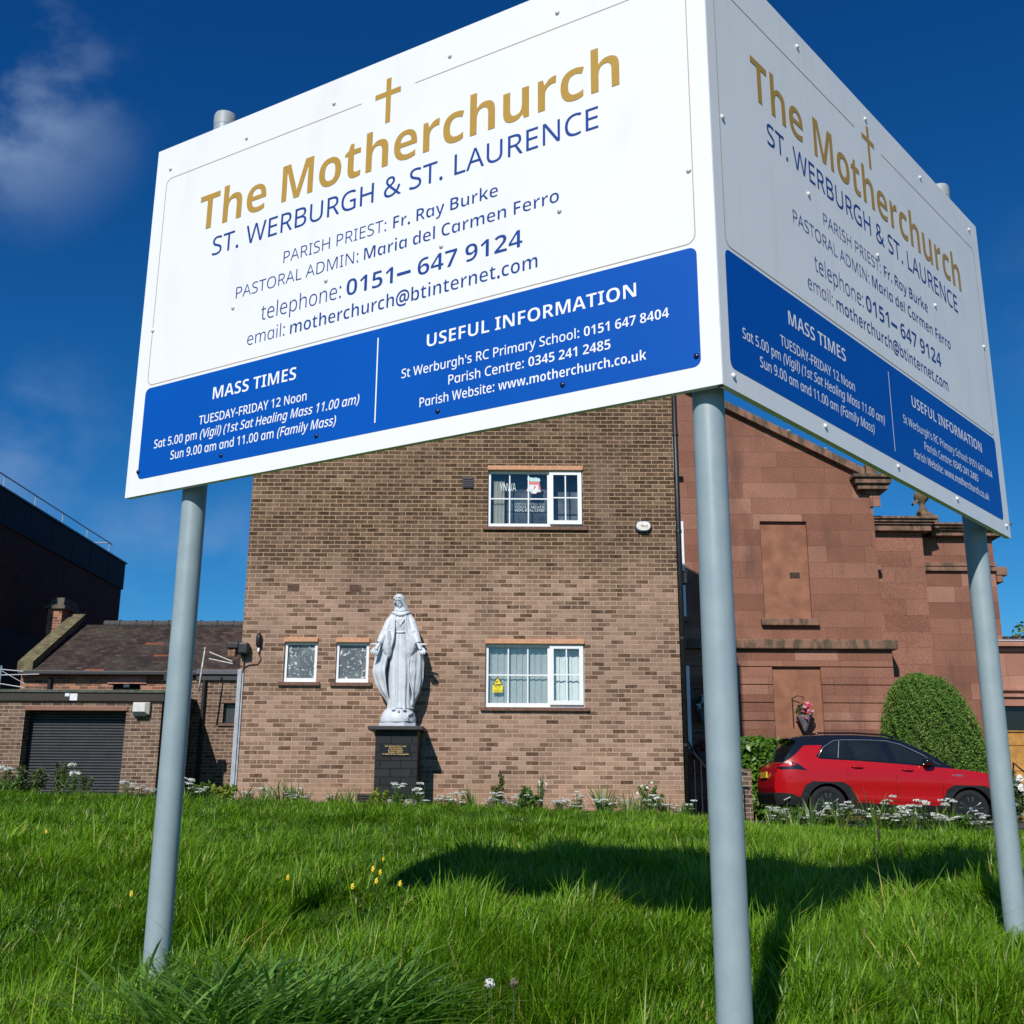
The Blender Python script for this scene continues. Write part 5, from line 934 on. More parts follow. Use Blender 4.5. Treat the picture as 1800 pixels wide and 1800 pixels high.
arm(-1); arm(1)
# neck, head bent forward and to its right, hood
hc = Vector((sx0 - 0.028, SY - 0.055, FZ + 0.918 * FH)); neck = Vector((sx0 + 0.005, SY - 0.01, FZ + 0.84 * FH))
fig.tube([neck, neck.lerp(hc, 0.6)], [0.06, 0.052], 14)
Rm = Matrix.Rotation(R_(-9), 3, 'Y') @ Matrix.Rotation(R_(-22), 3, 'Z') @ Matrix.Rotation(R_(19), 3, 'X')
def H(x, y, z): return hc + Rm @ Vector((x, y, z))
def hball(c, r, seg=14, ringn=10):
    for_ = []
    rings = [[H(c[0] + r[0] * math.sin(math.pi * i / ringn + 1e-4) * math.cos(2 * math.pi * k / seg), c[1] + r[1] * math.sin(math.pi * i / ringn + 1e-4) * math.sin(2 * math.pi * k / seg), c[2] - r[2] * math.cos(math.pi * i / ringn)) for k in range(seg)] for i in range(ringn + 1)]
    fig.loft(rings)
hball((0, 0, 0.012), (0.070, 0.085, 0.098), 24, 16); hball((0, -0.025, -0.05), (0.052, 0.056, 0.052))
hball((0, -0.060, -0.082), (0.022, 0.022, 0.018))                    # chin
fig.tube([H(0, -0.078, 0.025), H(0, -0.092, 0.0), H(0, -0.105, -0.022), H(0, -0.088, -0.03)], [0.006, 0.007, 0.010, 0.006], 8)   # nose
for s in (-1, 1):
    fig.tube([H(s * 0.012, -0.086, 0.03), H(s * 0.032, -0.082, 0.036), H(s * 0.052, -0.066, 0.028)], [0.006, 0.007, 0.004], 8)     # brow
    hball((s * 0.027, -0.069, 0.008), (0.012, 0.010, 0.006))
fig.tube([H(-0.018, -0.077, -0.052), H(0, -0.084, -0.050), H(0.018, -0.077, -0.052)], [0.004, 0.008, 0.004], 8)

# hood: a thick domed shell open towards the face, falling to the shoulders
rings = []
for i in range(26):
    u = i / 25
    if u < 0.45: q = u / 0.45 * math.pi / 2; z = 0.03 + 0.105 * math.cos(q); k_ = max(0.06, math.sin(q)); wx, wy = 0.098 * k_, 0.112 * k_
    else: v_ = (u - 0.45) / 0.55; z = 0.03 - 0.21 * v_; wx, wy = 0.098 + 0.012 * v_, 0.112 - 0.035 * v_
    op = R_(float(np.interp(z, [-0.16, -0.08, 0.04, 0.082, 0.10, 0.2], [42, 54, 58, 46, 1, 1]))); o_, i_ = [], []
    for k in range(41):
        th = -math.pi / 2 + op + (2 * math.pi - 2 * op) * k / 40; fo_ = 1 + 0.03 * math.sin(9 * th) * max(0, u - 0.4)
        o_.append(H(wx * fo_ * math.cos(th), 0.012 + wy * fo_ * math.sin(th), z)); i_.append(H(max(0.002, wx - 0.017) * math.cos(th), 0.012 + max(0.002, wy - 0.017) * math.sin(th), z - 0.012 * max(0, 1 - 3 * u)))
    rings.append(o_ + i_[::-1])
fig.loft(rings)
rim = [(-0.100, -0.055, -0.15), (-0.088, -0.062, -0.08), (-0.080, -0.070, 0.0), (-0.070, -0.082, 0.05), (-0.040, -0.100, 0.082), (0.0, -0.106, 0.090), (0.040, -0.100, 0.082), (0.070, -0.082, 0.05), (0.080, -0.070, 0.0), (0.088, -0.062, -0.08), (0.100, -0.055, -0.15)]
fig.tube([H(*p) for p in rim], [0.012, 0.010, 0.009, 0.009, 0.010, 0.010, 0.010, 0.009, 0.009, 0.010, 0.012], 8)
fig.tube([hc + Vector((0.02, 0.05, -0.04)), neck + Vector((0.01, 0.045, 0.0)), Vector((sx0, SY + 0.02, FZ + 0.80 * FH))], [0.075, 0.105, 0.15], 20)
# folds of the veil round the neck
for j in (0, 2):
    fig.tube([(sx0 + 0.155 * math.cos(q) * (0.62 + 0.14 * j), SY - 0.01 + 0.155 * math.sin(q) * (0.62 + 0.12 * j), FZ + (0.848 - 0.012 * j) * FH - 0.05 * abs(math.sin(q)) ** 3 * (0.6 + 0.3 * j)) for q in np.linspace(R_(170), R_(370), 18)], 0.021, 8)
# toes of the feet under the hem
for s in (-1, 1): fig.ball((sx0 + 0.03 + s * 0.085, SY - 0.19, g0 + 0.222 - 0.015), 0.035, 0.06, 0.022)
fig.v = [(sx0 + (x - sx0) * 1.045, SY + (y - SY) * (0.86 if y > SY else 1.0), z) for x, y, z in fig.v]
fo = fig.build('figure', white_stone, st)
rm = fo.modifiers.new('one_surface', 'REMESH'); rm.mode = 'VOXEL'; rm.voxel_size = 0.0052; rm.use_smooth_shade = True
sm = fo.modifiers.new('soften', 'SMOOTH'); sm.factor = 0.4; sm.iterations = 2

# small planted bed with a timber edge at the foot of the pillar
bx0, bx1 = AX(650, 1405, 17.55), AX(738, 1405, 17.55); zb = gz(pxm, 17.6)
bed = thing('flower_bed_box', 'low grey stone edged flower bed at the foot of the black pillar', 'flower bed', ((bx0 + bx1) / 2, 17.75, zb))
m = MB(); m.box(bx0, bx1, 17.52, 17.60, zb - 0.1, zb + 0.11); m.box(bx0, bx0 + 0.08, 17.601, 18.05, zb - 0.1, zb + 0.108); m.box(bx1 - 0.08, bx1, 17.601, 18.05, zb - 0.1, zb + 0.108)
m.build('edging', plain('grey stone edging', (0.32, 0.29, 0.25), 0.9, var=0.2, bump=0.2), bed, bev=0.01)
m = MB(); m.box(bx0 + 0.081, bx1 - 0.081, 17.601, 18.05, zb - 0.1, zb + 0.06); m.build('soil', plain('dark soil', (0.035, 0.025, 0.018), 0.95, 0.1, var=0.4, scale=30, bump=0.4), bed)
m = MB(); x = AX(646, 1405, 17.5)
m.box(x - 0.10, x + 0.10, 17.42, 17.48, zb - 0.05, zb + 0.19)
for i in range(5): m.box(x - 0.11, x + 0.11, 17.40, 17.4199, zb + 0.0 + i * 0.04, zb + 0.02 + i * 0.04)
cr = m.build('planter_crate', plain('dark slatted timber', (0.05, 0.045, 0.04), 0.8, var=0.3), None, loc=(x, 17.45, zb)); tag(cr, 'small dark slatted crate left of the flower bed below the statue', 'crate')

# ------------------------------------------------------------------ garage, extension, old cottage, big building on the left
GY = 23.4
def gX(px, py=1320): return AX(px, py, GY)
def gZ(py, px=150): return AZ(py, GY, px)
GX1 = -7.36; GX0 = -17.0
gar = thing('garage', 'flat roofed brown brick garage with a black roller shutter', 'garage', ((GX0 + GX1) / 2, GY, 0.0))
so = (gX(42), gX(221), -0.5, gZ(1257))
m = MB(); GT = gZ(1241)
wall_xz(m, GX0, GX1, -0.5, GT, GY, [so], 0.32)
m.add([(GX1, GY, -0.5), (GX1, 25.7, -0.5), (GX1, 25.7, GT), (GX1, GY, GT)], [(0, 1, 2, 3)]); m.add([(GX0, GY, -0.5), (GX0, 25.7, -0.5), (GX0, 25.7, GT), (GX0, GY, GT)], [(0, 1, 2, 3)])
m.add([(GX0, 25.7, -0.5), (GX1, 25.7, -0.5), (GX1, 25.7, GT), (GX0, 25.7, GT)], [(0, 1, 2, 3)])
m.build('wall', M['garage_brick'], gar)
def fascia_mat():
    t = NT('peeling dark fascia board'); X, Y, Z = t.xyz(); n = t.noise(7.0, 7, 0.75, dist=0.4)
    c = t.mix(t.math('MULTIPLY', t.rng(n, 0.52, 0.6), t.rng(X, -1.5, -2.2)), (0.05, 0.045, 0.04), (0.38, 0.36, 0.33))
    t.bump(n, 0.3); return t.fin(c, 0.8, 0.2)
m = MB(); m.box(GX0, GX1 + 0.05, GY - 0.06, 25.72, GT + 0.0005, gZ(1226)); m.build('fascia', fascia_mat(), gar, bev=0.008)
m = MB(); m.box(GX0, GX1 + 0.08, GY - 0.09, 25.75, gZ(1226) + 0.0005, gZ(1221)); m.build('roof', plain('mossy felt roof', (0.08, 0.09, 0.07), 0.9, var=0.3), gar)
m = MB(); m.box(so[0] - 0.01, so[1] + 0.03, GY - 0.03, GY + 0.06, so[3] - 0.004, so[3] + 0.085); m.build('lintel', plain('brown painted lintel', (0.22, 0.11, 0.075), 0.75), gar, bev=0.006)
m = MB(); n = 30; zt = so[3]; zb = gz(-10, GY) - 0.1; hh = (zt - zb) / n
prof = []
for i in range(n):
    z = zb + i * hh
    for f, d in ((0.0, 0.026), (0.12, 0.012), (0.4, 0.0), (0.65, 0.001), (0.88, 0.012)): prof.append((GY + 0.27 + d, z + f * hh))
prof.append((GY + 0.296, zt)); v, f = [], []
for y, z in prof: v += [(so[0], y, z), (so[1], y, z)]
m.add(v, [(2 * i, 2 * i + 1, 2 * i + 3, 2 * i + 2) for i in range(len(prof) - 1)])
m.build('roller_shutter', plain('black steel shutter', (0.035, 0.036, 0.042), 0.4, 0.5, var=0.15, scale=4), gar, smooth=False)
m = MB(); m.box(so[0] - 0.02, so[1] + 0.02, GY + 0.325, GY + 0.34, -0.5, zt + 0.02); m.build('backing', M['void'], gar)
x, z = gX(254, 1253), gZ(1253, 254)
fl = thing('flood_light', 'white box flood light fixed on the garage wall right of the shutter', 'light', (x, GY, z))
m = MB(); m.loft([[(x - 0.17, GY - 0.001, z - 0.13), (x + 0.18, GY - 0.001, z - 0.13), (x + 0.18, GY - 0.001, z + 0.13), (x - 0.17, GY - 0.001, z + 0.13)],
                  [(x - 0.17, GY - 0.08, z - 0.13), (x + 0.18, GY - 0.08, z - 0.13), (x + 0.18, GY - 0.08, z + 0.13), (x - 0.17, GY - 0.08, z + 0.13)],
                  [(x - 0.15, GY - 0.16, z - 0.07), (x + 0.10, GY - 0.16, z - 0.07), (x + 0.10, GY - 0.16, z + 0.11), (x - 0.15, GY - 0.16, z + 0.11)]])
m.build('lamp_case', plain('dirty white plastic', (0.62, 0.61, 0.58), 0.5, var=0.1), fl, bev=0.008)
m = MB(); m.box(x - 0.13, x + 0.14, GY - 0.12, GY - 0.02, z - 0.16, z - 0.1305); m.build('underside', M['black'], fl)
for i, (pa, pb, pya, pyb, lb) in enumerate(((128.5, 141.5, 1228, 1240, 'white paper notice with a fold stuck on the garage fascia'), (119.5, 127.5, 1227, 1233, 'small torn scrap of white paper left of the notice on the garage fascia'))):
    a, b, c, d = gX(pa, 1234), gX(pb, 1234), gZ(pyb, 130), gZ(pya, 130); m = MB()
    m.add([(a, GY - 0.064, c), (b, GY - 0.064, c), (b, GY - 0.068, d), (a, GY - 0.064, d), (b, GY - 0.0625, c), (a, GY - 0.0625, c), (a, GY - 0.0625, d), (b, GY - 0.0625, d)], [(0, 1, 2, 3), (4, 5, 6, 7)])
    tag(m.build('paper_notice', plain('white paper', (0.72, 0.73, 0.78), 0.8), None, loc=(a, GY - 0.065, c)), lb, 'notice')
m = MB(); xg = GX1 + 0.06; m.tube([(xg, GY + 0.12, -0.1), (xg, GY + 0.12, GT + 0.45)], 0.05, 10); m.box(xg - 0.09, xg + 0.09, GY + 0.05, GY + 0.2, GT + 0.4501, GT + 0.62)
tag(m.build('drainpipe', M['black'], None, loc=(xg, GY + 0.12, 0)), 'black drainpipe at the right corner of the garage', 'drainpipe')
# extension
EY = 25.7; ex0, ex1 = -7.32, AX(436, 1300, EY)
def eX(px, py=1260): return AX(px, py, EY)
def eZ(py, px=400): return AZ(py, EY, px)
ext = thing('brick_extension', 'single storey brown brick extension with dark fascia and tiny window between garage and house', 'extension', ((ex0 + ex1) / 2, EY, 0))
wn_ = (eX(396), eX(417.5), eZ(1277), eZ(1241)); m = MB(); ET = eZ(1202)
wall_xz(m, ex0 - 0.6, ex1, -0.5, ET, EY, [wn_], 0.14); m.add([(ex1, EY, -0.5), (ex1, 27.0, -0.5), (ex1, 27.0, ET), (ex1, EY, ET)], [(0, 1, 2, 3)]); m.build('wall', M['garage_brick'], ext)
m = MB(); m.box(ex0, ex1 + 0.05, EY - 0.07, 27.0, ET + 0.0005, eZ(1192)); m.build('fascia', plain('dark grey fascia', (0.035, 0.035, 0.038), 0.6), ext, bev=0.006)
m = MB(); m.box(ex0, ex1 + 0.05, EY - 0.12, EY + 0.4, eZ(1192) + 0.0005, eZ(1183.5)); m.build('gutter', plain('slate grey gutter', (0.09, 0.09, 0.105), 0.5), ext, bev=0.012)
m = MB(); frame_bars(m, wn_[0], wn_[1], wn_[2], wn_[3], EY + 0.08, EY + 0.13, 0.03); wi = m.build('window', M['black'], ext)
p = MB(); p.add([(wn_[0], EY + 0.12, wn_[2]), (wn_[1], EY + 0.12, wn_[2]), (wn_[1], EY + 0.12, wn_[3]), (wn_[0], EY + 0.12, wn_[3])], [(0, 1, 2, 3)]); p.build('pane', plain('dirty dark pane', (0.05, 0.055, 0.06), 0.2), wi)
m = MB(); m.box(wn_[0] - 0.04, wn_[1] + 0.03, EY - 0.02, EY + 0.07, wn_[3] - 0.003, wn_[3] + 0.07); m.build('lintel', plain('brown lintel', (0.2, 0.11, 0.08), 0.8), wi)
m = MB(); m.box(wn_[0] - 0.09, wn_[1] + 0.05, EY - 0.05, EY + 0.07, wn_[2] - 0.06, wn_[2] - 0.002); m.build('sill', M['sill'], wi)
xa = eX(362, 1240); m = MB(); m.tube([(xa, EY - 0.06, 0.0), (xa, EY - 0.06, ET)], 0.045, 10)
tag(m.build('drainpipe', M['black'], None, loc=(xa, EY - 0.06, 0)), 'black drainpipe on the shaded extension wall beside the left sign post', 'drainpipe')
# roof aerial: pale leaning pole and two rods
a, b = at(363, 1146, 24.9), at(352, 1223, 24.9)
ant = thing('leaning_pole', 'thin pale leaning pole standing in front of the extension roof', 'pole', b)
m = MB(); m.tube([b, b.lerp(a, 0.5), a], [0.024, 0.022, 0.014], 8); m.ball(a, 0.028); m.build('shaft', plain('peeling white paint', (0.5, 0.48, 0.43), 0.7, var=0.3), ant, smooth=True)
rd = thing('aerial_rods', 'two pale rods fanning out over the tiled roof beside the small chimney', 'aerial', at(410, 1172, 26.6))
for p0, p1 in (((371, 1152), (411, 1168)), ((370, 1163.5), (412, 1172))):
    m = MB(); m.tube([at(*p0, 26.6), at(*p1, 26.6)], 0.015, 6); m.build('rod', plain('pale metal rod', (0.55, 0.53, 0.5), 0.5), rd)
# old cottage with tiled roof
KY, KR = 27.4, 30.2
kx0 = AX(41, 1195, KY); kx1 = -3.0; ke = AZ(1180, KY, 200); kr = AZ(1106, KR, 250)
cot = thing('old_cottage', 'old red brick cottage with dark tiled roof and stone gable coping behind the garage', 'cottage', ((kx0 + kx1) / 2, KY, 0))
ho = (AX(202, 1215, KY), AX(250, 1215, KY), 0.6, AZ(1208, KY, 225)); m = MB()
wall_xz(m, kx0, kx1, -0.3, ke, KY, [ho], 0.15); m.add([(kx0, KY, -0.3), (kx0, 2 * KR - KY, -0.3), (kx0, 2 * KR - KY, ke), (kx0, KR, kr), (kx0, KY, ke)], [(0, 1, 2, 3, 4)])
m.build('wall', M['old_brick'], cot)
def tiles():
    t = NT('weathered clay roof tile'); X, Y, Z = t.xyz(); v = t.math('MULTIPLY', t.math('ADD', Z, 100.0), 1.45); u = t.math('ADD', X, 100.0)
    rf = t.math('DIVIDE', v, 0.10); row = t.math('FLOOR', rf); fv = t.math('FRACT', rf)
    cf = t.math('ADD', t.math('DIVIDE', u, 0.165), t.math('MULTIPLY', t.math('MODULO', row, 2.0), 0.5)); cl = t.math('FLOOR', cf); fu = t.math('FRACT', cf)
    r = t.white(t.comb(cl, row, 0.3)); c = t.ramp(r, [(0, (0.035, 0.026, 0.024)), (0.6, (0.06, 0.042, 0.036)), (0.95, (0.085, 0.06, 0.048)), (1.0, (0.12, 0.075, 0.055))])
    blk = t.white(t.comb(t.math('FLOOR', t.math('DIVIDE', cl, 3.0)), row, 2.2)); c = t.mix(t.math('MULTIPLY', t.math('GREATER_THAN', blk, 0.985), t.rng(t.noise(0.8, 2), 0.42, 0.55)), c, (0.30, 0.10, 0.05))
    c = t.mix(t.rng(fv, 0.82, 1.0), c, (0.012, 0.010, 0.010)); c = t.mix(t.rng(t.noise(1.2, 5), 0.45, 0.7), c, t.mix(0.5, c, (0.09, 0.08, 0.06)))
    sc = t.math('ABSOLUTE', t.math('SUBTRACT', fu, 0.5)); h = t.math('ADD', t.math('MULTIPLY', fv, -1.0), t.math('MULTIPLY', t.rng(sc, 0.42, 0.5), -0.5))
    t.bump(h, 0.9, 0.03); return t.fin(c, 0.85, 0.2)
m = MB(); e = 0.18; sl_ = (kr - ke) / (KR - KY)
for s in (1, -1):
    y0, y1 = (KY - e, KR) if s > 0 else (2 * KR - KY + e, KR)
    m.add([(kx0 + 0.3, y0, ke - e * sl_), (kx1, y0, ke - e * sl_), (kx1, y1, kr), (kx0 + 0.3, y1, kr), (kx0 + 0.3, y0, ke - e * sl_ - 0.06), (kx1, y0, ke - e * sl_ - 0.06), (kx1, y1, kr - 0.06), (kx0 + 0.3, y1, kr - 0.06)],
          [(0, 1, 2, 3), (4, 5, 6, 7), (0, 1, 5, 4), (1, 2, 6, 5), (2, 3, 7, 6), (3, 0, 4, 7)])
rf_ = m.build('roof', tiles(), cot)
m = MB(); L = 0.45; x = kx0 + 0.9
while x < kx1 - 0.1:
    m.tube([(x, KR, kr + 0.02), (x + L - 0.012, KR, kr + 0.02)], 0.105, 10); m.tube([(x + L - 0.06, KR, kr + 0.022), (x + L - 0.005, KR, kr + 0.022)], 0.125, 10); x += L
m.build('ridge_tiles', plain('dark ridge tile', (0.065, 0.06, 0.06), 0.8, var=0.35), rf_, auto=40)
m = MB(); m.box(kx0, kx1, KY - 0.26, KY - 0.14, ke - 0.22, ke - 0.12); m.build('gutter', plain('black gutter with worn edge', (0.03, 0.03, 0.032), 0.5), cot, bev=0.02)
m = MB(); w0 = 0.34
m.add([(kx0 - 0.04, KY - 0.2, ke - 0.12), (kx0 + w0, KY - 0.2, ke - 0.12), (kx0 + w0, KR, kr + 0.16), (kx0 - 0.04, KR, kr + 0.16), (kx0 - 0.04, KY - 0.2, ke + 0.10), (kx0 + w0, KY - 0.2, ke + 0.10), (kx0 + w0, KR, kr + 0.30), (kx0 - 0.04, KR, kr + 0.30)],
      [(0, 1, 2, 3), (4, 5, 6, 7), (0, 1, 5, 4), (1, 2, 6, 5), (2, 3, 7, 6), (3, 0, 4, 7)])
m.build('gable_coping', plain('mossy stone coping', (0.15, 0.13, 0.075), 0.95, 0.15, var=0.35, scale=6, bump=0.4), cot)
cxa, cxb = AX(87, 1090, KR - 0.35), AX(112, 1090, KR - 0.35); cz1 = AZ(1079.5, KR - 0.35, 100)
m = MB(); m.box(cxa, cxb, KR - 0.4, KR + 0.75, kr - 0.9, cz1); ch = m.build('chimney', M['old_brick'], cot)
m = MB(); m.box(cxa - 0.09, cxb + 0.09, KR - 0.48, KR + 0.83, cz1 + 0.0005, cz1 + 0.09)
m.loft([[(cxa - 0.02, KR - 0.41, cz1 + 0.0905), (cxb + 0.02, KR - 0.41, cz1 + 0.0905), (cxb + 0.02, KR + 0.76, cz1 + 0.0905), (cxa - 0.02, KR + 0.76, cz1 + 0.0905)], [(cxa + 0.1, KR - 0.28, cz1 + 0.33), (cxb - 0.02, KR - 0.28, cz1 + 0.33), (cxb - 0.02, KR + 0.6, cz1 + 0.33), (cxa + 0.1, KR + 0.6, cz1 + 0.33)]])
m.build('chimney_cap', plain('sooty stone cap', (0.10, 0.09, 0.07), 0.9, var=0.35, scale=8), ch)
m = MB(); ccx = AX(411.5, 1150, 28.2); czt, czb = AZ(1146, 28.2, 410), AZ(1176, 28.2, 410); m.box(ccx - 0.09, ccx + 0.09, 28.1, 28.6, czb - 0.6, czt); c2 = m.build('small_chimney', M['old_brick'], cot)
m = MB(); m.box(ccx - 0.13, ccx + 0.17, 28.05, 28.65, czt + 0.0005, czt + 0.15); m.build('chimney_cap', M['black'], c2, bev=0.02)
m = MB(); m.box(ccx - 0.115, ccx + 0.115, 28.07, 28.63, czb - 0.1, czb + 0.2); m.build('lead_flashing', M['lead'], c2)
m = MB(); m.box(AX(194, 1200, KY), AX(262, 1200, KY), KY - 0.04, KY + 0.05, ho[3] - 0.02, AZ(1190, KY, 225)); li = m.build('lintel', plain('worn pink lintel', (0.42, 0.20, 0.16), 0.85, var=0.2, scale=5), cot)
m = MB(); m.box(ho[0] - 0.02, ho[1] + 0.02, KY + 0.10, KY + 0.16, 0.5, ho[3] + 0.02); wi = m.build('window', M['void'], cot)
m = MB(); a, b = AX(219, 1212, KY), AX(229, 1212, KY); m.box(a, b, KY + 0.06, KY + 0.099, AZ(1215, KY, 225), AZ(1209, KY, 225)); m.build('white_fitting', M['upvc'], wi)
xs_ = AX(92, 1215, KY); m = MB(); m.tube([(xs_, KY - 0.07, 0.2), (xs_, KY - 0.07, AZ(1200, KY, 92))], 0.05, 8); m.build('vent_pipe', M['black'], cot)
# pale rods in front of the cottage corner
rods = thing('clothes_dryer', 'folded clothes dryer arms, pale rods at the left edge beside the old cottage', 'clothes dryer', at(3, 1200, 26.5))
for p0, p1 in (((0, 1186), (44, 1189.5)), ((4, 1196.5), (72, 1194)), ((0, 1211), (46, 1218)), ((4, 1188), (48, 1212))):
    m = MB(); thin = 0.011 if p1[1] < 1212 or p0[1] > 1200 else 0.006
    m.tube([at(*p0, 26.5), at(*p1, 26.5)], thin, 6); m.build('arm', plain('white rod', (0.55, 0.56, 0.58), 0.4), rods)
m = MB(); p = at(2, 1215, 26.5); m.tube([(p.x, 26.5, 0), (p.x, 26.5, AZ(1180, 26.5, 2))], 0.025, 8); m.build('mast', M['steel'], rods)
# big building: its long side runs away from us
BX = AX(216.5, 1021, 38.0); BT, BM_ = AZ(998.6, 38.0, 217), AZ(1043.8, 38.0, 216)
big = thing('large_building', 'large dark red brick building with slate blue cladding and a rooftop handrail', 'building', (BX - 6, 33, 0))
m = MB(); m.box(BX - 16, BX, 26.4, 38.0, -0.3, BM_); m.build('wall', M['dark_brick'], big)
clad = plain('slate blue cladding', (0.016, 0.019, 0.034), 0.7, 0.12, var=0.12, scale=2)
m = MB(); m.box(BX - 16.05, BX + 0.05, 26.35, 38.05, BM_ + 0.0005, BT)
for i in range(6): m.box(BX + 0.0501, BX + 0.056, 28.66 + i * 1.55, 28.68 + i * 1.55, BM_ + 0.05, BT - 0.12)
m.build('cladding', clad, big)
m = MB(); m.box(BX - 16.1, BX + 0.10, 26.3, 38.1, BT + 0.0005, BT + 0.05); m.build('parapet_cap', plain('dark metal cap', (0.03, 0.034, 0.05), 0.4), big)
m = MB(); m.box(BX + 0.0005, BX + 0.08, 26.3, 33.9, -0.3, AZ(1120, 30, 20)); m.build('lower_cladding', clad, big)
hr = MB(); ry = [29.2 + 2.05 * i for i in range(5)]
for y in ry: hr.tube([(BX - 0.35, y, BT + 0.05), (BX - 0.35, y, BT + 0.62)], 0.017, 6)
hr.tube([(BX - 0.35, 26.7, BT + 0.62), (BX - 0.35, ry[-1] + 0.25, BT + 0.62)], 0.020, 6); hr.tube([(BX - 1.9, ry[-1], BT + 0.62), (BX - 0.35, ry[-1], BT + 0.62)], 0.022, 6); hr.tube([(BX - 1.9, ry[-1], BT + 0.05), (BX - 1.9, ry[-1], BT + 0.64)], 0.022, 6)
hr.build('handrail', plain('galvanised tube', (0.30, 0.32, 0.35), 0.5, metal=0.3), big)

# ------------------------------------------------------------------ red sandstone church
QY = 27.0
def qX(px, py=1150, Y=QY): return AX(px, py, Y)
def qZ(py, px=1400, Y=QY): return AZ(py, Y, px)
church = thing('sandstone_church', 'red sandstone church with gabled end, bricked up windows and heavy cornices beside the brick house', 'church', (4.0, QY, -0.4))
xe = qX(1545, 1000); xg0, zg0 = qX(1515, 832), qZ(832, 1515); xg1, zg1 = qX(1282, 722), qZ(722, 1282)
slope = (zg1 - zg0) / (xg0 - xg1); xl = -6.35; xap = (xe + xl) / 2; zap = zg0 + slope * (xg0 - xap)
zcourse = qZ(1128, 1450); zc2 = qZ(1136.5, 1450)
up = (qX(1341, 1000), qX(1424, 1000), qZ(1083, 1380), qZ(911, 1380)); lo = (qX(1363, 1230), qX(1449, 1230), -0.6, qZ(1168, 1400))
m = MB()
wall_xz(m, xl, xe, zc2, zg0, QY, [up], 0.10)
m.add([(xl, QY, zg0), (xe, QY, zg0), (xg0, QY, zg0 + 0.01), (xap, QY, zap)], [(0, 1, 2, 3)])
m.add([(xe, QY, zc2), (xe, QY + 22, zc2), (xe, QY + 22, zg0), (xe, QY, zg0)], [(0, 1, 2, 3)]); m.add([(xl, QY, -0.6), (xl, QY + 22, -0.6), (xl, QY + 22, zg0), (xl, QY, zg0)], [(0, 1, 2, 3)])
m.build('gable_wall', M['sandstone'], church)
for (ya, yb, pxr, pxs) in ((757, 828, 1190.5, 1198), (913, 1081, 1205, 1212), (1167, 1313, 1218, 1224)):
    yy = QY - (0.05 if ya < 1100 else 0.12); xr = AX(pxr, (ya + yb) / 2, yy); z0_, z1_ = AZ(yb, yy, pxr), AZ(ya, yy, pxr)
    m = MB(); frame_bars(m, xr - 1.15, xr, z0_, z1_, yy, yy + 0.045, 0.13); m.box(xr - 0.62, xr - 0.55, yy + 0.002, yy + 0.044, z0_ + 0.13, z1_ - 0.13); win = m.build('window', M['upvc'], church); win['label'] = 'white framed church window mostly hidden behind the brick house'
    p = MB(); p.box(xr - 1.02, xr - 0.13, yy + 0.02, yy + 0.03, z0_ + 0.13, z1_ - 0.13); p.build('pane', plain('dark leaded pane', (0.03, 0.035, 0.04), 0.12, 0.5), win)
    p = MB(); p.box(xr - 1.25, AX(pxs, yb + 5, yy), yy - 0.10, yy + 0.049, z0_ - 0.12, z0_ - 0.001); p.build('sill', M['moulding'], win)
# rusticated base: courses separated by real grooves
m = MB(); zt = zc2 - 0.0; yb = QY - 0.07; h = (qZ(1168, 1400) - qZ(1295, 1400)) / 4
m.box(xl, lo[0], QY - 0.03, QY + 0.5, -0.6, zc2 - 0.001); m.box(lo[1], xe + 0.12, QY - 0.03, QY + 0.5, -0.6, zc2 - 0.001); m.box(lo[0], lo[1], QY - 0.03, QY + 0.5, lo[3], zc2 - 0.001)
z = lo[3]; k = 0
m.box(xl, xe + 0.16, yb, QY - 0.031, lo[3] + 0.018, zc2 - 0.002)
while z > -0.5:
    for a, b in ((xl, lo[0]), (lo[1], xe + 0.16)): m.box(a, b, yb, QY - 0.031, z - h + 0.018, z)
    z -= h
m.build('base_course', M['sandstone'], church, bev=0.012)
m = MB(); m.add([(lo[0], QY + 0.02, -0.6), (lo[1], QY + 0.02, -0.6), (lo[1], QY + 0.02, lo[3]), (lo[0], QY + 0.02, lo[3])], [(0, 1, 2, 3)]); f = m.build('blocked_window', M['render'], church); f['label'] = 'lower bricked up window behind the hanging basket'
m = MB(); m.add([(up[0], QY + 0.09, up[2]), (up[1], QY + 0.09, up[2]), (up[1], QY + 0.09, up[3]), (up[0], QY + 0.09, up[3])], [(0, 1, 2, 3)]); f = m.build('blocked_window', M['render'], church); f['label'] = 'upper bricked up window with small vent'
vx, vz = qX(1399.5, 1004), qZ(1004.5, 1400); v = MB(); v.box(vx - 0.125, vx + 0.125, QY + 0.075, QY + 0.0895, vz - 0.07, vz + 0.07); v.build('vent', plain('dark vent', (0.05, 0.03, 0.02), 0.8, var=0.5, scale=60), f)
s = MB(); s.box(up[0] - 0.1, up[1] + 0.14, QY - 0.13, QY + 0.09, up[2] - 0.17, up[2] - 0.001); s.build('sill', M['moulding'], f, bev=0.015)
m = MB(); m.box(xl, xe + 0.28, QY - 0.2, QY + 0.3, zc2 + 0.0005, zcourse + 0.12); m.build('string_course', M['moulding'], church, bev=0.03)
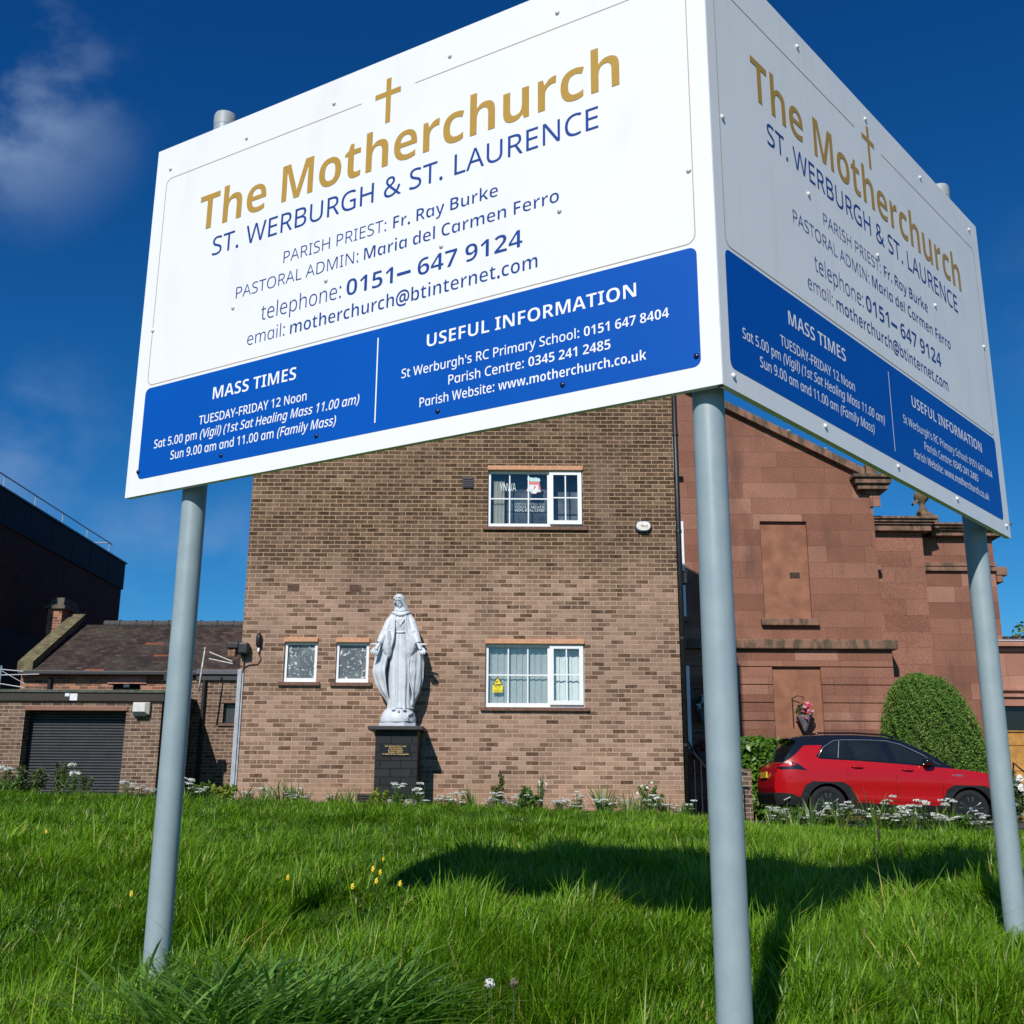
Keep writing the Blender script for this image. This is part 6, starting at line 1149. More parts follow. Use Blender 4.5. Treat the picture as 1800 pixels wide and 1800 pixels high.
# gable coping and eaves blocks
m = MB(); t = 0.17; e_ = 0.16
for s, x0 in ((1, xg0 + 0.02), (-1, 2 * xap - xg0 - 0.02)):
    m.add([(x0, QY - e_, zg0), (xap, QY - e_, zap), (xap, QY - e_, zap + t * 1.2), (x0, QY - e_, zg0 + t * 1.2), (x0, QY + 0.5, zg0), (xap, QY + 0.5, zap), (xap, QY + 0.5, zap + t * 1.2), (x0, QY + 0.5, zg0 + t * 1.2)],
          [(0, 1, 2, 3), (4, 5, 6, 7), (0, 1, 5, 4), (1, 2, 6, 5), (2, 3, 7, 6), (3, 0, 4, 7)])
m.build('gable_coping', M['moulding'], church)
m = MB(); 
for k_ in (0.28, 0.56): 
    xx = xg0 + (xg1 - xg0) * k_; zz = zg0 + (zg1 - zg0) * k_ + t * 1.2; m.ball((xx, QY - 0.1, zz + 0.03), 0.07, 0.06, 0.05, 8, 6)
m.build('lead_cap', M['lead'], church)
def moulded(mb, x0, x1, y, z0, z1, proj, steps, back=0.6, right=True):
    """stepped cornice growing outwards to proj; steps are (height fraction, projection fraction)"""
    for a, b, p in steps:
        pr = proj * p; mb.box(x0 - (pr if right == 'both' else 0), x1 + pr, y - pr, y + back, z0 + (z1 - z0) * a + (0.0005 if a else 0), z0 + (z1 - z0) * b)
ST = [(0.0, 0.18, 0.25), (0.18, 0.48, 0.62), (0.48, 0.8, 0.82), (0.8, 1.0, 1.0)]
za, zb_ = qZ(862, 1530), qZ(832, 1530)
m = MB(); moulded(m, qX(1518, 850), qX(1540, 850), QY, za, zb_, 0.36, ST, 4.0, 'both'); m.build('eaves_cornice', M['moulding'], church, bev=0.01)
m = MB(); m.loft([[(qX(1521, 825), QY - 0.05, zb_), (qX(1543, 825), QY - 0.05, zb_), (qX(1543, 825), QY + 0.5, zb_), (qX(1521, 825), QY + 0.5, zb_)], [(qX(1521, 825), QY - 0.05, zb_ + 0.36), (qX(1541, 825), QY - 0.05, zb_ + 0.42), (qX(1541, 825), QY + 0.5, zb_ + 0.42), (qX(1521, 825), QY + 0.5, zb_ + 0.36)]])
m.build('eaves_block', M['moulding'], church, bev=0.03)
m = MB(); m.box(qX(1528, 875), qX(1546, 875), QY - 0.05, QY - 0.001, qZ(884, 1540), za - 0.001); m.build('corner_bracket', M['sandstone'], church)
# left cornice end that shows past the left edge of the brick house
m = MB(); moulded(m, -6.1, -4.5, QY, AZ(955, QY, 430), AZ(925, QY, 430), 0.42, ST, 3.0, 'both'); m.build('eaves_cornice', M['moulding'], church, bev=0.01)
# transept block: pilaster bay and recessed bay
Y2, Y3 = QY + 0.55, QY + 1.0
x2b, x3b = AX(1628, 1000, Y2), AX(1751, 1000, Y3)
z2t, z3t = AZ(928, Y2, 1600), AZ(936, Y3, 1690)
m = MB(); m.box(xe - 0.5, x2b, Y2, QY + 14, -0.6, z2t); m.build('pilaster_bay', M['sandstone'], church)
m = MB(); m.box(x2b + 0.0005, x3b, Y3, QY + 14, -0.6, z3t); m.build('side_bay', M['sandstone'], church)
m = MB(); moulded(m, xe, x2b, Y2, z2t + 0.001, AZ(905, Y2, 1600), 0.34, [(0.0, 0.45, 0.55), (0.45, 0.62, 0.7), (0.62, 0.82, 0.85), (0.82, 1.0, 1.0)], 2.0); m.build('cornice', M['moulding'], church, bev=0.008)
m = MB(); moulded(m, x2b + 0.36, x3b, Y3, z3t + 0.001, AZ(916, Y3, 1690), 0.40, [(0.0, 0.42, 0.5), (0.42, 0.62, 0.68), (0.62, 0.82, 0.85), (0.82, 1.0, 1.0)], 2.0); m.build('cornice', M['moulding'], church, bev=0.008)
m = MB(); zz = AZ(905, Y2, 1600)
m.add([(xe + 0.01, Y2 - 0.3, zz + 0.002), (x2b + 0.32, Y2 - 0.3, zz + 0.002), (x2b + 0.3, Y2 + 2, zz + 0.05), (xe + 0.01, Y2 + 2, zz + 0.5)], [(0, 1, 2, 3)])
zz3 = AZ(916, Y3, 1690); m.add([(x2b + 0.4, Y3 - 0.36, zz3 + 0.002), (x3b + 0.36, Y3 - 0.36, zz3 + 0.002), (x3b + 0.3, Y3 + 2, zz3 + 0.35), (x2b + 0.4, Y3 + 2, zz3 + 0.35)], [(0, 1, 2, 3)])
m.build('lead_roof', M['lead'], church)
for (pa, pb, proj) in ((987, 981, 0.05), (996, 989, 0.09)):
    m = MB(); m.box(x2b + 0.001, x3b + proj, Y3 - proj, Y3 - 0.0005, AZ(pa, Y3, 1680), AZ(pb, Y3, 1680)); m.build('string_course', M['moulding'], church, bev=0.01)
m = MB(); m.box(x3b + 0.001, x3b + 0.28, Y3 - 0.1, Y3 + 1.0, AZ(1003, Y3, 1750), AZ(988, Y3, 1750)); m.box(x3b + 0.001, x3b + 0.16, Y3 - 0.08, Y3 + 1.0, AZ(1015, Y3, 1750), AZ(1003, Y3, 1750) - 0.001); m.build('side_moulding', M['moulding'], church, bev=0.02)
m = MB(); m.box(xe + 0.0, xe + 0.22, QY + 0.32, Y2 - 0.001, AZ(998, Y2, 1556), AZ(989, Y2, 1556)); m.build('bracket', M['moulding'], church, bev=0.02)
m = MB(); m.box(AX(1690, 1214, Y2), AX(1700, 1214, Y2), Y3 - 0.03, Y3 - 0.001, AZ(1235, Y3, 1695), AZ(1221, Y3, 1695)); m.build('wall_plate', M['upvc'], church)
# carved urn on the roof edge
uc = at(1617, 904, Y2 + 0.3); urn = thing('stone_finial', 'weathered carved stone finial on the church roof edge under the sign', 'finial', (uc.x, Y2 + 0.3, uc.z))
ms = plain('lichen grey stone', (0.15, 0.105, 0.07), 0.95, 0.15, var=0.4, scale=7, bump=0.4)
m = MB(); m.box(uc.x - 0.02, uc.x + 0.42, Y2 + 0.1, Y2 + 0.55, uc.z - 0.3, uc.z + 0.06); m.box(uc.x - 0.02, uc.x + 0.27, Y2 + 0.12, Y2 + 0.5, uc.z + 0.0605, uc.z + 0.15); m.build('base', ms, urn, bev=0.02)
m = MB(); m.lathe((uc.x + 0.09, Y2 + 0.3, uc.z + 0.151), [(0.17, 0), (0.12, 0.08), (0.07, 0.17), (0.08, 0.25), (0.11, 0.30), (0.17, 0.36), (0.20, 0.44), (0.17, 0.55), (0.09, 0.62), (0.12, 0.68), (0.05, 0.8), (0.01, 0.86)], 16)
m.loft([[(uc.x - 0.18, Y2 + 0.22, uc.z + 0.40), (uc.x - 0.14, Y2 + 0.22, uc.z + 0.36), (uc.x - 0.14, Y2 + 0.36, uc.z + 0.36), (uc.x - 0.18, Y2 + 0.36, uc.z + 0.40)], [(uc.x + 0.12, Y2 + 0.22, uc.z + 0.72), (uc.x + 0.20, Y2 + 0.22, uc.z + 0.62), (uc.x + 0.20, Y2 + 0.36, uc.z + 0.62), (uc.x + 0.12, Y2 + 0.36, uc.z + 0.72)]])
m.build('carving', ms, urn, auto=50)
# pink porch on the right edge
TY = 27.6; tx0 = AX(1752, 1250, TY); tx1 = tx0 + 6
porch = thing('church_porch', 'low pale red sandstone porch with timber door at the right edge behind the sign post', 'porch', (tx0 + 2, TY, -0.4))
def tZ(py): return AZ(py, TY, 1785)
dr = (AX(1776, 1330, TY), AX(1776, 1330, TY) + 1.9, -0.6, tZ(1231)); m = MB(); wall_xz(m, tx0, tx1, -0.6, tZ(1128), TY, [dr], 0.25); m.build('wall', M['pink_stone'], porch)
for (pa, pb, pr) in ((1128, 1119, 0.2), (1135, 1129, 0.08), (1205, 1199, 0.10), (1216, 1210, 0.07)):
    m = MB(); m.box(tx0, tx1, TY - pr, TY - 0.0005 if pa != 1128 else TY + 0.6, tZ(pa) + 0.001, tZ(pb)); m.build('moulding', M['pink_stone'], porch, bev=0.01)
m = MB(); m.box(tx0, tx1, TY - 0.22, TY + 0.6, tZ(1119) + 0.001, tZ(1117)); m.build('lead_edge', plain('pale lead flashing', (0.5, 0.5, 0.52), 0.5), porch)
m = MB(); m.add([(tx0, TY - 0.1, tZ(1117) + 0.004), (tx1, TY - 0.1, tZ(1117) + 0.004), (tx1, TY + 1.2, tZ(1100)), (tx0, TY + 1.2, tZ(1100))], [(0, 1, 2, 3)]); m.build('roof', plain('brown slate roof', (0.12, 0.085, 0.07), 0.85, var=0.3, scale=5), porch)
wood = plain('varnished oak door', (0.48, 0.24, 0.055), 0.45, 0.4, var=0.22, scale=5)
m = MB(); m.box(dr[0], dr[1], TY + 0.14, TY + 0.2, -0.6, tZ(1276))
for i in range(2):
    for j, (a, b) in enumerate(((1300, 1283), (1345, 1306), (1395, 1351))):
        x0 = dr[0] + 0.10 + i * 0.92; m.box(x0, x0 + 0.75, TY + 0.12, TY + 0.139, tZ(a), tZ(b))
m.build('door', wood, porch, bev=0.01)
m = MB(); m.box(dr[0], dr[1], TY + 0.15, TY + 0.18, tZ(1274), tZ(1231)); m.build('fanlight', plain('dark fanlight glass', (0.015, 0.016, 0.014), 0.1, 0.5), porch)
m = MB(); m.box(dr[0], dr[1], TY + 0.10, TY + 0.2, tZ(1276) + 0.001, tZ(1274)); m.build('transom', wood, porch)
m = MB(); m.tube([at(1786, 1385, 27.0), at(1786, 1331, 27.0), at(1798, 1341, 26.0), at(1830, 1366, 24.8)], 0.02, 8)
rl = m.build('handrail', M['black'], None, loc=at(1786, 1385, 27.0)); tag(rl, 'black iron stair rail in front of the timber porch door', 'handrail')
m = MB()
for i in range(14): x = tx0 + 0.05 + i * 0.28 + rng.uniform(-.05, .05); m.box(x, x + rng.uniform(.1, .25), TY + 1.0, TY + 1.25, tZ(1101), tZ(1100 - rng.uniform(0, 5)))
m.build('broken_ridge', plain('dark ridge', (0.06, 0.045, 0.04), 0.9, var=0.3), porch)
# brick pier and black gate between house and driveway
gy = 19.6; gx0, gx1 = AX(1314, 1400, gy), AX(1328.5, 1400, gy); zt = AZ(1347, gy, 1320)
m = MB(); m.box(gx0 - 0.1, gx1, gy, gy + 0.34, -0.6, zt); pier = m.build('brick_pier', M['garage_brick'], None, loc=((gx0 + gx1) / 2, gy, -0.4)); tag(pier, 'short brown brick pier beside the laurel hedge, behind the middle sign post', 'pier')
gate = thing('iron_gate', 'black iron gate with curved rail in the shaded gap right of the brick house', 'gate', (HX1 + 0.5, 19.3, -0.3))
g1 = AX(1232, 1380, 19.3); 
for i in range(9): m = MB(); x = HX1 + 0.15 + i * (g1 + 0.75 - HX1 - 0.15) / 8; m.tube([(x, 19.3, -0.45), (x, 19.3, AZ(1330 + 3 * i, 19.3, 1225))], 0.014, 6); m.build('bar', M['black'], gate)
m = MB(); m.box(HX1 + 0.10, g1 + 0.85, 19.28, 19.32, -0.32, -0.27); m.tube([(HX1 + 0.1, 19.3, AZ(1285, 19.3, 1215)), (HX1 + 0.25, 19.3, AZ(1318, 19.3, 1222)), (HX1 + 0.45, 19.3, AZ(1345, 19.3, 1228)), (g1 + 0.85, 19.3, AZ(1356, 19.3, 1240))], 0.02, 8); m.build('rail', M['black'], gate)

# ------------------------------------------------------------------ red car with black roof, parked on the driveway
car = thing('parked_car', 'red sport utility car with black roof parked on the driveway in front of the church', 'car', (0, 0, 0))
red = NT('metallic red car paint'); red.fin(red.mix(red.rng(red.noise(900, 2), 0.4, 0.6), (0.34, 0.0025, 0.005), (0.42, 0.004, 0.008)), 0.3, 0.3)
red.p.inputs['Coat Weight'].default_value = 0.45; red.p.inputs['Coat Roughness'].default_value = 0.03; red = red.mat
gloss_black = plain('gloss black paint', (0.008, 0.008, 0.009), 0.12, 0.5, var=0.1, coat=1.0)
dull_black = plain('black plastic cladding', (0.014, 0.014, 0.015), 0.42, 0.4, var=0.15)
chrome = plain('satin trim', (0.55, 0.56, 0.58), 0.25, 0.5, metal=0.9)
cglass = plain('dark car window', (0.012, 0.016, 0.018), 0.04, 0.6, var=0.2, scale=3)
RW, FW, WR = 0.98, 3.67, 0.352
def halfw(x, z):
    w = 0.915 - 0.06 * max(0, (0.62 - z) / 0.35) ** 2 - 0.03 * max(0, (z - 0.80) / 0.3)
    if z > 1.08: w = min(w, 0.885) - 0.36 * (z - 1.08)
    w += 0.012 * math.exp(-((z - 0.93) / 0.06) ** 2) - 0.020 * math.exp(-((z - 0.60) / 0.10) ** 2) * (1 if 1.35 < x < 3.3 else 0.3)
    w -= 0.26 * max(0, (x - 3.95) / 0.65) ** 2.2 + 0.17 * max(0, (0.5 - x) / 0.5) ** 2.2
    return w
def skin(mb, outline, off=0.0, step=0.09, both=True, m=0, top=True, crown=0.0):
    pts = []
    n = len(outline)
    for i in range(n):
        a, b = Vector(outline[i]), Vector(outline[(i + 1) % n]); k = max(1, int((b - a).length / step))
        for j in range(k): pts.append(a.lerp(b, j / k))
    nb = len(pts); xs_ = [p.x for p in pts]; zs_ = [p.y for p in pts]; inner = []
    def inside(x, z):
        c = False
        for i in range(nb):
            x1, z1, x2, z2 = pts[i].x, pts[i].y, pts[i - 1].x, pts[i - 1].y
            if (z1 > z) != (z2 > z) and x < (x2 - x1) * (z - z1) / (z2 - z1) + x1: c = not c
        return c
    x = min(xs_) + step / 2
    while x < max(xs_):
        z = min(zs_) + step / 2
        while z < max(zs_):
            if inside(x, z) and min((p - Vector((x, z))).length for p in pts) > step * 0.5: inner.append(Vector((x, z)))
            z += step
        x += step
    V, _, Fc, *_r = delaunay_2d_cdt(pts + inner, [], [list(range(nb))], 1, 1e-5)
    sides = []
    for s in ((-1, 1) if both else (-1,)):
        mb.add([(p.x, s * (halfw(p.x, p.y) + off), p.y) for p in V], [tuple(f) for f in Fc], m)
    if both and top:
        K = 7
        for i in range(nb):
            a, b = pts[i], pts[(i + 1) % nb]
            for k in range(K):
                q0, q1 = -1 + 2 * k / K, -1 + 2 * (k + 1) / K; v = []
                for p, q in ((a, q0), (b, q0), (b, q1), (a, q1)):
                    bul = crown * (1 - q * q) * max(0, min(1, (p.y - 0.7) / 0.3))
                    endb = 0.10 * (1 - q * q) * (1 if p.x > 4.3 else (-0.3 if p.x < 0.12 else 0))
                    v.append((p.x + endb, q * (halfw(p.x, p.y) + off), p.y + bul))
                mb.add(v, [(0, 1, 2, 3)], m)
    return mb
def arc(cx, r, a0, a1, k=14, cz=WR): return [(cx + r * math.cos(R_(a0 + (a1 - a0) * i / k)), cz + r * math.sin(R_(a0 + (a1 - a0) * i / k))) for i in range(k + 1)]
def place(o): return o
ar = 0.405
body = [(0.08, 0.36), (0.03, 0.48), (0.0, 0.66), (0.02, 0.86), (0.07, 1.00), (0.14, 1.10), (0.30, 1.19), (0.46, 1.32), (0.60, 1.455), (0.95, 1.47), (0.90, 1.36), (0.80, 1.25), (0.88, 1.205),
        (1.6, 1.185), (2.4, 1.145), (3.0, 1.105), (3.30, 1.09), (3.6, 1.07), (4.0, 1.02), (4.3, 0.955), (4.48, 0.87), (4.58, 0.74), (4.60, 0.60), (4.58, 0.42), (4.48, 0.33), (4.12, 0.31)] \
    + arc(FW, ar, 5, 175)[0:] + [(3.2, 0.30), (1.45, 0.30)] + arc(RW, ar, 5, 175) + [(0.5, 0.34)]
body = [body[0]] + body[1:]
mb = MB(); skin(mb, body, 0.0, crown=0.03); b_ = mb.build('body', red, None, auto=38)
parts = [b_]
def cpart(mb, name, mat, parent=None, **k):
    o = mb.build(name, mat, None, **k); (parts if parent is None else []).append(o) if parent is None else None
    if parent is not None: o.parent = parent
    return o
gh = [(0.13, 1.06), (0.22, 1.20), (0.36, 1.40), (0.47, 1.545), (0.36, 1.575), (0.42, 1.605), (0.70, 1.640), (1.1, 1.672), (1.6, 1.685), (2.1, 1.668), (2.5, 1.60), (2.85, 1.44), (3.15, 1.26), (3.42, 1.085), (3.2, 1.05), (1.0, 1.05)]
mb = MB(); skin(mb, gh, -0.012, crown=0.035); roof = cpart(mb, 'roof', gloss_black, auto=38)
for s in (-1, 1):
    mb = MB(); mb.tube([(0.75, s * 0.60, 1.665), (0.95, s * 0.60, 1.705), (1.6, s * 0.60, 1.722), (2.2, s * 0.60, 1.70), (2.45, s * 0.60, 1.65)], 0.018, 8); cpart(mb, 'roof_rail', gloss_black, roof, smooth=True)
    for poly in ([(0.86, 1.25), (0.99, 1.42), (1.20, 1.545), (1.28, 1.555), (1.21, 1.225), (0.96, 1.225)], [(1.245, 1.225), (1.315, 1.558), (1.40, 1.565), (1.51, 1.212)],
                 [(1.545, 1.21), (1.435, 1.568), (2.05, 1.572), (2.185, 1.182)], [(2.34, 1.176), (2.22, 1.565), (2.45, 1.505), (2.80, 1.33), (3.08, 1.155), (3.0, 1.145)]):
        mb = MB(); V = poly
        skin(mb, V, -0.004, 0.12, both=False)
        if s > 0: mb.v = [(x, -y, z) for x, y, z in mb.v]
        cpart(mb, 'side_window', cglass, None, smooth=True)
    tr = MB(); line = [(0.84, 1.24), (0.97, 1.43), (1.19, 1.562), (1.35, 1.582), (1.8, 1.592), (2.2, 1.585), (2.48, 1.522), (2.84, 1.345), (3.16, 1.135)]
    tr.tube([(x, s * (halfw(x, z) + 0.003), z) for x, z in line], 0.011, 6); cpart(tr, 'window_trim', chrome, None, smooth=True)
    for q in ([(1.225, 1.23), (1.298, 1.56)],): 
        tr = MB(); tr.tube([(x, s * (halfw(x, z) + 0.001), z) for x, z in q], 0.009, 6); cpart(tr, 'window_pillar', chrome, None)
    # wheel arch cladding and sill
    for cx in (RW, FW):
        mb = MB(); outer = [(cx + p[0], WR + p[1]) for p in ((0.55, -0.06), (0.53, 0.14), (0.43, 0.35), (0.29, 0.43), (-0.29, 0.43), (-0.43, 0.35), (-0.53, 0.14), (-0.55, -0.06))]
        skin(mb, outer + arc(cx, 0.40, 184, -4, 18), 0.014, 0.10, both=False)
        if s > 0: mb.v = [(x, -y, z) for x, y, z in mb.v]
        a_ = cpart(mb, 'arch_trim', dull_black, None, smooth=True)
        li = MB(); li.lathe((cx, 0, WR), [(0.001, -s * 0.45), (0.402, -s * 0.45), (0.402, -s * 0.865)], 28, axis='y', caps=False); cpart(li, 'wheel_well', M['void'], a_)
    mb = MB(); skin(mb, [(1.50, 0.29), (3.14, 0.29), (3.12, 0.40), (2.3, 0.385), (1.54, 0.42)], 0.012, 0.1, both=False)
    if s > 0: mb.v = [(x, -y, z) for x, y, z in mb.v]
    cpart(mb, 'sill_trim', dull_black, None)
    # door seams, handles, mirror, tail light, badge
    for line in ([(1.30, 1.19), (1.36, 0.95), (1.46, 0.72), (1.52, 0.46)], [(2.27, 1.15), (2.29, 0.9), (2.30, 0.42)], [(3.14, 1.09), (3.17, 0.8), (3.14, 0.44)], [(1.52, 0.455), (3.14, 0.435)]):
        mb = MB(); mb.tube([(x, s * (halfw(x, z) - 0.0005), z) for x, z in line], 0.004, 5); cpart(mb, 'door_seam', M['void'], b_)
    for hx_, hz_ in ((1.55, 1.065), (2.50, 1.035)):
        mb = MB(); w = halfw(hx_, hz_); mb.tube([(hx_ - 0.10, s * (w + 0.002), hz_ + 0.008), (hx_ - 0.06, s * (w + 0.030), hz_ + 0.006), (hx_ + 0.08, s * (w + 0.030), hz_ - 0.002), (hx_ + 0.12, s * (w + 0.002), hz_ - 0.006)], 0.014, 8); h_ = cpart(mb, 'door_handle', red, None, smooth=True)
        d = MB(); d.ball((hx_ + 0.01, s * (w - 0.006), hz_), 0.075, 0.014, 0.030, 12, 6); cpart(d, 'recess_shade', plain('dark red handle shade', (0.12, 0.003, 0.006), 0.4), h_)  # raised disc in darker red paints the shade behind the handle
    mb = MB(); mb.loft([[(2.86 + a, s * 0.98 + 0.105 * math.cos(q) * k, 1.20 + 0.072 * math.sin(q) * k) for q in np.linspace(0, 2 * math.pi, 15)[:-1]] for a, k in ((-0.06, 0.75), (-0.055, 0.95), (0.0, 1.0), (0.08, 0.85), (0.13, 0.4))]); mi = cpart(mb, 'mirror', gloss_black, None, smooth=True)
    a = MB(); a.tube([(2.90, s * 0.94, 1.14), (2.95, s * 0.83, 1.11)], 0.035, 8); cpart(a, 'mirror_arm', gloss_black, mi)
    for poly, mt, off in (([(0.05, 1.02), (0.12, 1.10), (0.33, 1.14), (0.44, 1.10), (0.60, 0.985), (0.40, 1.0), (0.12, 0.99)], gloss_black, 0.008), ([(0.07, 1.03), (0.13, 1.085), (0.32, 1.12), (0.41, 1.085), (0.30, 1.05), (0.14, 1.045)], plain('red lamp glass', (0.55, 0.012, 0.012), 0.08, 0.6, coat=1.0), 0.013)):
        mb = MB(); skin(mb, poly, off, 0.08, both=False)
        if s > 0: mb.v = [(x, -y, z) for x, y, z in mb.v]
        tl_ = cpart(mb, 'tail_light', mt, None if off < 0.01 else tl_, smooth=True)
    mb = MB(); skin(mb, [(4.05, 0.86), (4.12, 0.93), (4.44, 0.855), (4.54, 0.78), (4.3, 0.81)], 0.008, 0.08, both=False)
    if s > 0: mb.v = [(x, -y, z) for x, y, z in mb.v]
    cpart(mb, 'headlight', plain('headlight glass', (0.3, 0.32, 0.34), 0.08, 0.6, coat=1.0), None, smooth=True)
mb = MB(); lettering([('HYBRID', 'B', 0.0, 0.1)], 3.40, 3.56, 0.945, 0.035, lambda x, z: (x, -(halfw(x, z) + 0.004), z), mb); mb.ball((3.365, -(halfw(3.365, 0.965) + 0.004), 0.965), 0.015, 0.004, 0.015, 8, 6); cpart(mb, 'badge_lettering', chrome, None)
# bumpers, plate, rear glass
mb = MB(); skin(mb, [(0.035, 0.34), (-0.01, 0.52), (0.0, 0.56), (0.28, 0.55), (0.42, 0.50), (0.52, 0.40), (0.46, 0.33)], 0.012, 0.08, crown=0.0); rb = cpart(mb, 'rear_bumper', dull_black, None, auto=40)
mb = MB(); mb.tube([(0.14, -0.90, 0.42), (0.26, -0.925, 0.48)], 0.016, 8); cpart(mb, 'bumper_fin', plain('satin grey fin', (0.2, 0.2, 0.21), 0.4), rb)
mb = MB(); mb.box(-0.040, -0.012, -0.26, 0.26, 0.84, 0.955); pt = cpart(mb, 'number_plate', plain('yellow plate', (0.62, 0.45, 0.04), 0.4), None)
mb = MB(); skin(mb, [(4.56, 0.36), (4.615, 0.5), (4.615, 0.66), (4.5, 0.7), (4.4, 0.5), (4.44, 0.32)], 0.008, 0.08); cpart(mb, 'front_bumper', dull_black, None, auto=40)
mb = MB(); mb.box(0.55, 4.2, -0.70, 0.70, 0.17, 0.40); cpart(mb, 'underbody_shade', M['void'])  # near-black box added to give the dark shade under the car
# wheels
rimm = plain('dark alloy', (0.02, 0.02, 0.022), 0.25, 0.5, metal=0.3); tyre_m = plain('tyre rubber', (0.018, 0.018, 0.019), 0.8, 0.2, var=0.25, scale=30)
for s in (-1, 1):
    for cx in (RW, FW):
        y = s * 0.785; o = Vector((cx, y, WR)); f = -s
        ty = MB(); prof = [(0.235, 0.10), (0.25, 0.112), (0.30, 0.116), (0.335, 0.105), (0.350, 0.075), (0.352, 0.0), (0.350, -0.075), (0.335, -0.105), (0.25, -0.11), (0.235, -0.10)]
        ty.lathe(o, prof, 40, axis='y'); w = cpart(ty, 'wheel', tyre_m, None, auto=40)
        rm_ = MB(); rm_.lathe(o, [(0.24, 0.102 * -f * -1), (0.235, 0.09 * f), (0.225, 0.03 * f), (0.10, 0.02 * f), (0.001, 0.02 * f)][1:], 36, axis='y'); rm_.lathe(o, [(0.245, 0.104 * f), (0.243, 0.108 * f), (0.225, 0.106 * f), (0.222, 0.06 * f)], 36, axis='y')
        cpart(rm_, 'rim', rimm, w, auto=40)
        sp = MB()
        for k in range(5):
            for d in (-13, 13):
                a0, a1 = R_(90 + 72 * k + d * 0.5), R_(90 + 72 * k + d)
                p0 = o + Vector((0.045 * math.cos(a0), -0.085 * f, 0.045 * math.sin(a0))); p1 = o + Vector((0.226 * math.cos(a1), -0.098 * f, 0.226 * math.sin(a1)))
                sp.tube([p0, p0.lerp(p1, .5), p1], [0.020, 0.014, 0.016], 6)
        cpart(sp, 'spokes', plain('alloy spokes', (0.16, 0.16, 0.17), 0.25, 0.5, metal=0.5), w)
        hb = MB(); hb.lathe(o, [(0.05, -0.02 * f), (0.05, 0.098 * f), (0.03, 0.106 * f), (0.001, 0.107 * f)], 18, axis='y'); cpart(hb, 'hub_cap', chrome, w, auto=40)
for o in parts:
    o.parent = car
car.location = (AX(1456, 1408, 21.4) - RW + 0.06, 22.3, -0.400); car.rotation_euler = (0, R_(1.2), 0); car.location.z += 0.02

# ------------------------------------------------------------------ plants
def np_mesh(name, verts, faces, mat, tint=None, parent=None, base=(0, 0, 0), smooth=True):
    """verts (N,3) in world coordinates, faces a list of (F,k) index arrays; tint is one value per vertex"""
    me = bpy.data.meshes.new(name); verts = np.asarray(verts, np.float32) - np.asarray(base, np.float32)
    me.vertices.add(len(verts)); me.vertices.foreach_set('co', verts.ravel())
    idx = np.concatenate([f.ravel() for f in faces]); tot = np.concatenate([np.full(len(f), f.shape[1]) for f in faces])
    me.loops.add(len(idx)); me.loops.foreach_set('vertex_index', idx.astype(np.int32))
    me.polygons.add(len(tot)); me.polygons.foreach_set('loop_start', np.concatenate([[0], np.cumsum(tot)[:-1]]).astype(np.int32))
    me.polygons.foreach_set('use_smooth', [smooth] * len(tot))
    if tint is not None:
        a = me.attributes.new('tint', 'FLOAT', 'POINT'); a.data.foreach_set('value', np.asarray(tint, np.float32))
    me.materials.append(mat); me.update(calc_edges=True)
    o = bpy.data.objects.new(name, me); col.objects.link(o)
    if parent is not None: o.parent = parent
    else: o.location = base
    return o
def leafy(name, stops, rough=0.5, trans=0.35, spec=0.35):
    t = NT(name); at_ = t.n('ShaderNodeAttribute'); at_.attribute_name = 'tint'
    c = t.ramp(at_.outputs['Fac'], stops); t.fin(c, rough, spec)
    tr = t.n('ShaderNodeBsdfTranslucent'); hs = t.n('ShaderNodeHueSaturation'); hs.inputs['Value'].default_value = 1.5; hs.inputs['Saturation'].default_value = 1.1
    t.nt.links.new(c, hs.inputs['Color']); t.nt.links.new(hs.outputs[0], tr.inputs['Color'])
    mx = t.n('ShaderNodeMixShader'); mx.inputs[0].default_value = trans
    t.nt.links.new(t.p.outputs[0], mx.inputs[1]); t.nt.links.new(tr.outputs[0], mx.inputs[2]); t.nt.links.new(mx.outputs[0], t.out.inputs['Surface'])
    return t.mat
def unit(v): return v / np.maximum(np.linalg.norm(v, axis=-1, keepdims=True), 1e-9)
def leaves(pts, nrm, size, aspect=0.5, jit=0.6, fold=0.15):
    """diamond leaves at pts facing about nrm; returns verts and quads"""
    n = len(pts); d = unit(nrm + rng.normal(0, jit, (n, 3))); t = unit(np.cross(d, rng.normal(0, 1, (n, 3)))); b = np.cross(d, t)
    s = size * rng.uniform(0.7, 1.3, (n, 1)) if np.isscalar(size) else size[:, None]
    v = np.stack([pts - t * s, pts + b * s * aspect + d * s * fold, pts + t * s, pts - b * s * aspect + d * s * fold], 1).reshape(-1, 3)
    f = np.arange(4 * n).reshape(n, 4); return v, f
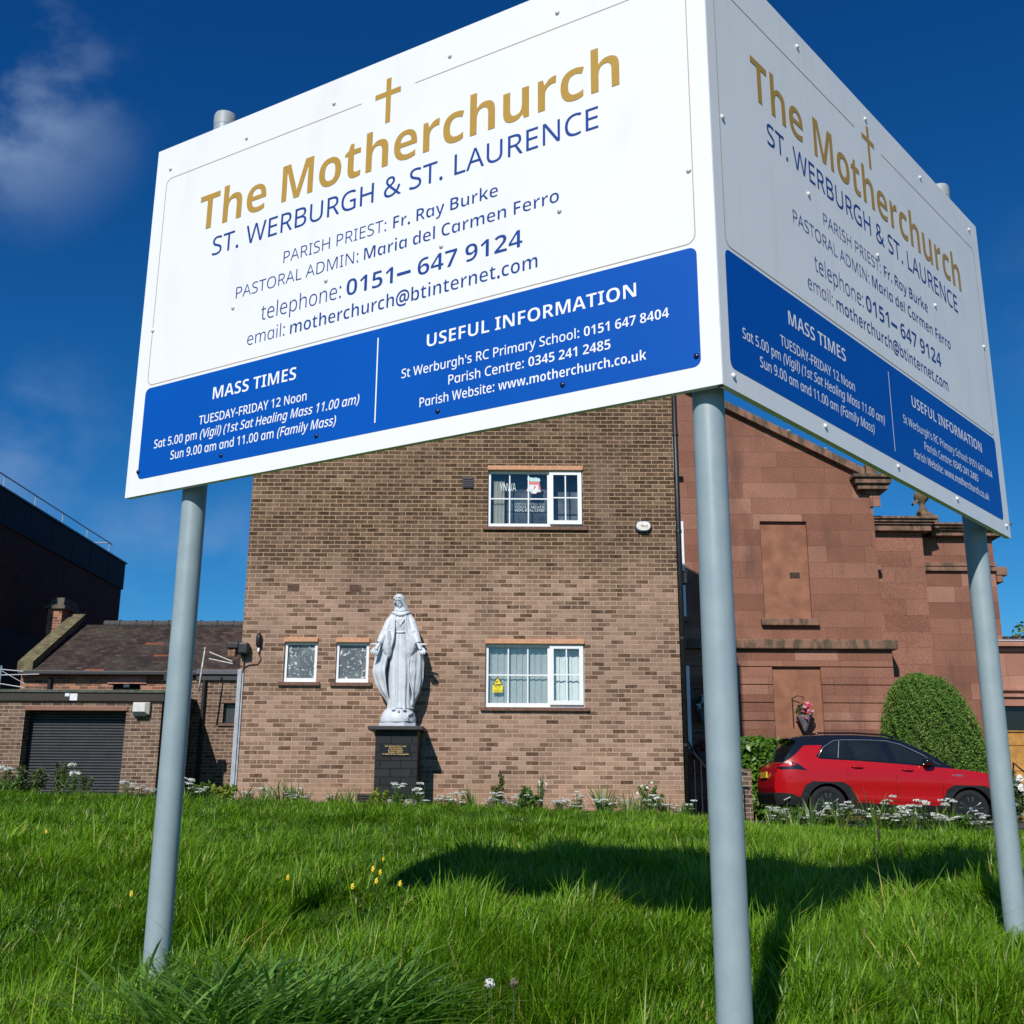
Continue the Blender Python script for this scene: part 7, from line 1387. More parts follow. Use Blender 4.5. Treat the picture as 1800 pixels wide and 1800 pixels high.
def blades(base, h, w, dirv, lean, curl, seg=2):
    """grass or sword leaves: base (n,3), height, width, horizontal lean direction (n,2), lean amount and curl"""
    n = len(base); d = np.concatenate([dirv, np.zeros((n, 1))], 1); side = np.stack([-d[:, 1], d[:, 0], np.zeros(n)], 1)
    ang = rng.uniform(-0.8, 0.8, n)[:, None]; side = side * np.cos(ang) + d * np.sin(ang)
    V = []; up = np.array([0, 0, 1.0])
    for i in range(seg):
        t = i / seg; c = base + d * (h * (lean * t + curl * t * t))[:, None] + up * (h * (t - 0.5 * (lean * 0.3 + curl) * t * t))[:, None]
        hw = (w * (1 - 0.55 * t ** 1.5) / 2)[:, None]; V += [c - side * hw, c + side * hw]
    t = 1.0; V.append(base + d * (h * (lean + curl))[:, None] + up * (h * (1 - 0.5 * (lean * 0.3 + curl)))[:, None])
    k = 2 * seg + 1; V = np.stack(V, 1).reshape(-1, 3); o = np.arange(n)[:, None] * k; F = []
    for i in range(seg - 1): F.append(o + np.array([[2 * i, 2 * i + 1, 2 * i + 3, 2 * i + 2]]))
    T = o + np.array([[2 * seg - 2, 2 * seg - 1, 2 * seg]])
    return V, ([np.concatenate(F)] if F else []), T, k
def sprig_plant(*a): pass

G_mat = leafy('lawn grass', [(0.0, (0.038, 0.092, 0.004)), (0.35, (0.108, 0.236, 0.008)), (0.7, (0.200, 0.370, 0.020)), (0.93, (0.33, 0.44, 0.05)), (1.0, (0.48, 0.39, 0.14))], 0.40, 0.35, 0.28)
def patchy(x, y):
    return (0.5 + 0.28 * np.sin(0.9 * x + 0.5 * y + 1) * np.sin(0.8 * y - 0.35 * x) + 0.2 * np.sin(2.3 * x - 1.1 * y + 2) * np.sin(1.9 * y + 0.4) + 0.14 * np.sin(5.1 * x + 2) * np.sin(4.3 * y + x))
def scatter(n, ya, yb, power=1.0):
    u = rng.uniform(0, 1, n); y = (ya ** 2 + u * (yb ** 2 - ya ** 2)) ** 0.5
    x = rng.uniform(-1, 1, n) * (0.485 * y + 1.5); return x, y
chunks = []
for n, ya, yb, h, w, seg in ((320000, 1.7, 4.6, 0.090, 0.0052, 3), (300000, 4.6, 7.5, 0.075, 0.0066, 2), (260000, 7.5, 11.5, 0.066, 0.0090, 2), (215000, 11.5, 17.6, 0.062, 0.0125, 2)):
    x, y = scatter(n, ya, yb)
    p = patchy(x, y); keep = (rng.uniform(0, 1, n) < np.clip(0.45 + 0.8 * p, 0.3, 1)) & ~((x > 3.3) & (y > 17.5)) & ~((np.abs(x - bx0 - 0.4) < 0.42) & (y > 17.38)); x, y, p = x[keep], y[keep], p[keep]; n = len(x)
    b = np.stack([x, y, gz_np(x, y) - 0.012], 1)
    tuft = np.clip(np.sin(7.3 * x + 3 * np.sin(3.1 * y)) * np.sin(6.1 * y + 2 * np.sin(2.7 * x)), 0, 1)
    hh = h * rng.lognormal(0, 0.36, n) * (0.36 + 0.5 * p + 1.05 * tuft) * np.where((x > 2.2) & (y > 12), 0.7, 1.0); ww = w * rng.uniform(0.7, 1.35, n)
    a = R_(35) + 1.2 * np.sin(0.8 * x + 1.1 * y) + 1.0 * np.sin(3.3 * x - 2.1 * y) + rng.normal(0, 1.35, n); dv = np.stack([np.cos(a), np.sin(a)], 1)
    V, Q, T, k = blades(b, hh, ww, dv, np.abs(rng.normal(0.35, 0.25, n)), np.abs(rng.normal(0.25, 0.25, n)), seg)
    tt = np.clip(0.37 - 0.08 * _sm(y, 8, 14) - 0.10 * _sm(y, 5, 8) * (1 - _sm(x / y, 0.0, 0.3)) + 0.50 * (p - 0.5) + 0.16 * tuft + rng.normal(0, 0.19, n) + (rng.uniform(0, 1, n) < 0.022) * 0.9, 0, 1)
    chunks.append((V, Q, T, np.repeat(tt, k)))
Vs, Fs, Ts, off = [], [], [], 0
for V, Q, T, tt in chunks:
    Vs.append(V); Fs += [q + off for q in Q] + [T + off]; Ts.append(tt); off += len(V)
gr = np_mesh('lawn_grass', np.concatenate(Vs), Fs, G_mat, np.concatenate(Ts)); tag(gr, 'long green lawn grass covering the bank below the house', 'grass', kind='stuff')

# the big tuft of long drooping grass in front
tuft_mat = leafy('coarse tuft grass', [(0.0, (0.045, 0.125, 0.018)), (0.5, (0.11, 0.245, 0.038)), (1.0, (0.22, 0.37, 0.08))], 0.38, 0.35, 0.3)
def tuft(cx, cy, n, rad, L, w, label, ry=0.6):
    a = rng.uniform(0, 2 * np.pi, n); r = rad * np.sqrt(rng.uniform(0, 1, n)); x = cx + r * np.cos(a); y = cy + r * np.sin(a) * ry
    b = np.stack([x, y, gz_np(x, y) - 0.02], 1)
    da = np.arctan2((y - cy), (x - cx)) + rng.normal(0, 0.55, n); da = np.where(rng.uniform(0, 1, n) < 0.55, R_(-12) + rng.normal(0, 0.6, n), da); dv = np.stack([np.cos(da), np.sin(da)], 1)
    hh = L * rng.uniform(0.55, 1.15, n); ww = w * rng.uniform(0.6, 1.35, n)
    V, Q, T, k = blades(b, hh, ww, dv, np.abs(rng.normal(0.22, 0.14, n)), rng.uniform(0.3, 1.0, n), 6)
    t = thing('grass_tuft', label, 'grass tuft', (cx, cy, gz(cx, cy)))
    np_mesh('blades', V, Q + [T], tuft_mat, np.repeat(np.clip(rng.normal(0.5, 0.25, n), 0, 1), k), t, world_loc(t)); return t
tuft(-0.66, 3.46, 780, 0.36, 0.36, 0.0155, 'large mound of long drooping grass blades right of the left sign post')
tuft(-1.15, 3.72, 60, 0.14, 0.34, 0.013, 'small clump of broad grass blades at the foot of the left sign post', 0.8)

def stem_mat(): return leafy('plant stem', [(0, (0.06, 0.11, 0.03)), (1, (0.10, 0.16, 0.05))], 0.6, 0.1)
STEM = stem_mat()
petal = leafy('white petals', [(0, (0.62, 0.64, 0.58)), (1, (0.82, 0.82, 0.78))], 0.6, 0.25)
yellowp = leafy('yellow petals', [(0, (0.70, 0.46, 0.01)), (1, (0.80, 0.60, 0.02))], 0.5, 0.2)
herb = leafy('feathery leaves', [(0, (0.035, 0.09, 0.014)), (0.6, (0.07, 0.15, 0.022)), (1, (0.15, 0.22, 0.04))], 0.5, 0.3)
def tubes(paths, r):
    mb = MB()
    for p in paths: mb.tube(p, r, 4, caps=False)
    return mb
def yarrow(stems, hgt, heads):
    """white yarrow: feathery leaves, thin stems and flat heads of tiny florets"""
    root = thing('yarrow_plant', 'flat headed white yarrow plant flowering along the far edge of the lawn', 'flowering plant', (0, 0, 0), 'white yarrow plants along the far edge of the lawn')
    paths, hv, hf, n0 = [], [], [], 0
    for i in range(stems):
        a = rng.uniform(0, 6.28); l = rng.uniform(0.02, 0.14); h = hgt * rng.uniform(0.7, 1.1); p0 = Vector((0.02 * math.cos(a), 0.02 * math.sin(a), -0.02)); p1 = Vector((l * math.cos(a), l * math.sin(a), h))
        paths.append([p0, p0.lerp(p1, 0.5) + Vector((0.01 * math.cos(a + 1), 0.01, 0)), p1])
        if i < heads:
            m_ = rng.integers(40, 64); rr = rng.uniform(0.04, 0.07) * np.sqrt(rng.uniform(0, 1, m_)); aa = rng.uniform(0, 6.28, m_)
            pts = np.array(p1) + np.stack([rr * np.cos(aa), rr * np.sin(aa), 0.022 - 3.2 * rr ** 2 + rng.normal(0, .004, m_)], 1)
            v, f = leaves(pts, np.tile([0, 0, 1.0], (m_, 1)), 0.015, 0.9, 0.7, 0.0); hv.append(v); hf.append(f + n0); n0 += len(v)
    tubes(paths, 0.0035).build('stem', STEM, root)
    nl = 46; zz = rng.uniform(0.0, 0.75, nl) * hgt; aa = rng.uniform(0, 6.28, nl); rr = rng.uniform(0.01, 0.13, nl)
    v, f = leaves(np.stack([rr * np.cos(aa), rr * np.sin(aa), zz], 1), np.tile([0, 0, 1.0], (nl, 1)), 0.04, 0.22, 0.9)
    np_mesh('leaves', v, [f], herb, np.repeat(rng.uniform(0, 1, nl), 4), root)
    if hv: np_mesh('flower_head', np.concatenate(hv), hf, petal, np.repeat(rng.uniform(0, 1, n0 // 4), 4), root)
    return root
protos = [yarrow(3, 0.30, 3), yarrow(5, 0.36, 4), yarrow(4, 0.26, 2), yarrow(6, 0.42, 6)]
def lawn_edge(px):                                                   # depth of the planted edge of the lawn
    return 17.6 if px < 1250 else 17.2
ypx = [(8, 1352), (137, 1357), (225, 1378), (237, 1387), (255, 1390), (262, 1398), (272, 1404), (333, 1378), (345, 1386), (352, 1394), (365, 1392), (432, 1402), (440, 1410), (447, 1398), (470, 1392), (510, 1398), (520, 1404), (530, 1392), (705, 1383), (735, 1382), (742, 1390),
       (772, 1402), (790, 1398), (800, 1404), (815, 1396), (822, 1408), (866, 1404), (880, 1396), (893, 1408), (905, 1402), (920, 1394), (935, 1400), (945, 1406), (950, 1412), (990, 1408), (1018, 1394), (1024, 1404), (1083, 1406), (1090, 1402), (1130, 1402), (1142, 1398), (1150, 1406), (1162, 1396), (1188, 1414), (1198, 1420), (1215, 1406),
       (1365, 1430), (1378, 1423), (1390, 1426), (1445, 1422), (1458, 1410), (1490, 1412), (1500, 1408), (1515, 1420), (1525, 1418), (1535, 1424), (1550, 1422), (1556, 1426), (1570, 1398), (1578, 1430), (1582, 1426), (1590, 1406), (1600, 1412), (1608, 1420), (1622, 1404), (1640, 1424), (1648, 1420), (1652, 1440), (1668, 1402), (1676, 1436), (1690, 1424), (1700, 1432), (1712, 1436), (1722, 1420), (1733, 1430), (1738, 1448)]
for _ in range(34): a = rng.uniform(430, 1215); ypx.append((a, 1404 + 0.008 * (a - 430) + rng.uniform(-6, 7)))
for _ in range(30): a = rng.uniform(1345, 1742); ypx.append((a, 1424 + 0.02 * (a - 1345) + rng.uniform(-9, 12)))
first = [True] * 4
for i, (px, py) in enumerate(ypx):
    Yp = lawn_edge(px) + rng.uniform(-0.35, 0.35); 
    if px < 400: Yp = 17.2 + rng.uniform(-0.3, 0.5)
    x = AX(px, py, Yp); zt = AZ(py, Yp, px); zg = gz(x, Yp); k = int(rng.integers(0, 4))
    o = protos[k] if first[k] else copy_tree(protos[k]); first[k] = False
    s = max(0.35, min(2.2, (zt - zg) / (0.30, 0.36, 0.26, 0.42)[k])); o.location = (x, Yp, zg); o.scale = (min(1.25, 0.6 + 0.45 * s),) * 2 + (s,); o.rotation_euler = (0, 0, rng.uniform(0, 6.28))
# sword leaved iris clumps
iris_mat = leafy('iris leaves', [(0.0, (0.05, 0.12, 0.03)), (0.5, (0.09, 0.18, 0.035)), (0.85, (0.20, 0.26, 0.05)), (1.0, (0.36, 0.32, 0.08))], 0.4, 0.3, 0.45)
def iris(n, h, yellowness):
    root = thing('iris_clump', 'clump of upright sword shaped iris leaves along the far edge of the lawn', 'plant', (0, 0, 0), 'iris leaf clumps along the far edge of the lawn')
    a = rng.uniform(0, 6.28, n); b = np.stack([0.10 * np.cos(a) * rng.uniform(0, 1, n), 0.08 * np.sin(a) * rng.uniform(0, 1, n), np.full(n, -0.02)], 1); da = a + rng.normal(0, .5, n)
    V, Q, T, k = blades(b, h * rng.uniform(0.6, 1.1, n), 0.028 * rng.uniform(0.7, 1.2, n), np.stack([np.cos(da), np.sin(da)], 1), rng.uniform(0.05, 0.5, n), rng.uniform(0, 0.35, n), 4)
    np_mesh('leaves', V, Q + [T], iris_mat, np.repeat(np.clip(rng.normal(yellowness, 0.22, n), 0, 1), k), root); return root
ip = [iris(14, 0.42, 0.35), iris(20, 0.48, 0.55), iris(11, 0.40, 0.7)]
first = [True] * 3
for px, py, hpx in ((478, 1398, 26), (500, 1400, 28), (522, 1402, 30), (540, 1404, 22), (592, 1410, 22), (610, 1412, 26), (625, 1412, 30), (838, 1404, 24), (1066, 1408, 38), (1074, 1408, 30), (1108, 1412, 26), (1128, 1414, 24), (1175, 1418, 26), (1205, 1422, 24), (440, 1400, 22), (800, 1408, 18),
                    (1358, 1428, 20), (1390, 1426, 26), (1400, 1424, 22), (1432, 1420, 30), (1470, 1424, 38), (1485, 1420, 28), (1545, 1424, 42), (1560, 1426, 34), (1582, 1426, 30), (1610, 1428, 32), (1640, 1430, 36), (1655, 1430, 30), (1668, 1432, 26)):
    Yp = lawn_edge(px) - 0.1 + rng.uniform(-0.3, 0.3); x = AX(px, py, Yp); zg = gz(x, Yp); k = int(rng.integers(0, 3)) if px > 1300 else int(rng.integers(0, 2))
    o = ip[k] if first[k] else copy_tree(ip[k]); first[k] = False
    s = max(0.45, (AZ(py - hpx, Yp, px) - zg) / 0.40); o.location = (x, Yp, zg); o.scale = (s, s, s); o.rotation_euler = (0, 0, rng.uniform(0, 6.28))
# leafy plants and weeds
def bushy(name, label, cat, px, py, Y, hpx, wpx, n, mat, size, aspect=0.45, group=None, flowers=None, stems=7):
    p = at(px, py, Y); zg = gz(p.x, Y); h = AZ(py - hpx, Y, px) - zg; w = abs(AX(px + wpx / 2, py, Y) - p.x)
    root = thing(name, label, cat, (p.x, Y, zg), group)
    paths = []; tips = []
    for i in range(stems):
        a = rng.uniform(0, 6.28); r = w * math.sqrt(rng.uniform(0, 1)); hh = h * rng.uniform(0.65, 1.0) * (1 - 0.35 * (r / w) ** 2)
        q = Vector((p.x + r * math.cos(a), Y + 0.7 * r * math.sin(a), zg + hh)); b = Vector((p.x + 0.3 * r * math.cos(a), Y + 0.2 * r * math.sin(a), zg - 0.03)); paths.append([b, b.lerp(q, 0.5) + Vector((0, 0, 0.05 * h)), q]); tips.append(q)
    tubes(paths, 0.006).build('stem', STEM, root)
    j = rng.integers(0, stems, n); t = rng.uniform(0.12, 1.0, n) ** 0.8
    A = np.array([[list(v) for v in q] for q in paths]); pts = np.where((t < .5)[:, None], A[j, 0] + (A[j, 1] - A[j, 0]) * (2 * t)[:, None], A[j, 1] + (A[j, 2] - A[j, 1]) * (2 * t - 1)[:, None])
    pts = pts + rng.normal(0, 1, (n, 3)) * np.array([w, w * .8, h * .35]) * 0.16 * (1.2 - 0.7 * t)[:, None]
    v, f = leaves(pts, np.tile([0, -0.5, 0.7], (n, 1)), size, aspect, 0.7); np_mesh('leaves', v, [f], mat, np.repeat(np.clip(rng.normal(.5, .25, n), 0, 1), 4), root, world_loc(root))
    if flowers:
        m_, fm, fs, nm = flowers; k = rng.integers(0, stems, m_); c = np.array([list(q) for q in tips])[k] + rng.normal(0, 1, (m_, 3)) * np.array([w, w, h * .4]) * 0.3
        P, N = [], []
        for q in c:
            for a in range(9): P.append(q + fs * 0.55 * np.array([math.cos(a * .7) * (a > 0), -0.3, math.sin(a * .7) * (a > 0)])); N.append([0.4 * math.cos(a * .7), -1, 0.4 * math.sin(a * .7) + .3])
        v, f = leaves(np.array(P), np.array(N), fs * 0.62, 0.8, 0.2); np_mesh(nm, v, [f], fm, np.repeat(rng.uniform(0, 1, len(P)), 4), root, world_loc(root))
    return root
weed = leafy('dusty weed leaves', [(0, (0.045, 0.075, 0.025)), (0.6, (0.09, 0.13, 0.04)), (1, (0.19, 0.19, 0.085))], 0.6, 0.3)
bushy('tall_weed', 'tallest grey green weed growing before the roller shutter', 'weed', 106, 1400, 20.5, 68, 34, 520, weed, 0.045, 0.3)
bushy('tall_weed', 'broad straggly weed at the left edge of the roller shutter', 'weed', 60, 1402, 20.5, 62, 62, 900, weed, 0.045, 0.3)
bushy('tall_weed', 'low thin weed before the right half of the roller shutter', 'weed', 148, 1402, 20.4, 42, 40, 260, weed, 0.04, 0.28)
bushy('leafy_plant', 'low bright green leafy plant at the far left edge of the lawn', 'plant', 14, 1404, 20.2, 30, 60, 420, herb, 0.05, 0.5)
bushy('tall_weed', 'pale spindly weed at the left picture edge before the garage wall', 'weed', 18, 1398, 20.8, 44, 30, 260, weed, 0.04, 0.25)
ylw = leafy('yellow green leaves', [(0, (0.10, 0.17, 0.02)), (0.6, (0.19, 0.25, 0.03)), (1, (0.33, 0.33, 0.06))], 0.5, 0.3)
bushy('leafy_plant', 'yellow green leafy plant under the cable trunking at the house corner', 'plant', 401, 1404, 17.9, 28, 44, 360, ylw, 0.045, 0.5)
bushy('leafy_plant', 'yellowish shrub in the stone edged bed at the foot of the statue pillar', 'plant', 672, 1404, 17.0, 24, 34, 380, ylw, 0.035, 0.5)
bushy('leafy_plant', 'dark green feathery herb in the stone edged bed, right of the yellowish shrub', 'plant', 704, 1404, 17.05, 22, 26, 320, herb, 0.03, 0.3)
bushy('leafy_plant', 'red tipped leafy plant in front of the brick wall below the lower window', 'plant', 884, 1410, 17.7, 54, 36, 320, leafy('red tinged leaves', [(0, (0.05, 0.10, 0.02)), (0.6, (0.12, 0.15, 0.04)), (1, (0.30, 0.12, 0.05))], 0.5, 0.3), 0.04, 0.4)
bushy('leafy_plant', 'dark green low bush among the yarrow below the lower window', 'plant', 925, 1412, 17.5, 32, 80, 700, herb, 0.045, 0.4)
bushy('leafy_plant', 'small sparse plant with tiny white flowers at the middle of the brick wall', 'plant', 956, 1408, 17.8, 52, 24, 110, herb, 0.03, 0.3, flowers=(5, petal, 0.022, 'flower'))
bushy('leafy_plant', 'sparse flowering plant in front of the brick wall between iris and drainpipe', 'plant', 1150, 1414, 17.7, 50, 50, 420, herb, 0.035, 0.35, flowers=(6, petal, 0.022, 'flower'))
bushy('leafy_plant', 'low dark plants beside the left sign post below the garage corner', 'plant', 360, 1408, 18.0, 32, 46, 460, herb, 0.04, 0.4)
bushy('leafy_plant', 'grey green low plants behind the yarrow in front of the front wheel', 'plant', 1700, 1440, 17.3, 26, 90, 800, herb, 0.04, 0.3)
bushy('leafy_plant', 'low leafy plants behind the yarrow in front of the rear wheel', 'plant', 1420, 1432, 17.3, 22, 120, 800, herb, 0.04, 0.3)
rosel = leafy('rose leaves', [(0, (0.02, 0.05, 0.015)), (0.7, (0.05, 0.10, 0.03)), (1, (0.14, 0.10, 0.04))], 0.45, 0.2)
bushy('rose_bush', 'dark leaved rose bush with white flowers right of the right sign post', 'rose bush', 1795, 1412, 24.0, 62, 48, 900, rosel, 0.06, 0.5, flowers=(9, petal, 0.075, 'flower'))
# dead flower spikes standing in the lawn shade
dk = plain('dry seed head', (0.035, 0.03, 0.02), 0.9)
for px, py, hp in ((1553, 1520, 62), (1590, 1530, 40), (1543, 1512, 24)):
    Yp = 7.6; p = at(px, py, Yp); zg = gz(p.x, Yp); zt = AZ(py - hp, Yp, px)
    t = thing('seed_stalk', 'thin dark plantain stalk with a seed head standing in the sign shadow on the lawn', 'plant', (p.x, Yp, zg), 'plantain stalks in the shaded lawn')
    m = MB(); m.tube([(p.x, Yp, zg - 0.02), (p.x + 0.01, Yp, zt)], 0.003, 5); m.build('stem', STEM, t)
    m = MB(); m.lathe((p.x + 0.01, Yp, zt), [(0.004, -0.05), (0.010, -0.03), (0.010, 0.02), (0.003, 0.05)], 8); m.build('seed_head', dk, t, smooth=True)
# yellow buttercups and a white clover in the grass
def buttercup():
    t = thing('buttercup', 'tiny yellow buttercup in the lawn grass', 'flower', (0, 0, 0), 'yellow buttercups dotted over the lawn')
    tubes([[Vector((0, 0, -0.02)), Vector((0.005, 0, 0.10)), Vector((0.0, -0.01, 0.165))]], 0.0018).build('stem', STEM, t)
    P = np.array([[0.009 * math.cos(a), -0.01, 0.168 + 0.009 * math.sin(a)] for a in np.linspace(0, 6.28, 6)[:-1]] + [[0, -0.012, 0.168]]); v, f = leaves(P, np.tile([0, -.8, .6], (6, 1)), 0.0085, 0.85, 0.15)
    np_mesh('petals', v, [f], yellowp, np.repeat(rng.uniform(0, 1, 6), 4), t); return t
bc = buttercup(); ft = True
for px, py in ((663, 1524), (675, 1530), (669, 1545), (711, 1549), (513, 1541), (240, 1572), (627, 1555), (88, 1467), (681, 1508)):
    lo_, hi_ = 4.0, 14.0
    for _ in range(40):                                              # where the line of sight meets the bank
        mid = (lo_ + hi_) / 2; p = at(px, py, mid)
        if p.z > gz(p.x, mid) + 0.165: lo_ = mid
        else: hi_ = mid
    o = bc if ft else copy_tree(bc); ft = False; p = at(px, py, lo_); o.location = (p.x, lo_, gz(p.x, lo_)); o.rotation_euler = (0, 0, rng.uniform(-.4, .4)); o.scale = (0.5, 0.5, 0.9)
def clover(px, py, Y, label, mat):
    p = at(px, py, Y); zg = gz(p.x, Y); t = thing('clover_flower', label, 'flower', (p.x, Y, zg)); m = MB(); m.tube([(p.x, Y, zg - .02), (p.x, Y, p.z)], 0.0025, 5); m.build('stem', STEM, t)
    n = 60; d = unit(rng.normal(0, 1, (n, 3))); v, f = leaves(np.array(p) + d * 0.012, d, 0.007, 0.4, 0.3); np_mesh('flower_head', v, [f], mat, np.repeat(rng.uniform(0, 1, n), 4), t, world_loc(t))
clover(870, 1729, 3.35, 'round white clover flower in the foreground grass', petal)
clover(912, 1728, 3.36, 'withered brown clover head in the foreground grass', leafy('withered petals', [(0, (0.16, 0.13, 0.09)), (1, (0.28, 0.24, 0.17))], 0.8, 0.2))

# ------------------------------------------------------------------ clipped conifer, laurel hedge, hanging basket, far tree
con = leafy('conifer sprays', [(0, (0.065, 0.145, 0.026)), (0.5, (0.125, 0.245, 0.044)), (0.9, (0.19, 0.32, 0.065)), (1, (0.25, 0.25, 0.07))], 0.65, 0.25, 0.2)
YB = 25.0; b0 = at(1640, 1420, YB); cxB = AX(1642, 1300, YB); zbB = -0.42; ztB = AZ(1178, YB, 1610)
bush = thing('clipped_conifer', 'large egg shaped clipped green conifer standing behind the red car', 'shrub', (cxB, YB, zbB))
HB_ = ztB - zbB; prof_h = [0, 0.1, 0.3, 0.5, 0.65, 0.8, 0.9, 0.96, 1.0]; lx = [1560, 1558, 1559, 1560, 1561, 1565, 1575, 1586, 1612]; rx = [1738, 1738, 1736, 1728, 1715, 1693, 1672, 1655, 1614]
def egg(u, th):
    zc = zbB + u * HB_; l = np.interp(u, prof_h, [AX(a, 1420 - 242 * h_, YB) for a, h_ in zip(lx, prof_h)]); r_ = np.interp(u, prof_h, [AX(a, 1420 - 242 * h_, YB) for a, h_ in zip(rx, prof_h)])
    c, w = (l + r_) / 2, (r_ - l) / 2; return np.stack([c + w * np.cos(th), YB + 0.92 * w * np.sin(th), zc], -1), np.stack([np.cos(th), np.sin(th), 0.25 + 1.2 * np.clip(u - 0.7, 0, 1)], -1)
n = 60000; u = rng.uniform(0.0, 1.0, n) ** 0.9; th = rng.uniform(0, 2 * np.pi, n); P, N = egg(u, th); N = unit(N)
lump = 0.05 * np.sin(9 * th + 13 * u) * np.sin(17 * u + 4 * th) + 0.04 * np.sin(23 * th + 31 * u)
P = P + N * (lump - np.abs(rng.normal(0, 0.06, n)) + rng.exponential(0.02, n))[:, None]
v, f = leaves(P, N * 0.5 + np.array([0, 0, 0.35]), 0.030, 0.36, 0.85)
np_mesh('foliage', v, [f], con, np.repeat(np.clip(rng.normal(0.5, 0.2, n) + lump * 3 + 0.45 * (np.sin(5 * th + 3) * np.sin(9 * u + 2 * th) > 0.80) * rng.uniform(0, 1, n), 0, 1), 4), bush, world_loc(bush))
m = MB(); rings = []
for uu in np.linspace(0.02, 0.965, 22):
    tt = np.linspace(0, 2 * np.pi, 25)[:-1]; q, nn = egg(np.full(24, uu), tt); rings.append([tuple(a) for a in (q - unit(nn) * 0.17)])
m.loft(rings); m.build('dark_core', plain('dark conifer core', (0.03, 0.035, 0.015), 0.95, 0.1, var=0.4, scale=8), bush, smooth=True)  # solid dark core added so nothing shows through the foliage
m = MB(); m.tube([(cxB, YB, zbB - 0.1), (cxB, YB, zbB + 0.6)], 0.09, 10); m.build('trunk', plain('conifer bark', (0.06, 0.04, 0.03), 0.95), bush)
YH = 25.6; hxa, hxb = AX(1290, 1350, YH), AX(1440, 1350, YH); zh0, zh1 = -0.42, AZ(1296, YH, 1370)
hed = thing('laurel_hedge', 'glossy bright green laurel hedge behind the rear of the red car', 'hedge', ((hxa + hxb) / 2, YH, zh0))
lau = leafy('laurel leaves', [(0, (0.04, 0.10, 0.012)), (0.5, (0.08, 0.18, 0.018)), (1, (0.16, 0.29, 0.03))], 0.36, 0.3, 0.4)
n = 5200; x = rng.uniform(hxa, hxb, n); y = YH + rng.uniform(-0.5, 0.5, n); z = zh0 + (zh1 - zh0) * rng.uniform(0.05, 1.0, n) ** 0.8
fr_ = rng.uniform(0, 1, n); y = np.where(fr_ < 0.6, YH - 0.5 + rng.normal(0, 0.06, n), y); z = np.where(fr_ > 0.6, zh1 - np.abs(rng.normal(0, 0.07, n)) + 0.05 * np.sin(6 * x), z)
v, f = leaves(np.stack([x, y, z], 1), np.tile([-0.1, -0.8, 0.6], (n, 1)), 0.075, 0.48, 0.6); np_mesh('foliage', v, [f], lau, np.repeat(rng.uniform(0, 1, n), 4), hed, world_loc(hed))
m = MB(); m.box(hxa + 0.12, hxb - 0.12, YH - 0.36, YH + 0.4, zh0 - 0.1, zh1 - 0.16); m.build('dark_core', plain('dark hedge core', (0.03, 0.04, 0.015), 0.95, 0.1, var=0.4, scale=8), hed)  # dark box added inside the hedge to close the gaps between leaves
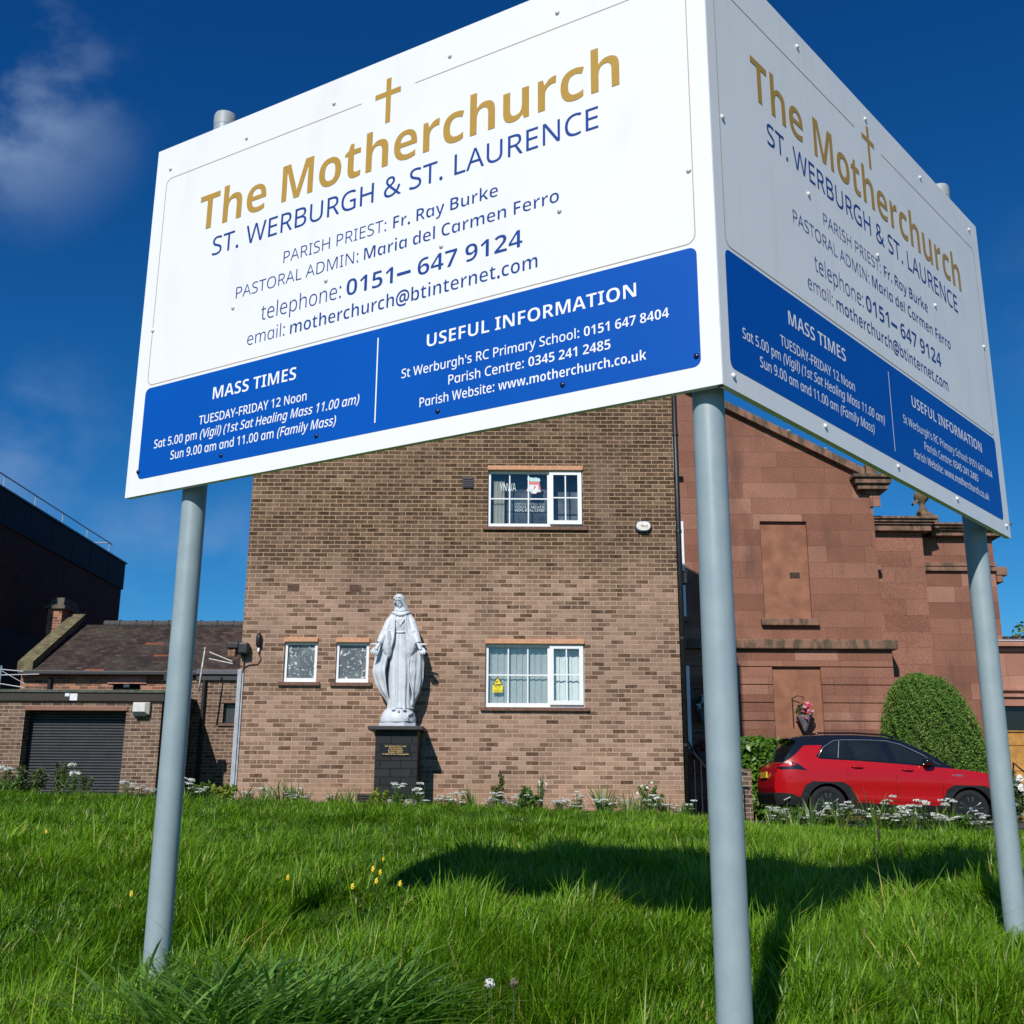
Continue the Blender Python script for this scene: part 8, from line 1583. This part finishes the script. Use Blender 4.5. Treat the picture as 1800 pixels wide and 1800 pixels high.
def basket(px, py, Yw, label, cats, colours, wallo=0.0):
    p = at(px, py, Yw - 0.24); t = thing('hanging_basket', label, 'hanging basket', p)
    m = MB(); zt = p.z + 0.42; m.tube([(p.x - 0.22, Yw - 0.03, p.z - 0.25), (p.x - 0.22, Yw - 0.03, zt + 0.02)], 0.014, 6); m.tube([(p.x - 0.22, Yw - 0.03, zt), (p.x - 0.12, Yw - 0.15, zt + 0.06), (p.x, Yw - 0.24, zt + 0.02), (p.x, Yw - 0.24, zt - 0.06)], 0.012, 6); m.build('bracket', M['black'], t)
    m = MB(); m.lathe((p.x, Yw - 0.24, p.z - 0.42), [(0.01, 0), (0.06, 0.10), (0.13, 0.28), (0.19, 0.40), (0.19, 0.42)], 14); m.build('cone_basket', plain('grey wicker', (0.16, 0.15, 0.16), 0.85, var=0.4, scale=40, bump=0.5), t, smooth=True)
    n = 260; d = unit(rng.normal(0, 1, (n, 3))); q = np.array([p.x, Yw - 0.24, p.z + 0.1]) + d * np.array([0.22, 0.17, 0.22]) * rng.uniform(0.6, 1, (n, 1)); v, f = leaves(q, d, 0.04, 0.5); np_mesh('leaves', v, [f], rosel, np.repeat(rng.uniform(0, 1, n), 4), t, world_loc(t))
    for c, nm in colours:
        n = 26; cc = np.array([p.x, Yw - 0.24, p.z + 0.12]) + rng.normal(0, 1, (7, 3)) * np.array([0.085, 0.04, 0.10]) + np.array([0, -0.15, 0.02]); q = (cc[:, None] + rng.normal(0, 0.020, (7, 8, 3))).reshape(-1, 3)
        v, f = leaves(q, np.tile([0, -1, .4], (len(q), 1)), 0.030, 0.85, 0.35); np_mesh('flowers', v, [f], leafy(nm, [(0, tuple(x * .8 for x in c)), (1, c)], 0.5, 0.25), np.repeat(rng.uniform(0, 1, len(q)), 4), t, world_loc(t))
basket(1418, 1252, QY, 'cone shaped hanging basket of pink and red flowers on the bricked up window', None, (((0.75, 0.12, 0.22), 'pink petals'), ((0.70, 0.06, 0.02), 'red petals'), ((0.7, 0.45, 0.55), 'pale petals')))
basket(1240, 1240, QY, 'hanging basket of white flowers in the shade between brick house and church', None, (((0.7, 0.7, 0.72), 'white petals'),))
basket(1243, 1318, QY, 'hanging basket of red flowers low in the shade beside the brick house', None, (((0.6, 0.04, 0.05), 'dark red petals'),))
pt = at(1790, 1100, 40.0)
ft_ = thing('tree', 'top of a far pale green tree above the porch roof at the right edge', 'tree', (pt.x + 0.6, 40, 0))
n = 2600; d = unit(rng.normal(0, 1, (n, 3))); q = np.array([pt.x + 0.9, 40, pt.z - 1.9]) + d * np.array([1.7, 1.6, 2.1]) * rng.uniform(0.5, 1.0, (n, 1)) ** 0.5 * (1 + 0.16 * np.sin(7 * d[:, :1] + 5 * d[:, 2:]))
v, f = leaves(q, d, 0.12, 0.5); np_mesh('crown', v, [f], ylw, np.repeat(rng.uniform(0, .7, n), 4), ft_, world_loc(ft_))
m = MB(); m.tube([(pt.x + 0.9, 40, -0.3), (pt.x + 0.85, 40, pt.z - 3), (pt.x + 0.9, 40, pt.z - 1.2)], [0.2, 0.16, 0.05], 10); m.build('trunk', plain('tree bark', (0.08, 0.06, 0.045), 0.95), ft_)
